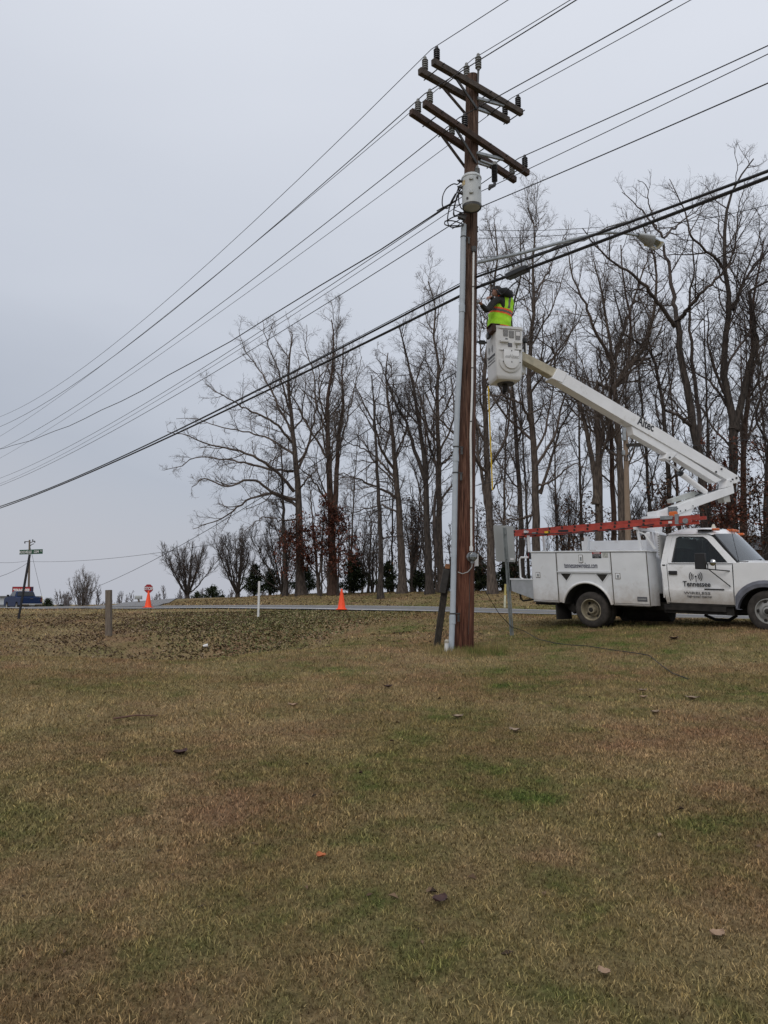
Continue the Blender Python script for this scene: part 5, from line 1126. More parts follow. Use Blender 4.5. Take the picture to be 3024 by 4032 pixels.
# pouch hanging over the rim, rope
pc = bc - fx * .27 - lx * .18 + UP * (BZ1 - .03)
pou = thing('tool_pouch', 'brown leather tool pouch hung over the left rim of the bucket', 'tool pouch', pc)
def wl(P): return [p for p in P]
m = MB(); c0 = pc - fx * .045; M3 = Matrix(((fx[0], lx[0], 0), (fx[1], lx[1], 0), (0, 0, 1)))
m.box(c0 - UP * .03, (.09, .26, .15), M3, bev=.02); m.build('pouch', LEATH, pou)
m = MB(); m.box(c0 - fx * .03 - UP * .10 + lx * .12, (.06, .11, .14), M3, bev=.02); m.build('pocket', BLACKP, pou)
m = MB(); m.box(c0 + UP * .06 + fx * .03, (.20, .22, .02), M3, bev=.006); m.build('strap', LEATH, pou)
q = bc - fx * .33 + lx * .1 + UP * (BZ1 - .22); m = MB(); m.tube([q - fx * .20, q], .022, 8); m.box(q - fx * .10, (.12, .06, .07), M3); single(m, 'hanging_tool', DARKM, 'dark tool bracket sticking out left of the bucket toward the pole', 'tool', loc=q)
rp_ = [W(1923, 1521, 14.05), W(1926.6, 1626, 14.05), W(1933, 1780, 14.05), W(1939, 1930, 14.05)]
single(MB().tube(rp_, .014, 6), 'yellow_rope', YELR, 'thin yellow rope hanging straight down below the bucket', 'rope', loc=rp_[0])

# ------------------------------------------------------------------ worker
def skinned(name, joints, edges, mt, parent, lv=2):
    L = ROOTLOC(parent); me = bpy.data.meshes.new(name); me.from_pydata([tuple(Vector(j[0]) - L) for j in joints], edges, [])
    o = bpy.data.objects.new(name, me); C.objects.link(o); sk = o.modifiers.new('s', 'SKIN'); sb_ = o.modifiers.new('u', 'SUBSURF'); sb_.levels = sb_.render_levels = lv
    for i, j in enumerate(joints):
        v = me.skin_vertices[0].data[i]; r = j[1]; v.radius = r if hasattr(r, '__len__') else (r, r); v.use_root = (i == 0)
    dg = bpy.context.evaluated_depsgraph_get(); m2 = bpy.data.meshes.new_from_object(o.evaluated_get(dg)); bpy.data.objects.remove(o)
    m2.materials.clear(); m2.materials.append(mt); m2.polygons.foreach_set('use_smooth', [True] * len(m2.polygons)); m2.name = name
    o = bpy.data.objects.new(name, m2); C.objects.link(o); o.parent = parent; return o
WK = np.array([bc[0] - .02, bc[1] + .02, BZ0 + .12])
per = thing('person', 'worker in yellow safety vest and dark hooded jacket standing in the raised bucket', 'person', WK)
zb3 = lambda x, y, Y: W(1850 + x / 4.808, 1100 + y / 4.808, Y)
pelv = np.array([WK[0] - .02, WK[1] - .02, 6.72])
J = [(pelv, (.16, .13)), (zb3(560, 830, 14.2), (.155, .12)), (zb3(585, 620, 14.2), (.165, .125)), (zb3(620, 420, 14.2), (.17, .12)), (zb3(612, 330, 14.18), (.10, .09)), (zb3(580, 270, 14.16), .06), (zb3(545, 235, 14.14), .07),
     (zb3(540, 375, 14.03), .075), (zb3(450, 430, 13.95), .074), (zb3(330, 595, 13.87), .070), (zb3(255, 520, 13.78), .052), (zb3(215, 470, 13.70), .036),
     (zb3(590, 370, 14.36), .08), (zb3(540, 420, 14.40), .07), (zb3(470, 470, 14.25), .062), (zb3(430, 380, 14.05), .048), (zb3(400, 330, 13.92), .036),
     (pelv + np.array([-.02, -.10, -.10]), .095), (pelv + np.array([-.03, -.11, -.48]), .065), (pelv + np.array([.0, -.11, -.84]), .045),
     (pelv + np.array([.02, .10, -.10]), .095), (pelv + np.array([.0, .11, -.48]), .065), (pelv + np.array([.02, .11, -.84]), .045)]
Ed = [(0, 1), (1, 2), (2, 3), (3, 4), (4, 5), (5, 6), (3, 7), (7, 8), (8, 9), (9, 10), (10, 11), (3, 12), (12, 13), (13, 14), (14, 15), (15, 16), (0, 17), (17, 18), (18, 19), (0, 20), (20, 21), (21, 22)]
body = skinned('body', J, Ed, JACKET, per)
# head: face toward the pole (-x), shaped mesh
hc = zb3(520, 235, 14.12); fd = np.array([-.90, .28, -.10]); fd /= np.linalg.norm(fd); rt = np.cross(fd, UP); rt /= np.linalg.norm(rt); hu = np.cross(rt, fd)
def headmesh(k=1., cut=None):
    vs = []; nu, nv = 20, 14
    for i in range(nv + 1):
        th = pi * i / nv
        for j in range(nu):
            a = 2 * pi * j / nu; x, y, z = sin(th) * cos(a), sin(th) * sin(a), cos(th)   # x forward
            sx_ = .098; sy_ = .075; sz_ = .118
            if z < 0: sy_ *= 1 - .28 * (-z) ** 1.2; sx_ *= 1 - .12 * (-z)
            px = x * sx_; 
            if x > .5 and abs(y) < .3: px += .022 * math.exp(-((z + .10) / .16) ** 2) * math.exp(-(y / .16) ** 2) ; px += .006 * math.exp(-((z + .55) / .1) ** 2)
            if x > .4: px -= .008 * math.exp(-((z - .08) / .1) ** 2) * math.exp(-((abs(y) - .4) / .15) ** 2)
            vs.append(hc + (fd * px + rt * y * sy_ + hu * z * sz_) * k)
    fs = [(i * nu + j, i * nu + (j + 1) % nu, (i + 1) * nu + (j + 1) % nu, (i + 1) * nu + j) for i in range(nv) for j in range(nu)]
    return vs, fs
vs, fs = headmesh(); m = MB().add(vs, fs); hd = m.build('head', SKIN, per, True, angle=80)
vs, fs = headmesh(1.08); keep = [f for f in fs if np.mean([np.dot(np.array(vs[q]) - hc, hu) for q in f]) > .02 - .0 or np.mean([np.dot(np.array(vs[q]) - hc, fd) for q in f]) < -.01]
keep = [f for f in keep if not (np.mean([np.dot(np.array(vs[q]) - hc, fd) for q in f]) > .055 and np.mean([np.dot(np.array(vs[q]) - hc, hu) for q in f]) < .065)]
m = MB().add(vs, keep); m.build('hair', HAIR, per, True, angle=80)
for s_ in (-1, 1):
    m = MB(); c0 = hc + rt * s_ * .078 - hu * .005; m.lathe([(.001, -.008), (.018, -.006), (.028, .0), (.018, .008), (.001, .008)], c0, rt * s_ + fd * -.3, 10); m.build('ear', SKIN, hd, True)
    m = MB(); c0 = hc + fd * .086 + rt * s_ * .031 + hu * .012; m.lathe([(.001, -.006), (.010, -.003), (.011, 0), (.008, .005), (.001, .007)], c0, fd, 8); m.build('eye', BLACKP, hd, True)
m = MB(); m.bar(hc + fd * .088 - hu * .062 - rt * .02, hc + fd * .088 - hu * .062 + rt * .02, .006, .008); m.build('mouth', mat('lips', (.25, .09, .08), .6), hd)
# hood bunched behind the neck
m = MB(); hp = [zb3(x, y, Y) for x, y, Y in ((530, 255, 13.98), (590, 235, 13.97), (670, 235, 14.0), (740, 280, 14.08), (755, 320, 14.2), (700, 290, 14.36), (600, 250, 14.36), (540, 255, 14.26))]
m.tube(hp, [.045, .075, .09, .085, .075, .085, .07, .045], 12); m.build('hood', HOODM, per, True)
m = MB(); m.lathe([(.001, .06), (.07, .05), (.12, 0), (.11, -.05), (.06, -.08), (.001, -.09)], zb3(670, 275, 14.17), zb3(700, 230, 14.1) - zb3(640, 330, 14.25), 14); m.build('hood_lining', HOODM, per, True)
# vest shell
prof = [(925, 545, 225, .155), (900, 548, 224, .158), (860, 555, 222, .16), (800, 560, 220, .158), (740, 566, 218, .155), (690, 575, 222, .155), (650, 583, 222, .155), (620, 588, 220, .155), (590, 595, 220, .155), (560, 600, 218, .153), (520, 608, 215, .15), (470, 617, 212, .148), (420, 625, 205, .145), (370, 630, 190, .14), (335, 628, 165, .125), (305, 622, 120, .10)]
cx_m = 14.9 / FPX / 4.808; vs = []; NSEG = 48; kz = len(prof)
tors = np.array([.97, .22, 0]); tors /= np.linalg.norm(tors); tn = np.array([-tors[1], tors[0], 0])
py_ = np.array(prof, float); yy_ = np.linspace(py_[0, 0], py_[-1, 0], 70); prof = [(y, *[float(np.interp(-y, -py_[:, 0], py_[:, q])) for q in (1, 2, 3)]) for y in yy_]; kz = 70
for i, (y, xc, hw, dep) in enumerate(prof):
    cen = zb3(xc, y, 14.19); hwm = hw * cx_m
    for j in range(NSEG):
        a = 2 * pi * j / NSEG; rip = 1 + (.014 * sin(a * 7 + i * .24) + .012 * sin(a * 11 - i * .37) + .018 * sin(i * .42 + a * 3)) * (1 if 0 < i < kz - 3 else .4)
        ca, sa = cos(a), sin(a); vs.append(cen + tors * (abs(ca) ** .85 * (1 if ca > 0 else -1) * hwm * rip) + tn * (abs(sa) ** .85 * (1 if sa > 0 else -1) * dep * rip))
m = MB()
for i in range(kz - 1):
    for j in range(NSEG):
        mi = 0; f = (i * NSEG + j, i * NSEG + (j + 1) % NSEG, (i + 1) * NSEG + (j + 1) % NSEG, (i + 1) * NSEG + j)
        ang = (j + .5) / NSEG * 360; 
        # band rises toward the left (front) side as in the picture
        yy = prof[i][0] - 0; band = yy - (cos(R(ang)) * 38)
        if 596 < band <= 628: mi = 1
        elif 628 < band <= 672: mi = 2
        elif 672 < band <= 700: mi = 1
        if i < 2: mi = 1
        # rear vertical stripe on camera side (ang ~ 285)
        if yy < 600 and 285 < ang < 300: mi = 2
        # arm opening edges on the camera side
        if yy < 520 and 222 < ang < 246: 
            mi = 1
        if yy < 520 and 150 < ang <= 222: continue
        m.add([], []); m.f.append(list(f)); m.m.append(mi)
m.v = [tuple(map(float, p)) for p in vs]
m.build('safety_vest', [VEST, VORG, VGRY], per, True, angle=80)
# hands with separate fingers
def hand(wr, dirv, palm_n, name):
    d = np.asarray(dirv, float); d /= np.linalg.norm(d); nrm = np.asarray(palm_n, float); nrm -= d * (nrm @ d); nrm /= np.linalg.norm(nrm); sd = np.cross(d, nrm)
    J = [(wr - d * .03, (.026, .02)), (wr + d * .03, (.034, .018)), (wr + d * .075, (.038, .015))]; E2 = [(0, 1), (1, 2)]
    for k, (o_, L_) in enumerate(((-.030, .07), (-.010, .078), (.010, .073), (.029, .058))):
        b0 = len(J); J += [(wr + d * .088 + sd * o_, .0095), (wr + d * (.088 + L_ * .45) + sd * o_ * 1.1 + nrm * L_ * .25, .0088), (wr + d * (.088 + L_ * .6) + sd * o_ * 1.1 + nrm * L_ * .75, .008)]; E2 += [(2, b0), (b0, b0 + 1), (b0 + 1, b0 + 2)]
    b0 = len(J); J += [(wr + d * .04 - sd * .042 + nrm * .01, .012), (wr + d * .075 - sd * .055 + nrm * .03, .0095)]; E2 += [(1, b0), (b0, b0 + 1)]
    return skinned(name, J, E2, SKIN, per, 1)
w1 = zb3(215, 470, 13.70); h1 = hand(w1, zb3(150, 430, 13.62) - w1, (0, .3, 1), 'hand')
w2 = zb3(395, 328, 13.92); h2 = hand(w2, zb3(290, 345, 13.74) - w2, (0, .2, -1), 'hand')
tb = zb3(130, 425, 13.56)
tool = thing('cable_tool', 'small silver cable tool held by the worker against the pole', 'tool', tb)
m = MB(); m.box(tb, (.09, .05, .06), bev=.01); m.tube([tb + np.array([-.05, 0, .02]), tb + np.array([.06, -.01, .0])], .016, 8); m.build('head', GREYM, tool)
m = MB(); m.tube([tb, zb3(205, 385, 13.66), zb3(285, 355, 13.74)], .010, 6); m.build('handle', GREYM, tool)
for q_, lab in (([zb3(130, 500, 13.5), zb3(200, 650, 13.7), zb3(225, 820, 13.9), zb3(270, 950, 14.1)], 'thin black lead hanging in front of the worker to the bucket'), ([zb3(440, 100, 13.9), zb3(390, 230, 13.9), zb3(350, 420, 13.9)], 'black jumper cable hanging down beside the worker face'), ([zb3(370, 120, 13.7), zb3(290, 240, 13.7), zb3(210, 370, 13.6)], 'black lead running from cable bundle to the worker hands')):
    single(MB().tube(q_, .010, 6), 'loose_lead', WIREM, lab, 'cable', loc=q_[0])

# ------------------------------------------------------------------ small things along the road
def cone(u, v, Y, h, label, tilt=0):
    b = W(u, v, Y); b[2] = gz(b[0], b[1]) + .037; t = thing('traffic_cone', label, 'traffic cone', b)
    k = h / .71; m = MB(); m.box(b + UP * .015, (.36 * k, .36 * k, .03), bev=.01); m.build('base', CONE, t)
    m = MB(); m.lathe([(.145 * k, .03), (.135 * k, .05), (.030 * k, h - .02), (.028 * k, h), (.02 * k, h), (.02 * k, h - .05)], b, n=24); m.build('body', CONE, t, True); return t
cone(1345, 2396.5, 25.9, .72, 'bright orange traffic cone on the road edge in front of the two big oaks')
cone(583, 2391, 31.5, .72, 'bright orange traffic cone in front of the red stop sign')
# stop sign
sp = W(585, 2394, 55.); sp[2] = gz(sp[0], sp[1]); st = thing('stop_sign', 'red octagonal stop sign on a post behind the orange cone', 'stop sign', sp)
sc0 = W(585, 2317.5, 55.); vd = np.array([sc0[0], sc0[1], 0]); vd /= np.linalg.norm(vd); sx2 = np.cross(vd, UP)
def octa(r, d): return [sc0 + sx2 * r * cos(R(22.5 + 45 * i)) + UP * r * sin(R(22.5 + 45 * i)) - vd * d for i in range(8)]
m = MB(); m.prism(octa(.345, 0), vd * .02); m.build('border', WHS, st); m = MB(); m.prism(octa(.325, .012), vd * .01); pn = m.build('panel', REDS, st)
text_mesh('STOP', .31, WHS, pn, sc0 - vd * .018 - UP * .10, sx2, UP, bold=.012, sx=.85)
m = MB(); m.bar(sp, sc0 + UP * .3 + vd * .03, .05, .05); m.build('post', GREYM, st)
# mailbox
mp0 = W(548, 2392, 50.); mp0[2] = gz(mp0[0], mp0[1]); ml = thing('mailbox', 'grey mailbox on a wooden post left of the stop sign', 'mailbox', mp0)
mt_ = W(545, 2352, 50.); m = MB(); m.bar(mp0, mt_ - UP * .1, .10, .10); m.build('post', WOODP, ml)
m = MB(); P = [mt_ + UP * (-.10) + np.array([0, -.09, 0])] ; pr = [(-.09, -.10), (.09, -.10), (.09, .03)] + [(.09 * cos(a), .03 + .09 * sin(a)) for a in np.linspace(.3, pi - .3, 6)] + [(-.09, .03)]
m.prism([mt_ + np.array([-.23, y, z]) for y, z in pr], (.46, 0, 0)); m.build('box', ALU, ml); m = MB(); m.box(mt_ + np.array([0, 0, -.115]), (.5, .14, .03)); m.build('shelf', WOODP, ml)
# posts
def post(name, u0, v0, u1, v1, Y, w, mt, label, cat, d=None, grp=None):
    a = W(u0, v0, Y); a[2] = gz(a[0], a[1]); b = W(u1, v1, Y); m = MB(); m.bar(a - UP * .1, b, w, d or w, up=(0, 1, 0)); return single(m, name, mt, label, cat, grp, loc=a, bevel=.008)
post('wooden_post', 429, 2505, 428, 2323, 18.8, .135, WOODP, 'weathered square wooden post standing in the leafy ditch', 'post')
post('marker_post', 1017, 2413, 1021, 2289, 24.2, .065, PVCW, 'slim white marker post leaning at the road edge', 'post')
t = thing('marker_stake', 'yellow and white marker stake across the road behind the sign back', 'marker stake', W(1988, 2392, 30))
a, b = W(1987, 2394, 30.), W(1990, 2296, 30.); a[2] = gz(a[0], a[1]); MB().bar(a, a * .5 + b * .5, .07).build('lower_section', mat('pale stake', (.55, .55, .42), .6), t); MB().bar(a * .5 + b * .5, b - UP * .04, .07).build('upper_section', mat('yellow stake', (.45, .38, .12), .6), t); MB().bar(b - UP * .04, b, .05).build('cap', INK, t)
# street name sign
a, b = W(74, 2417, 24.), W(117, 2184, 24.); a[2] = gz(a[0], a[1]); t = thing('street_name_sign', 'green street name blade on a leaning dark post at far left', 'street sign', a)
MB().bar(a, b, .055).build('post', INK, t); q0, q1 = W(77, 2174.5, 24.), W(168, 2173, 24.); q1[2] = W(168, 2171.5, 24.)[2]
x_ = (q1 - q0) / np.linalg.norm(q1 - q0); z_ = UP; m = MB(); m.bar(q0, q1, .012, .15); bl = m.build('blade', GRNS, t)
c0 = (q0 + q1) / 2; text_mesh('ROCHELLE   CEM', .115, WHS, bl, c0 - x_ * .06 - UP * .042 - np.array([0, .012, 0]), x_, UP, sx=.72, bold=.002); text_mesh('RD', .06, WHS, bl, c0 + x_ * .33 - np.array([0, .012, 0]), x_, UP, sx=.8)
MB().box(b + UP * .01, (.05, .03, .05)).build('bracket', GREYM, t)
# road sign seen from behind
S0 = 15.5; a, b = W(2013.5, 2503, S0), W(1985, 2078, S0); a[2] = gz(a[0], a[1]); t = thing('road_sign', 'unpainted back of a road sign on a leaning steel channel post', 'road sign', a)
cs = [W(1942.6, 2066.7, S0 + .0), W(2021, 2071.7, S0 + .22), W(2030, 2213, S0 + .22), W(1953.6, 2211, S0)]; 
def roundquad(P, r=.12):
    out = []
    for i in range(4):
        p, pa_, pb_ = P[i], P[i - 1], P[(i + 1) % 4]; k = .06
        A1v = p + (pa_ - p) * k; B1v = p + (pb_ - p) * k; 
        for s_ in (0, .33, .66, 1): out.append(A1v * (1 - s_) ** 2 + p * 2 * s_ * (1 - s_) + B1v * s_ ** 2)
    return out
m = MB(); nn3 = np.cross(cs[1] - cs[0], cs[3] - cs[0]); nn3 /= np.linalg.norm(nn3); m.prism(roundquad(cs), nn3 * .006 * (1 if nn3[1] > 0 else -1)); pn = m.build('panel', ALU, t)
m = MB(); q = cs[2] * .86 + cs[3] * .14; q2 = q + (cs[1] - cs[2]) * .06 + (cs[3] - cs[2]) * .0; m.prism([cs[2] + (cs[3] - cs[2]) * x + (cs[1] - cs[2]) * y - np.array([0, .006, 0]) for x, y in ((.08, .05), (.27, .05), (.27, .11), (.08, .11))], (0, .003, 0)); m.build('sticker', WHS, pn)
m = MB(); off = np.array([0, -.03, 0]); tdir = (b - a) / np.linalg.norm(b - a)
for dx, w_, dy in ((0, .03, .03), (-.028, .022, 0), (.028, .022, 0)): m.bar(a + off + np.array([dx, dy - .02, 0]), b + off + np.array([dx, dy - .02, 0]), .022 if dx else .05, .02)
m.build('channel_post', mat('galvanised channel', (.17, .19, .19), .55, .4, var=.3), t)
for f_ in (.70, .93): m = MB(); q = a + (b - a) * f_ + off * 1.6; m.lathe([(.001, -.01), (.012, -.01), (.012, .012), (.001, .012)], q, (0, 1, 0), 8); m.build('bolt', DARKM, t)
# leaning stub post beside the pole
a, b = W(1717, 2553, 13.75), W(1762, 2240, 13.75); a[2] = gz(a[0], a[1]); t = thing('stub_post', 'old dark post leaning behind the grey conduit with an orange wood top', 'post', a)
MB().bar(a - UP * .1, b, .12, .10, up=(0, 1, 0)).build('timber', WOODD, t, bevel=.01); MB().bar(W(1741, 2335, 13.66), W(1759, 2242, 13.66), .12, .06, up=(0, 1, 0)).build('sleeve', mat('charred board', (.04, .038, .036), .9, var=.3), t, bevel=.01)
MB().bar(W(1761, 2240, 13.72), W(1763, 2221, 13.72), .085, .08, up=(0, 1, 0)).build('cut_top', mat('fresh cut wood', (.28, .13, .06), .8, var=.3), t, bevel=.006)
a, b = W(1757, 2572, 13.0), W(1759, 2518, 13.0); a[2] = gz(a[0], a[1]); t = thing('stub_pipe', 'short white pvc stub pipe beside the foot of the conduit', 'pipe', a)
MB().tube([a, b - UP * .05], .035, 12).build('pipe', PVCW, t, True); MB().tube([b - UP * .06, b - UP * .02, b], [.04, .04, .02], 12).build('cap', mat('dirty pvc cap', (.4, .38, .32), .7), t, True)
# black cable from the pole across the grass
cb = [W(1872, 2225, 13.45), W(1890, 2285, 13.6), W(1914, 2333, 13.75), W(1963, 2413.5, 14.0), W(2013.5, 2468, 14.15)]
cb += [G(u, v) + UP * h for u, v, h in ((2064, 2504, .10), (2119, 2527, .05), (2182, 2538, .03), (2233, 2543, .02), (2317, 2551, .03), (2418, 2565, .02), (2501, 2578.6, .03), (2556, 2588, .03), (2602, 2624.5, .025), (2648, 2656.7, .02), (2712, 2680, .02))]
single(MB().tube(cb, .0065, 6), 'ground_cable', WIREM, 'black cable dropping from the pole and trailing across the lawn', 'cable', loc=cb[0])
# cup
q = G(808, 2551); m = MB(); m.lathe([(.001, -.05), (.03, -.05), (.04, .06), (.036, .06), (.001, -.04)], q + UP * .05, (1, .2, .2), 12); single(m, 'paper_cup', WHS, 'crushed white paper cup lying in the leafy ditch', 'cup', loc=q)
# individual leaves in the foreground
LC = [('orange', (.40, .12, .04)), ('dark brown', (.05, .022, .018)), ('tan', (.30, .20, .13)), ('pale beige', (.25, .185, .13))]
LV = [(1263, 3386, 0, .085, 'single orange leaf curled in the grass at lower centre'), (1732, 3563, 1, .11, 'dark brown leaf on the grass below the orange leaf, right of centre'), (708, 2975, 1, .17, 'large dark curled leaf on the lawn at left, upper foreground'), (2825, 3700, 2, .09, 'tan leaf in the grass at the lower right corner area'),
      (2653, 2519, 1, .22, 'dark clump of dead leaf in front of the truck wheels'), (2028, 2886, 3, .15, 'pale leaf on the lawn right of centre, well below the sign post'), (1803, 2831, 3, .15, 'pale crumpled leaf on the lawn below the pole foot'), (2529, 2726, 3, .14, 'small pale leaf just past the end of the black cable'),
      (2533, 2753, 2, .13, 'tan leaf lying directly below the pale leaf near the cable end'), (2726, 2758, 3, .18, 'long pale curled leaf under the end of the black cable'), (1528, 2710, 1, .15, 'dark brown leaf on the lawn left of the pole foot'), (2579, 2813, 3, .13, 'pinkish pale leaf on the right side of the lawn'), (1153, 2785, 2, .15, 'tan leaf on the lawn right of the large dark leaf'), (2380, 3850, 2, .07, 'small tan leaf near the bottom edge, right of centre')]
for u, v, ci, s_, lab in LV:
    s_ *= .8; q = G(u, v); a = random.random() * 6.28; m = MB(); vs = []; k = 9
    for i in range(k):
        t_ = i / (k - 1); w_ = s_ * .33 * sin(pi * t_) ** .7 * (1 + .35 * (i % 2)); 
        for j, b in enumerate((-1, -.45, 0, .45, 1)): vs.append(q + np.array([cos(a), sin(a), 0]) * s_ * (t_ - .5) + np.array([-sin(a), cos(a), 0]) * w_ * b + UP * (.018 + s_ * (.13 * (abs(b) ** 1.5) + .14 * (2 * t_ - 1) ** 2 + .05 * sin(t_ * 9 + b * 3))))
    m.add(vs, [(i * 5 + j, i * 5 + j + 1, (i + 1) * 5 + j + 1, (i + 1) * 5 + j) for i in range(k - 1) for j in range(4)])
    lf = single(m, 'fallen_leaf', mat('leaf ' + LC[ci][0], LC[ci][1], .7, var=.25, scale=25), lab, 'leaf', 'single leaves on the near lawn', True, loc=q)
q0, q1 = G(445, 2838), G(618, 2826); single(MB().tube([q0 + UP * .02, (q0 + q1) / 2 + UP * .04, q1 + UP * .02], [.012, .009, .006], 6), 'fallen_stick', mat('stick bark', (.12, .065, .045), .9), 'thin reddish brown stick lying on the left lawn', 'stick', loc=q0)

# ------------------------------------------------------------------ far left: second pole, pickup, billboard, buildings
FY = 90.; a, b = W(114.5, 2400, FY), W(116.5, 2126, FY); a[2] = gz(a[0], a[1]); t = thing('utility_pole', 'distant slim utility pole standing behind the blue pickup', 'utility pole', a)
MB().tube([a, b], [.15, .10], 10).build('shaft', WOODP, t, True); c0 = W(116.5, 2133, FY)
MB().bar(W(97, 2132.5, FY), c0, .08, .08).build('crossarm', WOODD, t); MB().bar(W(119, 2137, FY), W(137, 2130, FY), .07).build('side_bracket', WOODD, t)
for u, v in ((98, 2136), (129, 2127), (137, 2133)): MB().bar(W(u, v - 3, FY), W(u, v + 4, FY), .10).build('insulator', PORCB, t)
MB().tube([W(119, 2150, FY), W(125, 2144, FY), W(134, 2141, FY)], .04, 6).build('support_arm', WOODD, t)
gw = [W(118, 2150, FY), W(175, 2393, FY - 3)]; t2 = thing('guy_wire', 'thin guy wire with a yellow guard behind the blue pickup', 'guy wire', gw[1]); MB().tube(gw, .018, 5).build('wire', WIREB, t2); MB().tube([gw[0] * .18 + gw[1] * .82, gw[1]], .06, 6).build('guard', mat('faded yellow guard', (.42, .38, .20), .7), t2)
LPt = W(2470, 1757, 30.3)
def farwire(A_, B_, sag, label, r=.014): single(MB().tube([A_ + (B_ - A_) * t - UP * sag * 4 * t * (1 - t) for t in np.linspace(0, 1, 44)], r, 5), 'distant_wire', WIREB, label, 'wire', 'thin wires from the distant pole', loc=A_)
FP = W(118, 2211, FY); farwire(FP, LPt, 1.4, 'thin wire from the distant pole to the pale pole among the trees', .016)
farwire(W(113, 2207, FY), W(-60, 2210, 70), .2, 'upper short wire leaving the distant pole to the left edge', .016); farwire(W(113, 2213, FY), W(-60, 2285, 60), .3, 'lower dark wire sloping from the distant pole to the left edge', .02)
farwire(LPt, W(3300, 1640, 26), .4, 'thin wire from the pale pole passing right behind the boom elbow', .014)
farwire(W(3200, 752, 22), W(2640, 880, 26), .15, 'short wire at upper right under the thick cables', .012)
# pale pole behind the boom
a, b = W(2478, 2330, 30.3), W(2462, 1690, 30.3); a[2] = gz(a[0], a[1]); t = thing('service_pole', 'pale new wooden pole with a grey box standing behind the boom', 'utility pole', a)
MB().tube([a, b], [.135, .095], 14).build('shaft', WOODL, t, True); bx = W(2458, 1710, 30.1); MB().box(bx, (.14, .12, .55), bev=.02).build('cabinet', GREYM, t); bx = W(2455, 1783, 30.1); MB().box(bx, (.12, .12, .22), bev=.02).build('cabinet', GREYM, t)
MB().bar(W(2466, 1754, 30.2), W(2540, 1748, 30.6), .11, .13).build('side_arm', WOODD, t); MB().bar(W(2468, 1800, 30.2), W(2492, 1762, 30.4), .05).build('brace', DARKM, t)
MB().tube([W(2462, 1795, 30.0), W(2458, 1812, 30.), W(2468, 1816, 30.), W(2470, 1790, 30.0)], .02, 6).build('cable_loop', WIREM, t)
# blue pickup
PH = R(90 + 42); pp = W(122, 2399, 70.); pp[2] = gz(pp[0], pp[1]) ; 
pk = thing('pickup_truck', 'dark blue pickup truck seen from behind at far left', 'pickup truck', pp, PH, world=False)
pz_ = W(122, 2405, 70.)[2] - pp[2]
def pf(x, y, z): return (x, y, z + pz_)
prof_ = [(0.0, .55), (0.0, 1.28), (1.75, 1.28), (1.80, 1.30), (2.05, 1.88), (3.3, 1.90), (4.0, 1.36), (5.2, 1.22), (5.35, .95), (5.35, .42), (4.75, .40), (4.68, .72), (4.35, .85), (3.98, .72), (3.9, .38), (1.62, .38), (1.55, .72), (1.2, .85), (.82, .72), (.75, .45)]
lowp = [(0.0, .50), (0.0, 1.27), (1.78, 1.27), (1.78, 1.34), (4.0, 1.34), (5.2, 1.22), (5.35, .95), (5.35, .42), (4.75, .40), (4.68, .72), (4.35, .85), (3.98, .72), (3.9, .38), (1.62, .38), (1.55, .72), (1.2, .85), (.82, .72), (.75, .50)]
m = MB(); m.prism([(x, -.97, z) for x, z in lowp], (0, 1.94, 0)); m.build('body', BLUEP, pk, fn=pf, bevel=.05)
m = MB(); V = []
for x, z, h in ((1.80, 1.33, .92), (2.02, 1.84, .74), (3.2, 1.86, .74), (4.0, 1.33, .92)): V += [(x, -h, z), (x, h, z)]
m.add(V, [(0, 1, 3, 2), (2, 3, 5, 4), (4, 5, 7, 6), (0, 2, 4, 6), (1, 3, 5, 7)]); m.build('cab', BLUEP, pk, fn=pf, bevel=.06)
m = MB(); m.add([(1.80, -.78, 1.40), (1.80, .78, 1.40), (1.985, .66, 1.78), (1.985, -.66, 1.78)], [(0, 1, 2, 3)]); m.v = [(x - .03, y, z) for x, y, z in m.v]; m.build('rear_window', BLUED, pk, fn=pf)
for sg in (1, -1): m = MB(); m.add([(1.98, sg * .905, 1.38), (3.75, sg * .905, 1.38), (3.18, sg * .765, 1.80), (2.10, sg * .765, 1.80)], [(0, 1, 2, 3)]); m.v = [(x, y + sg * .02, z) for x, y, z in m.v]; m.build('side_window', BLUED, pk, fn=pf)
m = MB(); m.box((-.09, 0, .58), (.20, 1.9, .16), bev=.03); bmp = m.build('rear_bumper', STEELB, pk, fn=pf); m = MB(); m.box((-.20, 0, .60), (.02, .5, .16)); m.build('number_plate', mat('pale plate', (.4, .42, .42), .5), bmp, fn=pf)
m = MB(); m.box((-.02, 0, 1.0), (.03, 1.5, .50), bev=.01); tg = m.build('tailgate', BLUEP, pk, fn=pf); m = MB(); m.box((-.05, 0, 1.13), (.03, .26, .05)); m.build('handle', STEELB, tg, fn=pf)
for sg in (1, -1): m = MB(); m.box((-.01, sg * .88, 1.02), (.05, .12, .38), bev=.01); m.build('tail_light', mat('dull tail lamp', (.12, .02, .02), .4), pk, fn=pf)
for x in (1.2, 4.35):
    for sg in (1, -1):
        m = MB(); m.lathe([(.2, -.11), (.37, -.11), (.38, -.07), (.38, .07), (.37, .11), (.2, .11)], (x, sg * .86, .38), (0, 1, 0), 24); w_ = m.build('wheel', RUBBER, pk, True, fn=pf); m = MB(); m.lathe([(.001, sg * .09), (.2, sg * .11), (.001, -sg * .1)], (x, sg * .86, .38), (0, 1, 0), 16); m.build('rim', ALU, w_, fn=pf)
for sg in (1, -1): m = MB(); m.box((3.55, sg * 1.10, 1.42), (.12, .22, .20), bev=.03); m.build('side_mirror', BLACKP, pk, fn=pf)
m = MB(); m.box((1.0, 0, 1.12), (1.5, 1.7, .3)); m.build('bed_load', UNDER, pk, fn=pf)
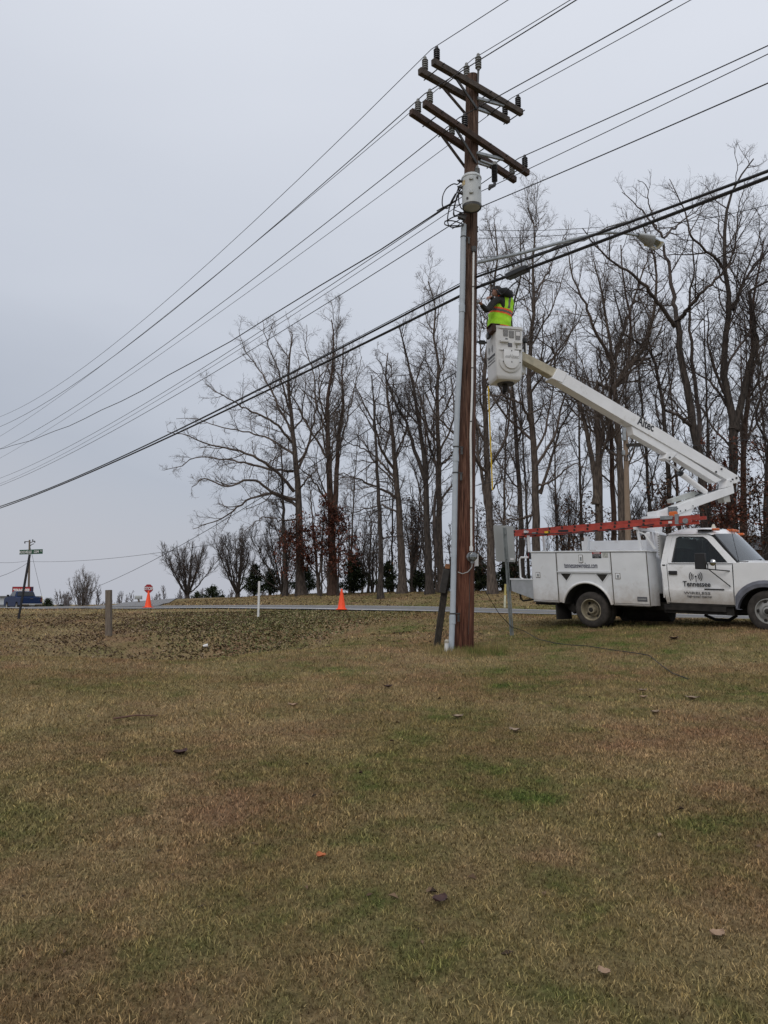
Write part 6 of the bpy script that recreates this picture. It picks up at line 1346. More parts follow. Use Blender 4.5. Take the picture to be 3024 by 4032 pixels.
# billboard
B0, B1 = W(43, 2400, 88.), W(126, 2400, 88.); bz0, bz1 = W(43, 2352, 88.)[2], W(43, 2310, 88.)[2]; t = thing('billboard_sign', 'red and white billboard reading TENNESSEE behind the blue pickup', 'billboard', B0)
m = MB(); m.box(((B0[0] + B1[0]) / 2, 88.05, (bz0 + bz1) / 2), (B1[0] - B0[0], .1, bz1 - bz0), bev=.02); pn = m.build('frame', mat('dark red frame', (.13, .012, .018), .6), t)
m = MB(); m.box(((B0[0] + B1[0]) / 2 - .1, 87.97, (bz0 + bz1) / 2), (B1[0] - B0[0] - .45, .06, bz1 - bz0 - .16)); pn2 = m.build('panel', REDS, t); m = MB(); m.box((B1[0] - .12, 87.96, (bz0 + bz1) / 2), (.16, .08, bz1 - bz0 - .1)); m.build('side_column', INKN, t)
text_mesh('TENNESSEE', .62, WHS, pn2, ((B0[0] + B1[0]) / 2 - .1, 87.92, bz1 - .70), (1, 0, 0), UP, sx=.60, bold=.03, ext=.01)
m = MB(); A_ = np.linspace(0, pi, 12); m.tube([((B0[0] + B1[0]) / 2 + 1.0 * cos(a), 87.93, bz0 - .1 + .45 * sin(a)) for a in A_], .05, 6); m.build('arc_mark', WHS, pn2)
for x in (B0[0] + .3, B1[0] - .3): zz0 = gz(x, 88); MB().box((x, 88.1, (zz0 + bz0) / 2), (.15, .15, bz0 - zz0)).build('post', DARKM, t)
# pale building beyond
HB0 = W(50, 2400, 108.); e0 = W(50, 2350, 108.)[2]; gl0 = gz(HB0[0], 108) - 1; t = thing('metal_building', 'long pale building with flat roof edge at the far left edge', 'building', (HB0[0] - 8, 108, gl0))
wb = mat('pale metal wall', (.50, .53, .56), .6, var=.05); m = MB(); m.box((HB0[0] - 8, 112, (gl0 + e0) / 2), (16, 8, e0 - gl0)); m.build('wall', wb, t); m = MB(); m.box((HB0[0] - 8, 112, e0 + .06), (16.6, 8.8, .14)); m.build('roof', mat('grey roof edge', (.14, .15, .16), .7), t); 
m = MB(); m.box((HB0[0] - 8, 107.6, W(50, 2386, 108)[2]), (16.4, .9, .4)); m.build('awning', mat('grey awning', (.13, .14, .15), .7), t)
for i in range(4): m = MB(); m.box((HB0[0] - 2.2 - 3.4 * i, 107.97, (gl0 + e0) / 2 - .1), (1.6, .06, 1.2)); m.build('window', BLUED, t)
# grey roofed house at right, far behind
t0 = W(3100, 2140, 55.); gl0 = gz(t0[0], 55) - .2; ez = W(3000, 2165, 55)[2]; rz_ = W(3000, 2092, 55)[2]; X0 = W(2955, 2140, 55.)[0]; t = thing('house', 'house with low grey roof glimpsed behind the truck windscreen', 'house', (X0 + 6, 58, gl0))
m = MB(); m.box((X0 + 7, 59, (gl0 + ez) / 2), (13, 7, ez - gl0)); m.build('wall', mat('brick brown wall', (.16, .09, .06), .8, var=.2), t); m = MB(); m.prism([(X0, 54.8, ez), (X0, 59, rz_), (X0, 63.2, ez)], (14, 0, 0)); m.build('roof', mat('dark shingle roof', (.055, .058, .065), .9, var=.2, scale=30), t)
for i in range(3): m = MB(); m.box((X0 + 2.5 + 4 * i, 55.47, (gl0 + ez) / 2 + .1), (1.2, .06, 1.1)); w_ = m.build('window', BLUED, t)

# ------------------------------------------------------------------ bare trees
def bark_mat(name, c1, c2, sc=3.):
    return mat(name, c1, .95, scale=sc, col2=c2, bump=.9, bscale=16, stretch=(5, 5, 1.))
BARK = bark_mat('grey brown bark', (.040, .031, .026), (.150, .118, .096)); BARKR = bark_mat('reddish bark', (.040, .024, .018), (.125, .076, .056)); BARKD = bark_mat('dark bark', (.020, .016, .014), (.080, .064, .054))
TWIG = mat('twig bark', (.070, .054, .045), .95, col2=(.150, .118, .100), scale=2.)
TWIGD = mat('dark twig bark', (.035, .027, .024), .95, col2=(.095, .074, .064), scale=2.)
def unit(a): return a / np.maximum(np.linalg.norm(a, axis=-1, keepdims=True), 1e-9)
def children(P, Rd, c, t0, t1, lenf, ang, kk, wob, up, rscale, rmin, plen=None, grav=0., flat=0.):
    N_, k, _ = P.shape; t = t0 + (t1 - t0) * (np.arange(c)[None] + rng.random((N_, c))) / c; f = t * (k - 1); i = np.minimum(f.astype(int), k - 2); a = (f - i)[..., None]
    I = np.arange(N_)[:, None]; p = P[I, i] * (1 - a) + P[I, i + 1] * a; tg = unit(P[I, i + 1] - P[I, i]); rd = Rd[I, i] * (1 - a[..., 0]) + Rd[I, i + 1] * a[..., 0]
    if plen is None: plen = np.linalg.norm(np.diff(P, axis=1), axis=2).sum(1)
    L = plen[:, None] * lenf * (1.15 - .65 * t) * (.6 + .7 * rng.random((N_, c)))
    rv = rng.normal(size=(N_, c, 3)); rv[..., 2] *= (1 - flat); pr = unit(rv - tg * (rv * tg).sum(-1, keepdims=True)); an = R(ang) * (.75 + .5 * rng.random((N_, c, 1)))
    d = unit(tg * np.cos(an) + pr * np.sin(an)); M = N_ * c; p = p.reshape(M, 3); d = d.reshape(M, 3); L = L.reshape(M); r0 = np.maximum(np.minimum(rd.reshape(M) * rscale, L * .011 + rmin), rmin)
    Q = np.empty((M, kk, 3)); Q[:, 0] = p
    for j in range(1, kk):
        d = unit(d + rng.normal(size=(M, 3)) * wob + np.array([0, 0, up * (1. if j > 1 else .5)])); Q[:, j] = Q[:, j - 1] + d * (L / (kk - 1))[:, None]
    RR = r0[:, None] * (1 - .68 * np.linspace(0, 1, kk))[None]; return Q, np.maximum(RR, rmin * .55)
def tubes(P, Rd, m):
    N_, k, _ = P.shape; T_ = np.empty_like(P); T_[:, 1:-1] = P[:, 2:] - P[:, :-2]; T_[:, 0] = P[:, 1] - P[:, 0]; T_[:, -1] = P[:, -1] - P[:, -2]; T_ = unit(T_)
    ref = unit(np.cross(T_.mean(1) + 1e-4, np.array([.31, .77, .55]))); X = unit(ref[:, None] - T_ * (ref[:, None] * T_).sum(-1, keepdims=True)); Y = np.cross(T_, X)
    a = np.arange(m) * 2 * pi / m; V = P[:, :, None] + (X[:, :, None] * np.cos(a)[None, None, :, None] + Y[:, :, None] * np.sin(a)[None, None, :, None]) * Rd[:, :, None, None]
    b = (np.arange(N_)[:, None, None] * k + np.arange(k - 1)[None, :, None]) * m; j = np.arange(m)[None, None]; j2 = (j + 1) % m
    F = np.stack([b + j, b + j2, b + m + j2, b + m + j], -1).reshape(-1, 4); return V.reshape(-1, 3), F
def resample(P, k):
    P = np.asarray(P, float); s = np.r_[0, np.cumsum(np.linalg.norm(np.diff(P, axis=0), axis=1))]; q = np.linspace(0, s[-1], k)
    return np.stack([np.interp(q, s, P[:, i]) for i in range(3)], 1)
def join_tubes(lst):
    V, F, o = [], [], 0
    for P, Rd, m in lst:
        v, f = tubes(P, Rd, m); V.append(v); F.append(f + o); o += len(v)
    return np.concatenate(V), np.concatenate(F)
def make_tree(stems, limbs, spec, bark=None, twig=None, mats=True):
    """stems: [(pts, r0, r1)], limbs: same, both in tree space. spec: list of child levels. returns two meshes"""
    K = 22
    SP = np.array([resample(p, K) for p, a, b in stems]); SR = np.array([np.interp(np.linspace(0, 1, K), [0, .03, .08, 1], [a * 1.7, a * 1.2, a, b]) for p, a, b in stems])
    wv = rng.normal(size=SP.shape) * .018; wv[:, 0] = 0; SP = SP + wv
    tl = [(SP, SR, 12)]
    allP, allR = [SP], [SR]
    L1 = None
    if limbs:
        LP_ = np.array([resample(p, K) for p, a, b in limbs]); LP_[:, 1:-1] += rng.normal(size=LP_[:, 1:-1].shape) * .035
        LR = np.array([np.interp(np.linspace(0, 1, K), [0, 1], [a, b]) for p, a, b in limbs]); L1 = (LP_, LR)
    cr = []
    if spec.get('auto'):
        A = spec['auto']; P, Rd = children(SP, SR, A['n'], A['t0'], A['t1'], A['len'], A['ang'], K, A.get('wob', .09), A.get('up', .10), .5, .02, flat=A.get('flat', 0))
        L1 = (P, Rd) if L1 is None else (np.concatenate([L1[0], P]), np.concatenate([L1[1], Rd]))
    # continuation of every stem top also carries branches
    base = (np.concatenate([L1[0], SP[:, K // 2:][:, np.linspace(0, K - K // 2 - 1, K).astype(int)] + rng.normal(size=(len(SP), K, 3)) * .001]), np.concatenate([L1[1], SR[:, K // 2:][:, np.linspace(0, K - K // 2 - 1, K).astype(int)]])) if L1 is not None else (SP, SR)
    if L1 is not None: cr.append((L1[0], L1[1], 7))
    cur = base
    for lv in spec['levels']:
        pl = np.linalg.norm(np.diff(cur[0], axis=1), axis=2).sum(1); pl = np.clip(pl, spec.get('pmin', .5), spec.get('pmax', 9)); kp = np.repeat(pl / (np.quantile(pl, .72) + 1e-6), lv[0])
        P, Rd = children(cur[0], cur[1], lv[0], lv[1], 1.0, lv[2], lv[3], lv[4], lv[5], lv[6], .62, lv[7], pl); kk_ = rng.random(len(P)) < kp; P, Rd = P[kk_], Rd[kk_]; cr.append((P, Rd, lv[8])); cur = (P, Rd)
    return join_tubes(tl), join_tubes(cr), cur[0][:, -1]
#        n  t0  lenf ang kk wob  up  rmin sides
LV_BIG = [(10, .10, .42, 46, 8, .10, .06, .011, 4), (7, .10, .58, 44, 6, .14, .045, .0070, 3), (6, .10, .66, 42, 5, .16, .02, .0050, 3)]
LV_MED = [(8, .12, .42, 42, 7, .12, .09, .010, 3), (5, .12, .50, 42, 5, .17, .06, .0075, 3), (5, .15, .55, 42, 4, .2, .04, .006, 3)]
LV_SM = [(8, .12, .45, 32, 6, .09, .12, .0080, 3), (6, .15, .50, 34, 4, .13, .09, .0058, 3)]
def tree_obj(name, label, base, meshes, bark, twig, cat='tree', group=None, rz=0, sc=1., share=None):
    t = thing(name, label, cat, base, rz, group, world=False); t.scale = (sc, sc, sc)
    if share: m1, m2 = share
    else: m1 = fast_mesh('trunk', *meshes[0], bark, 4, None, True); m2 = fast_mesh('crown', *meshes[1], twig, 4, None, True)
    for nm, me in (('trunk', m1), ('crown', m2)): o = bpy.data.objects.new(nm, me); C.objects.link(o); o.parent = t
    return t, (m1, m2)
def imgtree(label, Y, base_uv, stems, limbs, auto, levels, bark, twig, w0, name='bare_tree', group='tall bare trees across the road', pmax=7.):
    """stem and limb courses read off the photo at the tree's own distance, limbs leaving the plane by dy metres"""
    b = W(*base_uv, Y); b[2] = gz(b[0], b[1]) - .15; rel = lambda P: [W(p[0], p[1], Y + (p[2] if len(p) > 2 else 0)) - b for p in P]
    S_ = []
    for i, (P, a, c) in enumerate(stems):
        q = rel(P); 
        if i == 0: q = [np.zeros(3)] + q
        S_.append((q, a, c))
    Lm = [(rel(P), a, c) for P, a, c in limbs]
    ms = make_tree(S_, Lm, {'auto': auto, 'levels': levels, 'pmax': pmax}); return tree_obj(name, label, b, ms, bark, twig, group=group), ms[2], b
c7 = lambda x, y, d=0: (600 + x / 1.3825, 1150 + y / 1.3825, d)
c3_ = lambda x, y, d=0: (1150 + x / 2.212, 1700 + y / 2.212, d)
r7_ = lambda x, y, d=0: (1800 + x / 2.37, 1500 + y / 2.37, d)
r8_ = lambda x, y, d=0: (1900 + x / 1.475, 600 + y / 1.475, d)
r4_ = lambda x, y, d=0: (2300 + x / 2.291, 600 + y / 2.291, d)
r5_ = lambda x, y, d=0: (2500 + x / 2.765, 1350 + y / 2.765, d)
AUTO = dict(n=16, t0=.28, t1=1., len=.26, ang=46, up=.07, wob=.10)
# T1 broad oak on the left
imgtree('broad spreading bare oak at the left end of the tall trees, long limbs reaching left', 45, (1187, 2341), [([c7(805, 1550), c7(800, 1350), c7(798, 1200), c7(790, 1000), c7(772, 850), c7(757, 700), c7(738, 500), c7(742, 380), c7(765, 230)], .27, .03)],
 [([c7(790, 1130), c7(700, 1108, -.5), c7(620, 1075, -1), c7(570, 1020, -1.5), c7(480, 1030, -2), c7(400, 1060, -2.3), c7(280, 1010, -2.5), c7(215, 1060, -3)], .11, .02),
  ([c7(785, 1165), c7(700, 1110, .4), c7(620, 1095, .8), c7(520, 1130, 1.2), c7(440, 1190, 1.6), c7(370, 1240, 2), c7(220, 1290, 2.4)], .10, .02),
  ([c7(770, 1085), c7(700, 1000, -1), c7(620, 930, -2), c7(540, 890, -2.6), c7(400, 855, -3), c7(290, 822, -3.4), c7(180, 780, -3.8), c7(80, 760, -4)], .11, .018),
  ([c7(765, 975), c7(620, 960, 1), c7(450, 918, 2), c7(330, 900, 2.6), c7(230, 905, 3.), c7(150, 950, 3.2), c7(60, 970, 3.4)], .09, .018),
  ([c7(760, 820), c7(700, 740, -1), c7(630, 685, -1.5), c7(520, 640, -2), c7(420, 580, -2.5), c7(340, 545, -3), c7(290, 500, -3)], .09, .018),
  ([c7(755, 760), c7(700, 650, 1), c7(640, 520, 1.8), c7(560, 390, 2.3), c7(500, 320, 2.5), c7(470, 200, 2.5)], .08, .015),
  ([c7(745, 640), c7(700, 470, -.6), c7(650, 330, -1.2), c7(610, 230, -1.5), c7(600, 150, -1.5)], .07, .014),
  ([c7(795, 960), c7(850, 830, 1), c7(890, 650, 1.6), c7(915, 520, 2), c7(960, 400, 2), c7(985, 250, 2)], .09, .015),
  ([c7(800, 1075), c7(850, 1010, -1), c7(900, 960, -1.5)], .07, .03), ([c7(800, 1240), c7(690, 1245, -.8), c7(610, 1222, -1.5), c7(570, 1250, -2), c7(500, 1300, -2.5)], .06, .015),
  ([c7(770, 880), c7(640, 800, 2.), c7(520, 760, 3), c7(380, 740, 3.5), c7(250, 690, 3.8), c7(130, 690, 4)], .08, .015)],
 dict(n=8, t0=.45, t1=1., len=.30, ang=50, up=.05, wob=.11), [(14, .10, .30, 52, 8, .16, .06, .012, 4), (8, .1, .55, 50, 6, .22, .04, .0075, 3), (7, .10, .60, 46, 5, .24, .02, .0052, 3)], BARK, TWIG, 1, pmax=6.5)
imgtree('thin straight bare tree close on the left of the broad oak', 44.5, (1123, 2342), [([(1126, 2300), (1118, 2150), (1114, 2000), (1112, 1880), (1106, 1750)], .15, .03)], [], dict(n=14, t0=.3, t1=1., len=.22, ang=48, up=.05, wob=.1), LV_MED, BARKD, TWIGD, 1)
imgtree('tall twin stemmed bare tree right of the broad oak, russet leaves at its foot', 44.5, (1312, 2345), [([c7(985, 1600), c7(975, 1300), c7(965, 1000), c7(955, 800), c7(948, 600), c7(985, 400), c7(990, 250), c7(975, 150)], .26, .03), ([c7(992, 1250), c7(1002, 1000), c7(1012, 800), c7(1040, 600), c7(1032, 440), c7(1040, 300)], .17, .03)],
 [([c7(965, 1180), c7(920, 1090, -.5), c7(850, 995, -1), c7(820, 980, -1.5), c7(780, 930, -2)], .08, .02), ([c7(948, 900), c7(860, 750, .6), c7(800, 640, 1), c7(730, 500, 1.5), c7(650, 430, 2)], .08, .02), ([c7(945, 760), c7(890, 600, -1), c7(880, 450, -1), c7(830, 300, -1), c7(840, 180, -1)], .07, .015), ([c7(1005, 900), c7(1060, 700, -1), c7(1100, 520, -1), c7(1140, 350, -1)], .06, .015)], dict(n=14, t0=.32, t1=1., len=.24, ang=42, up=.08, wob=.1), LV_BIG, BARKR, TWIG, 1, pmax=5.5)
imgtree('slim straight dark tree with short level twigs, nearest the road', 39.5, (1500, 2358), [([c7(1245, 1600), c7(1240, 1300), c7(1225, 1000), c7(1215, 800), c7(1205, 620), c7(1195, 450)], .15, .03)], [], dict(n=26, t0=.12, t1=1., len=.13, ang=80, up=-.01, wob=.12), [(7, .1, .5, 50, 6, .2, .0, .008, 4), (5, .1, .55, 45, 4, .24, .0, .0055, 3)], BARKD, TWIGD, 1)
imgtree('large bare tree with low limbs sweeping left, between slim tree and triple stems', 43, (1583, 2338), [([c7(1365, 1600), c7(1355, 1400), c7(1340, 1150), c7(1325, 1000), c7(1310, 800), c7(1290, 650), c7(1270, 450), c7(1280, 330)], .24, .03)],
 [([c7(1335, 1120), c7(1240, 1070, -1), c7(1150, 1030, -2), c7(1050, 990, -3), c7(1000, 985, -3.4)], .09, .02), ([c7(1325, 1020), c7(1210, 890, 1), c7(1150, 850, 2), c7(1090, 830, 2.5), c7(1040, 800, 3)], .08, .02), ([c7(1312, 960), c7(1250, 870, -1), c7(1200, 700, -2), c7(1150, 600, -2.4), c7(1090, 480, -2.6)], .09, .02), ([c7(1345, 1200), c7(1250, 1160, 1), c7(1130, 1190, 2), c7(1000, 1250, 3)], .06, .015), ([c7(1318, 900), c7(1380, 760, 1), c7(1400, 600, 1.5), c7(1440, 480, 2)], .07, .015)], dict(n=10, t0=.3, t1=1., len=.25, ang=48, up=.06, wob=.1), LV_BIG, BARK, TWIG, 1, pmax=5.5)
imgtree('dark bare tree with a leaning second stem, just left of the utility pole', 41, (1692, 2340), [([c7(1510, 1600), c7(1500, 1400), c7(1490, 1150), c7(1480, 900), c7(1450, 700), c7(1420, 500), c7(1380, 330), c7(1340, 180)], .21, .03), ([c7(1490, 1020), c7(1440, 900), c7(1380, 700), c7(1330, 620), c7(1290, 520), c7(1240, 380)], .12, .02)],
 [([c7(1545, 1500), c7(1535, 1200), c7(1548, 1000), c7(1530, 800), c7(1540, 600)], .12, .03)], dict(n=10, t0=.3, t1=1., len=.24, ang=42, up=.08, wob=.1), LV_BIG, BARKD, TWIGD, 1, pmax=5.)
imgtree('straight grey tree partly hidden by the grey riser conduit', 42, (1742, 2337), [([c7(1575, 1600), c7(1562, 1400), c7(1560, 1000), c7(1555, 800), c7(1550, 600), c7(1560, 400), c7(1530, 250), c7(1545, 100), c7(1500, -60)], .20, .03)], [([c7(1560, 950), c7(1620, 900, 1), c7(1650, 840, 1.6)], .08, .03), ([c7(1545, 940), c7(1500, 800, -1), c7(1470, 600, -1.5), c7(1400, 420, -2)], .08, .02)], AUTO, LV_BIG, BARK, TWIG, 1, pmax=5.)
imgtree('pale barked tree between the utility pole and the road sign back', 38, (1942, 2339), [([r7_(325, 1850), r7_(310, 1500), r7_(295, 1100), r7_(275, 700), r7_(262, 300), r7_(250, 0), r8_(60, 850), r8_(90, 600), r8_(70, 420)], .21, .03), ([r7_(300, 1300), r7_(245, 1000), r7_(200, 700), r7_(180, 400), r7_(150, 100)], .11, .03)], [([r7_(300, 1050), r7_(420, 900, -1), r7_(470, 1050, -1.5), r7_(500, 1250, -2)], .05, .02)], AUTO, LV_BIG, BARK, TWIG, 1, pmax=4.8)
imgtree('thin dark tree whose foot is behind the road sign back', 39, (2058, 2338), [([r7_(600, 1800), r7_(600, 1400), r7_(580, 1000), r7_(552, 600), r7_(540, 300), r7_(515, 50), r8_(170, 900), r8_(230, 700), r8_(215, 480)], .15, .03)], [], dict(n=14, t0=.25, t1=1., len=.18, ang=50, up=.05, wob=.12), LV_BIG, BARKD, TWIGD, 1, pmax=4.5)
imgtree('tall bare tree rising directly behind the worker bucket and truck tail', 38, (2112, 2338), [([r7_(742, 1800), r7_(740, 1500), r7_(735, 1200), r7_(732, 900), r7_(712, 600), r7_(690, 300), r7_(662, 0), r8_(300, 900), r8_(290, 650), r8_(310, 450), r8_(260, 320)], .22, .03), ([r7_(770, 1050), r7_(880, 720), r7_(960, 450), r7_(1100, 200), r7_(1180, 60)], .08, .02)],
 [([r7_(700, 1250), r7_(600, 1280, -1), r7_(450, 1300, -2), r7_(330, 1300, -2.6)], .07, .02), ([r7_(730, 980), r7_(880, 940, -1), r7_(1000, 830, -1.5), r7_(1100, 770, -2), r7_(1230, 820, -2.4)], .07, .015), ([r7_(690, 420), r7_(600, 200, -1), r7_(400, 140, -2), r7_(170, 125, -3)], .08, .02), ([r8_(300, 830), r8_(380, 700, 1), r8_(440, 560, 1.4), r8_(500, 420, 1.6)], .06, .015)], AUTO, LV_BIG, BARK, TWIG, 1, pmax=5.)
imgtree('forked bare tree behind the truck, its left stem leaning left under the boom', 37, (2358, 2340), [([r7_(1335, 1800), r7_(1330, 1500), r7_(1325, 1200), r7_(1320, 900), r7_(1322, 600), r7_(1292, 200), r7_(1285, 0), r8_(760, 1400), r8_(740, 1100), r8_(700, 850), r8_(640, 620)], .22, .03), ([r7_(1300, 1150), r7_(1290, 900), r7_(1240, 650), r7_(1180, 350), r7_(1130, 180), r7_(900, 30), r8_(420, 1150), r8_(260, 1040)], .15, .02)],
 [([r8_(770, 1250), r8_(660, 1050, -1), r8_(600, 900, -1.5), r8_(520, 700, -2), r8_(480, 500, -2)], .10, .02), ([r8_(765, 1200), r8_(830, 1000, 1), r8_(900, 800, 1.5), r8_(960, 600, 2), r8_(1000, 480, 2)], .10, .02), ([r8_(780, 1330), r8_(880, 1180, -1), r8_(960, 1060, -2), r8_(1080, 940, -2.4)], .08, .02)], AUTO, LV_BIG, BARK, TWIG, 1, pmax=5.)
imgtree('slim reddish trunk tree left of the pale service pole', 38, (2412, 2340), [([r7_(1465, 1700), r7_(1460, 1450), r7_(1455, 1000), r7_(1440, 600), r7_(1440, 400), r7_(1400, 100), r8_(840, 1300), r8_(860, 1000), r8_(820, 760), r8_(800, 540)], .15, .03)], [], AUTO, LV_MED, BARKR, TWIG, 1, pmax=4.5)
imgtree('rough barked trunk rising directly behind the pale service pole', 36, (2446, 2341), [([r7_(1545, 1700), r7_(1540, 1450), r7_(1528, 1000), r7_(1508, 600), r7_(1480, 200), r7_(1460, 0), r8_(950, 1150), r8_(1000, 900), r8_(1010, 640), r8_(930, 420)], .20, .03)], [([r7_(1500, 600), r7_(1420, 350, -1), r7_(1250, 230, -2), r7_(1150, 170, -3)], .07, .02)], AUTO, LV_BIG, BARK, TWIG, 1, pmax=5.)
imgtree('dark slender tree behind the upper boom with upswept branches', 36, (2625, 2343), [([r5_(370, 2000), r5_(372, 1500), r5_(340, 1000), r5_(300, 650), r5_(240, 300), r5_(190, 100), r8_(820, 1050), r8_(760, 800)], .15, .03)], [([r5_(300, 600), r5_(400, 350, 1), r5_(480, 100, 1.5)], .05, .015)], AUTO, LV_MED, BARKD, TWIGD, 1, pmax=4.)
imgtree('big dark forked tree above the lamp with three thick black limbs', 34, (2772, 2342), [([r5_(770, 2250), r5_(765, 1950), r5_(742, 1500), r5_(692, 1150), r5_(640, 950), r5_(590, 600), r5_(530, 300), r5_(465, 0), r8_(1150, 1050), r8_(1128, 985)], .24, .13)],
 [([r8_(1115, 1010), r8_(1080, 955, -.5), r8_(1020, 880, -.8), r8_(960, 790, -1.4), r8_(860, 700, -2), r8_(760, 640, -2.5), r8_(640, 530, -3), r8_(580, 440, -3)], .11, .02), ([r8_(1128, 985), r8_(1110, 850, .6), r8_(1090, 700, 1), r8_(1060, 580, 1.2), r8_(1040, 480, 1.2), r8_(960, 380, 1.5), r8_(880, 290, 1.8), r8_(810, 230, 2)], .115, .018),
  ([r8_(1140, 975), r8_(1210, 890, -1), r8_(1290, 800, -1.6), r8_(1400, 700, -2), r8_(1460, 620, -2.2), r8_(1480, 540, -2.2)], .11, .02), ([r8_(1050, 500), r8_(1180, 380, 2), r8_(1260, 330, 2.4), r8_(1320, 260, 2.6)], .06, .015), ([r8_(1010, 440), r8_(960, 300, .4), r8_(960, 200, .2), r8_(900, 160, 0)], .045, .012),
  ([r5_(600, 900), r5_(500, 800, -1), r5_(400, 760, -1.8), r5_(335, 735, -2.4)], .09, .05), ([r5_(700, 1100), r5_(690, 800, 1), r5_(655, 500, 1.2), r5_(630, 200, 1.2), r5_(620, 0, 1.2), r8_(1200, 900, 1.2), r8_(1230, 700, 1.2), r8_(1225, 500, 1.2)], .12, .03)], dict(n=5, t0=.35, t1=.95, len=.18, ang=55, up=.05, wob=.12), LV_BIG, BARKD, TWIGD, 1, pmax=5.)
imgtree('large forked tree behind the boom elbow, tallest crown at upper right', 34, (2885, 2343), [([r5_(1045, 2250), r5_(1045, 1950), r5_(1062, 1300), r5_(1075, 900), r5_(1020, 650), r5_(972, 400), r5_(980, 0), r4_(1310, 1350), r4_(1270, 1050), r4_(1270, 700), r4_(1300, 400), r4_(1400, 230), r4_(1530, 60)], .25, .03), ([r5_(1080, 950), r5_(1120, 780), r5_(1180, 550), r5_(1240, 250), r5_(1330, 0), r4_(1480, 1250), r4_(1659, 1160)], .17, .05)],
 [([r4_(1345, 1420), r4_(1430, 1180, 1), r4_(1550, 1000, 1.5), r4_(1690, 870, 2)], .09, .03), ([r4_(1260, 1050), r4_(1180, 950, -1), r4_(1060, 860, -1.6), r4_(950, 740, -2), r4_(930, 600, -2), r4_(860, 430, -2), r4_(770, 240, -2)], .08, .015), ([r4_(1270, 1040), r4_(1360, 880, 1), r4_(1370, 640, 1), r4_(1400, 480, 1), r4_(1450, 260, 1)], .06, .015)], dict(n=12, t0=.35, t1=1., len=.2, ang=46, up=.07, wob=.11), LV_BIG, BARKD, TWIGD, 1, pmax=5.)
imgtree('reddish trunk tree right of the boom elbow behind the truck roof', 35, (2930, 2343), [([r5_(1180, 2250), r5_(1180, 1900), r5_(1178, 1300), r5_(1200, 900), r5_(1240, 500), r5_(1290, 200), r4_(1500, 1500), r4_(1560, 1150), r4_(1620, 800)], .17, .03)], [([r5_(1260, 640), r5_(1380, 500, 1), r5_(1449, 440, 1.4)], .06, .03)], AUTO, LV_BIG, BARKR, TWIG, 1, pmax=4.5)
imgtree('dark tree trunk cut by the right edge of the photo', 33, (3022, 2344), [([r5_(1430, 2250), r5_(1435, 1900), r5_(1445, 1400), r5_(1500, 900), r5_(1560, 400), r4_(1750, 1300), r4_(1780, 700)], .17, .03)], [], AUTO, LV_BIG, BARKD, TWIGD, 1, pmax=5.)
# vase shaped small trees at left
def vase(label, u, v, Y, h, spread, n, lean=0, name='young_bare_tree', group='small bare trees with upswept stems', lv=LV_SM, tw=TWIGD, r=.09):
    b = W(u, v, Y); b[2] = gz(b[0], b[1]) - .1; S_ = []
    for i in range(n):
        a = 2 * pi * i / n + rng.random() * .8; sp_ = spread * (.25 + .75 * rng.random()) if i else spread * .1; hh = h * (1. - .28 * sp_ / spread) * (.85 + .2 * rng.random())
        P = [np.zeros(3) if i == 0 else np.array([0, 0, .15 + .3 * rng.random()])]
        for t_ in (.2, .45, .7, 1.): P.append(np.array([cos(a) * sp_ * t_ + lean * t_ * sp_ / spread, sin(a) * sp_ * t_, .15 + hh * t_ ** 1.05]))
        S_.append((P, r * (1. if i == 0 else .42), .010))
    ms = make_tree(S_, [], {'auto': dict(n=9, t0=.2, t1=.95, len=.30, ang=48, up=.10, wob=.08), 'levels': lv, 'pmax': 3.}); return tree_obj(name, label, b, ms, BARKD, tw, group=group), ms[2], b
HANG = []
_, tips, b_ = vase('low vase shaped bare tree nearest the stop sign with a few hanging leaves', 738, 2357, 55, 4.6, 2.8, 13, -.2, r=.13); HANG.append((tips, b_, 500, .9))
vase('second vase shaped bare tree from the left, tall upright shoots', 935, 2344, 51, 5.3, 2.8, 13, 0, r=.13)
vase('third vase shaped bare tree leaning left beside the thin straight tree', 1112, 2342, 49, 5.6, 2.9, 13, -1.0, r=.12)
vase('lone rounded bare tree on the skyline between pickup and wooden post', 322, 2396, 88, 6.3, 2.0, 13, 0, tw=TWIG, r=.14)
vase('low bare bush tree left of the lone skyline tree', 262, 2398, 86, 3.4, 1.4, 6, 0, tw=TWIG, r=.07)
vase('small understorey tree between slim dark tree and low limbed tree', 1466, 2336, 47, 4.6, 1.7, 5, -.3, lv=LV_SM)
vase('thin understorey tree right of the large low limbed tree', 1630, 2338, 46, 5.6, 1.6, 6, .2, lv=LV_SM)
vase('understorey tree filling the gap behind the truck ladder', 2240, 2338, 42, 6.5, 2.4, 7, .1, lv=LV_SM)
vase('twiggy understorey tree behind the lower boom', 2560, 2340, 41, 6.2, 2.6, 7, .1, lv=LV_SM)
vase('twiggy understorey tree behind the cab roof', 2850, 2340, 40, 5.6, 2.6, 7, .1, lv=LV_SM)
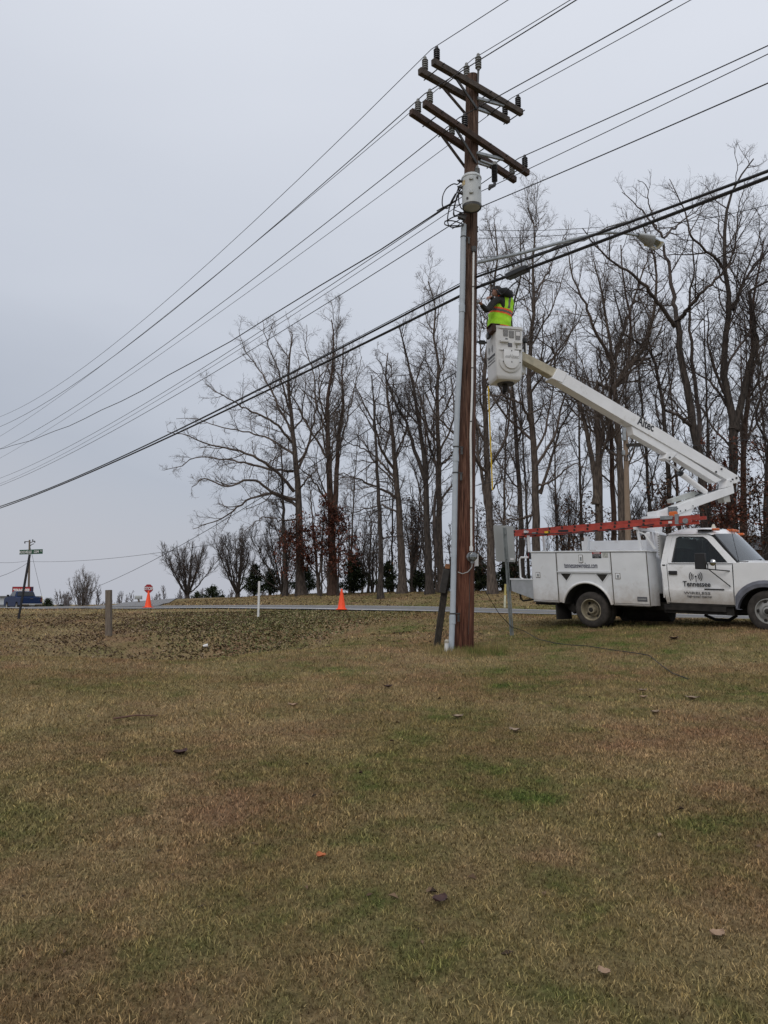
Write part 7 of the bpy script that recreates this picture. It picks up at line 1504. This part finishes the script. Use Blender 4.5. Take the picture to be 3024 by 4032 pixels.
# background copies of a few plain woodland trees
def plain(h, seed_, lean, levels=LV_MED):
    S_ = [([np.zeros(3), np.array([lean * .1, 0, h * .25]), np.array([lean * .4, .1, h * .6]), np.array([lean, .3, h])], .10, .015)]
    return make_tree(S_, [], {'auto': dict(n=15, t0=.25, t1=1., len=.24, ang=38, up=.10, wob=.09), 'levels': levels, 'pmax': 4.})
SH = []
for i, (h, ln) in enumerate(((15, .6), (17, -.5), (13, .2), (19, .8))):
    me = plain(h, i, ln); SH.append((fast_mesh('trunk', *me[0], [BARK, BARKD, BARKR, BARK][i], 4, None, True), fast_mesh('crown', *me[1], [TWIG, TWIGD, TWIG, TWIG][i], 4, None, True)))
BK = [(1380, 52, 0, .8, 'far'), (1440, 56, 2, .95, ''), (1545, 50, 1, .8, ''), (1625, 54, 3, .85, ''), (1690, 48, 2, 1.1, ''), (1780, 50, 0, .95, ''), (1850, 47, 1, 1., ''), (1900, 44, 2, 1.15, ''), (1985, 46, 0, 1.05, ''), (2020, 52, 3, 1., ''), (2085, 49, 1, 1.1, ''), (2165, 45, 2, 1.2, ''), (2200, 51, 0, 1.1, ''), (2255, 47, 3, .95, ''),
      (2300, 43, 0, 1.1, ''), (2385, 46, 1, 1.1, ''), (2480, 44, 2, 1.3, ''), (2520, 49, 3, 1.05, ''), (2575, 43, 1, 1.1, ''), (2650, 41, 0, 1.15, ''), (2690, 47, 2, 1.4, ''), (2740, 42, 3, 1.0, ''), (2815, 40, 1, 1.1, ''), (2860, 46, 0, 1.3, ''), (2950, 42, 2, 1.3, ''), (2990, 38, 3, .95, ''), (3060, 40, 1, 1.1, ''), (3150, 38, 0, 1.2, '')]
ANCH = [(1380, 'behind the twin stemmed tree'), (1440, 'left of the slim dark tree'), (1545, 'left of the low limbed tree'), (1625, 'right of the low limbed tree'), (1690, 'behind the dark leaning tree'), (1780, 'just left of the utility pole'), (1850, 'hidden partly by the utility pole'), (1900, 'just right of the utility pole'), (1985, 'above the road sign back'), (2020, 'left of the bucket mount'), (2085, 'under the raised bucket'), (2165, 'behind the rear of the ladder'), (2200, 'behind the service body rear door'), (2255, 'above the service body middle'), (2300, 'behind the inner boom'), (2385, 'left of the slim reddish trunk'), (2480, 'just right of the pale service pole'), (2520, 'behind the boom lettering'), (2575, 'left of the lift cylinder'), (2650, 'behind the lift cylinder'), (2690, 'left of the big dark fork'), (2740, 'behind the big dark fork'), (2815, 'between the two big forks'), (2860, 'behind the boom elbow'), (2950, 'right of the boom elbow'), (2990, 'above the windscreen'), (3060, 'just beyond the right edge'), (3150, 'farthest right beyond the frame')]
for (u, Y, k, s_, _), (_, an_) in [q for i_, q in enumerate(zip(BK, ANCH)) if i_ % 2 == 0]:
    b = W(u, 2340, Y); b[2] = gz(b[0], b[1]) - .1
    tree_obj('woodland_tree', 'slender grey bare tree in the second row, ' + an_, b, None, None, None, group='slender bare trees of the second row', rz=rng.random() * 6.28, sc=s_ * (.9 + .15 * rng.random()), share=SH[k])
# distant woods and thicket as one mass each
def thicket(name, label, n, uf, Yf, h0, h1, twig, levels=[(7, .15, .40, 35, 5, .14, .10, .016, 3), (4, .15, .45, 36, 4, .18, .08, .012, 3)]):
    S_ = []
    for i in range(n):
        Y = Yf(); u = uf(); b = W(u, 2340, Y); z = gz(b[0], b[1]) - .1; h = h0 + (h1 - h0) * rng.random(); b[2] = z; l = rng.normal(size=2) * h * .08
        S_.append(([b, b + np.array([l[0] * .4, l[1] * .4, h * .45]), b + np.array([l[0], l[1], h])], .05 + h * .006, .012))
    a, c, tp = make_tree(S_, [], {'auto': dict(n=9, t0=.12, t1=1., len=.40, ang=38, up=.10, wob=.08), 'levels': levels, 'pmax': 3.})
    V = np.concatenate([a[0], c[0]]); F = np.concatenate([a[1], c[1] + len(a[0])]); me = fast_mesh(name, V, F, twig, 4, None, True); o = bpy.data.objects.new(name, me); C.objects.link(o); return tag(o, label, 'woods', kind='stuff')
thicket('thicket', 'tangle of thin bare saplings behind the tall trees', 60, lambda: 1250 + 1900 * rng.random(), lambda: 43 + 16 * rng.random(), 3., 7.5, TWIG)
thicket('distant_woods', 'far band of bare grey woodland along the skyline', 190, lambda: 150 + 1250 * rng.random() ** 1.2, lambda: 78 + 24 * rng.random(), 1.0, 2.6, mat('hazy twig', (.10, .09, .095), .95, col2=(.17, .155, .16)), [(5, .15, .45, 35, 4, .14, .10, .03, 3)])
# ---- cedars
def cedar(label, u, v, Y, h, w, name='cedar_tree', grp='dark green cedars behind the tree row'):
    b = W(u, v, Y); b[2] = gz(b[0], b[1]) - .05; t = thing(name, label, 'cedar', b, group=grp, world=False)
    tr_ = MB(); tr_.tube([(0, 0, 0), (0, 0, h * .95)], [.08, .02], 8); o = tr_.build('trunk', BARKD, t, True)
    nb = int(170 * h * w / 2.5); Pp = []
    for i in range(nb):
        f = rng.random() ** .9; z = h * (.06 + .92 * f); L = w * (1 - f) ** .75 * (.35 + .85 * rng.random()) + .1; a = rng.random() * 2 * pi; n_c = int(10 + 50 * L)
        tt = rng.random(n_c) ** .7 * L; jit = rng.normal(size=(n_c, 3)) * .07; Pp.append(np.stack([cos(a) * tt, sin(a) * tt, z + tt * .28], 1) + jit)
    Pp = np.concatenate(Pp); V, T_ = cards(Pp, .12, tilt=1.4, fold=.2, aspect=.5)
    me = fast_mesh('foliage', V, T_, LEAFC, 3, {'rnd': np.repeat(rng.random(len(Pp)), 4)}); o = bpy.data.objects.new('foliage', me); C.objects.link(o); o.parent = t; return t
cedar('tallest dark cedar, second from left, left of the thin tree', 1001, 2342, 50, 2.15, 1.0); cedar('cedar touching the right side of the tallest cedar', 1064, 2341, 49.5, 1.75, .85); cedar('cedar half hidden behind the broad oak foot', 1200, 2338, 48, 1.75, 1.1)
cedar('wide dark cedar right of the twin stemmed tree', 1392, 2334, 47, 2.4, 1.2); cedar('cedar behind the slim dark tree', 1528, 2334, 46, 1.9, .95); cedar('small cedar left of the leaning stub post', 1652, 2336, 45, 1.3, .9)
cedar('low cedar bush on the far left skyline by the vase tree', 838, 2352, 60, 1.1, .95); cedar('lowest cedar bush just right of the vase tree foot', 778, 2358, 62, .85, .6); cedar('cedar seen between utility pole and sign back', 1885, 2338, 44, 2.2, 1.1); cedar('cedar behind the road sign post', 2010, 2338, 42, 1.9, 1.2)
cedar('distant green bush behind the pickup tailgate', 185, 2399, 82, 1.9, 1.1); cedar('distant green bush under the lone skyline tree', 240, 2399, 84, 1.4, 1.3); cedar('broad cedar right of the tilted conduit foot', 1755, 2338, 45, 1.5, 1.1)
# ---- russet leaved oak saplings and clinging leaves
def russet(label, u, v, Y, h, w, n, m_=LEAFR, cat='sapling', zlo=.2):
    b = W(u, v, Y); b[2] = gz(b[0], b[1]) - .05; S_ = [([np.zeros(3), np.array([.05, 0, h * .5]), np.array([0, .1, h])], .06, .015)]
    ms = make_tree(S_, [], {'auto': dict(n=26, t0=zlo, t1=1., len=w / h * 1.0, ang=72, up=.0, wob=.08), 'levels': [(7, .2, .35, 45, 5, .12, .02, .007, 3), (4, .2, .5, 45, 4, .15, .0, .005, 3)], 'pmax': 4.})
    (t, _) = tree_obj('oak_sapling', label, b, ms, BARKD, TWIGD, cat, 'young oaks that kept their russet leaves')
    tips = ms[2]; P = tips[rng.integers(0, len(tips), n)] + rng.normal(size=(n, 3)) * .10; V, T_ = cards(P, .15, tilt=1.6, aspect=.6); me = fast_mesh('leaves', V, T_, m_, 3, {'rnd': np.repeat(rng.random(n), 4)}); o = bpy.data.objects.new('leaves', me); C.objects.link(o); o.parent = t
russet('young oak holding russet leaves just left of the twin stemmed tree', 1265, 2341, 43.5, 5.2, 2.0, 2600); russet('smaller russet leaved oak against the broad oak trunk', 1165, 2341, 43.6, 4.2, 1.5, 1500, zlo=.35); russet('russet leaved sapling right against the twin stemmed tree', 1330, 2344, 43.8, 5.0, 1.5, 1100, zlo=.4)
russet('russet leaved oak behind the truck cab roof', 2800, 2343, 33, 4.6, 2.4, 1100, LEAFR); russet('rust brown leaved oak right of the boom elbow', 2915, 2343, 33, 6.8, 2.4, 1300, LEAFR, zlo=.3); russet('brown leaved oak at the right edge behind the windscreen', 3010, 2343, 32, 5.2, 2.2, 950, LEAFH)
russet('thin oak with dull brown leaves behind the lift cylinder', 2640, 2342, 35, 5.4, 2.0, 1100, LEAFH); russet('thin oak with sparse brown leaves above the ladder', 2290, 2340, 38, 4.6, 2.2, 900, LEAFH); russet('thin oak with sparse brown leaves left of the sign back', 1925, 2339, 40, 4.6, 2.0, 700, LEAFH); russet('sparse brown leaved oak left of the utility pole', 1620, 2338, 44, 5.6, 2.0, 500, LEAFH)
for tips, b_, n, s_ in HANG:
    P = tips[rng.integers(0, len(tips), n)] ; P = P[P[:, 2] < 2.6]; V, T_ = cards(P, .13, tilt=1.8, aspect=.5); me = fast_mesh('leaves', V, T_, LEAFH, 3, {'rnd': np.repeat(rng.random(len(P)), 4)}); o = bpy.data.objects.new('leaves', me); C.objects.link(o)
    o.parent = [q for q in C.objects if q.get('label', '').startswith('low vase shaped')][0]
for o in bpy.data.objects:
    if '_w' in o: del o['_w']
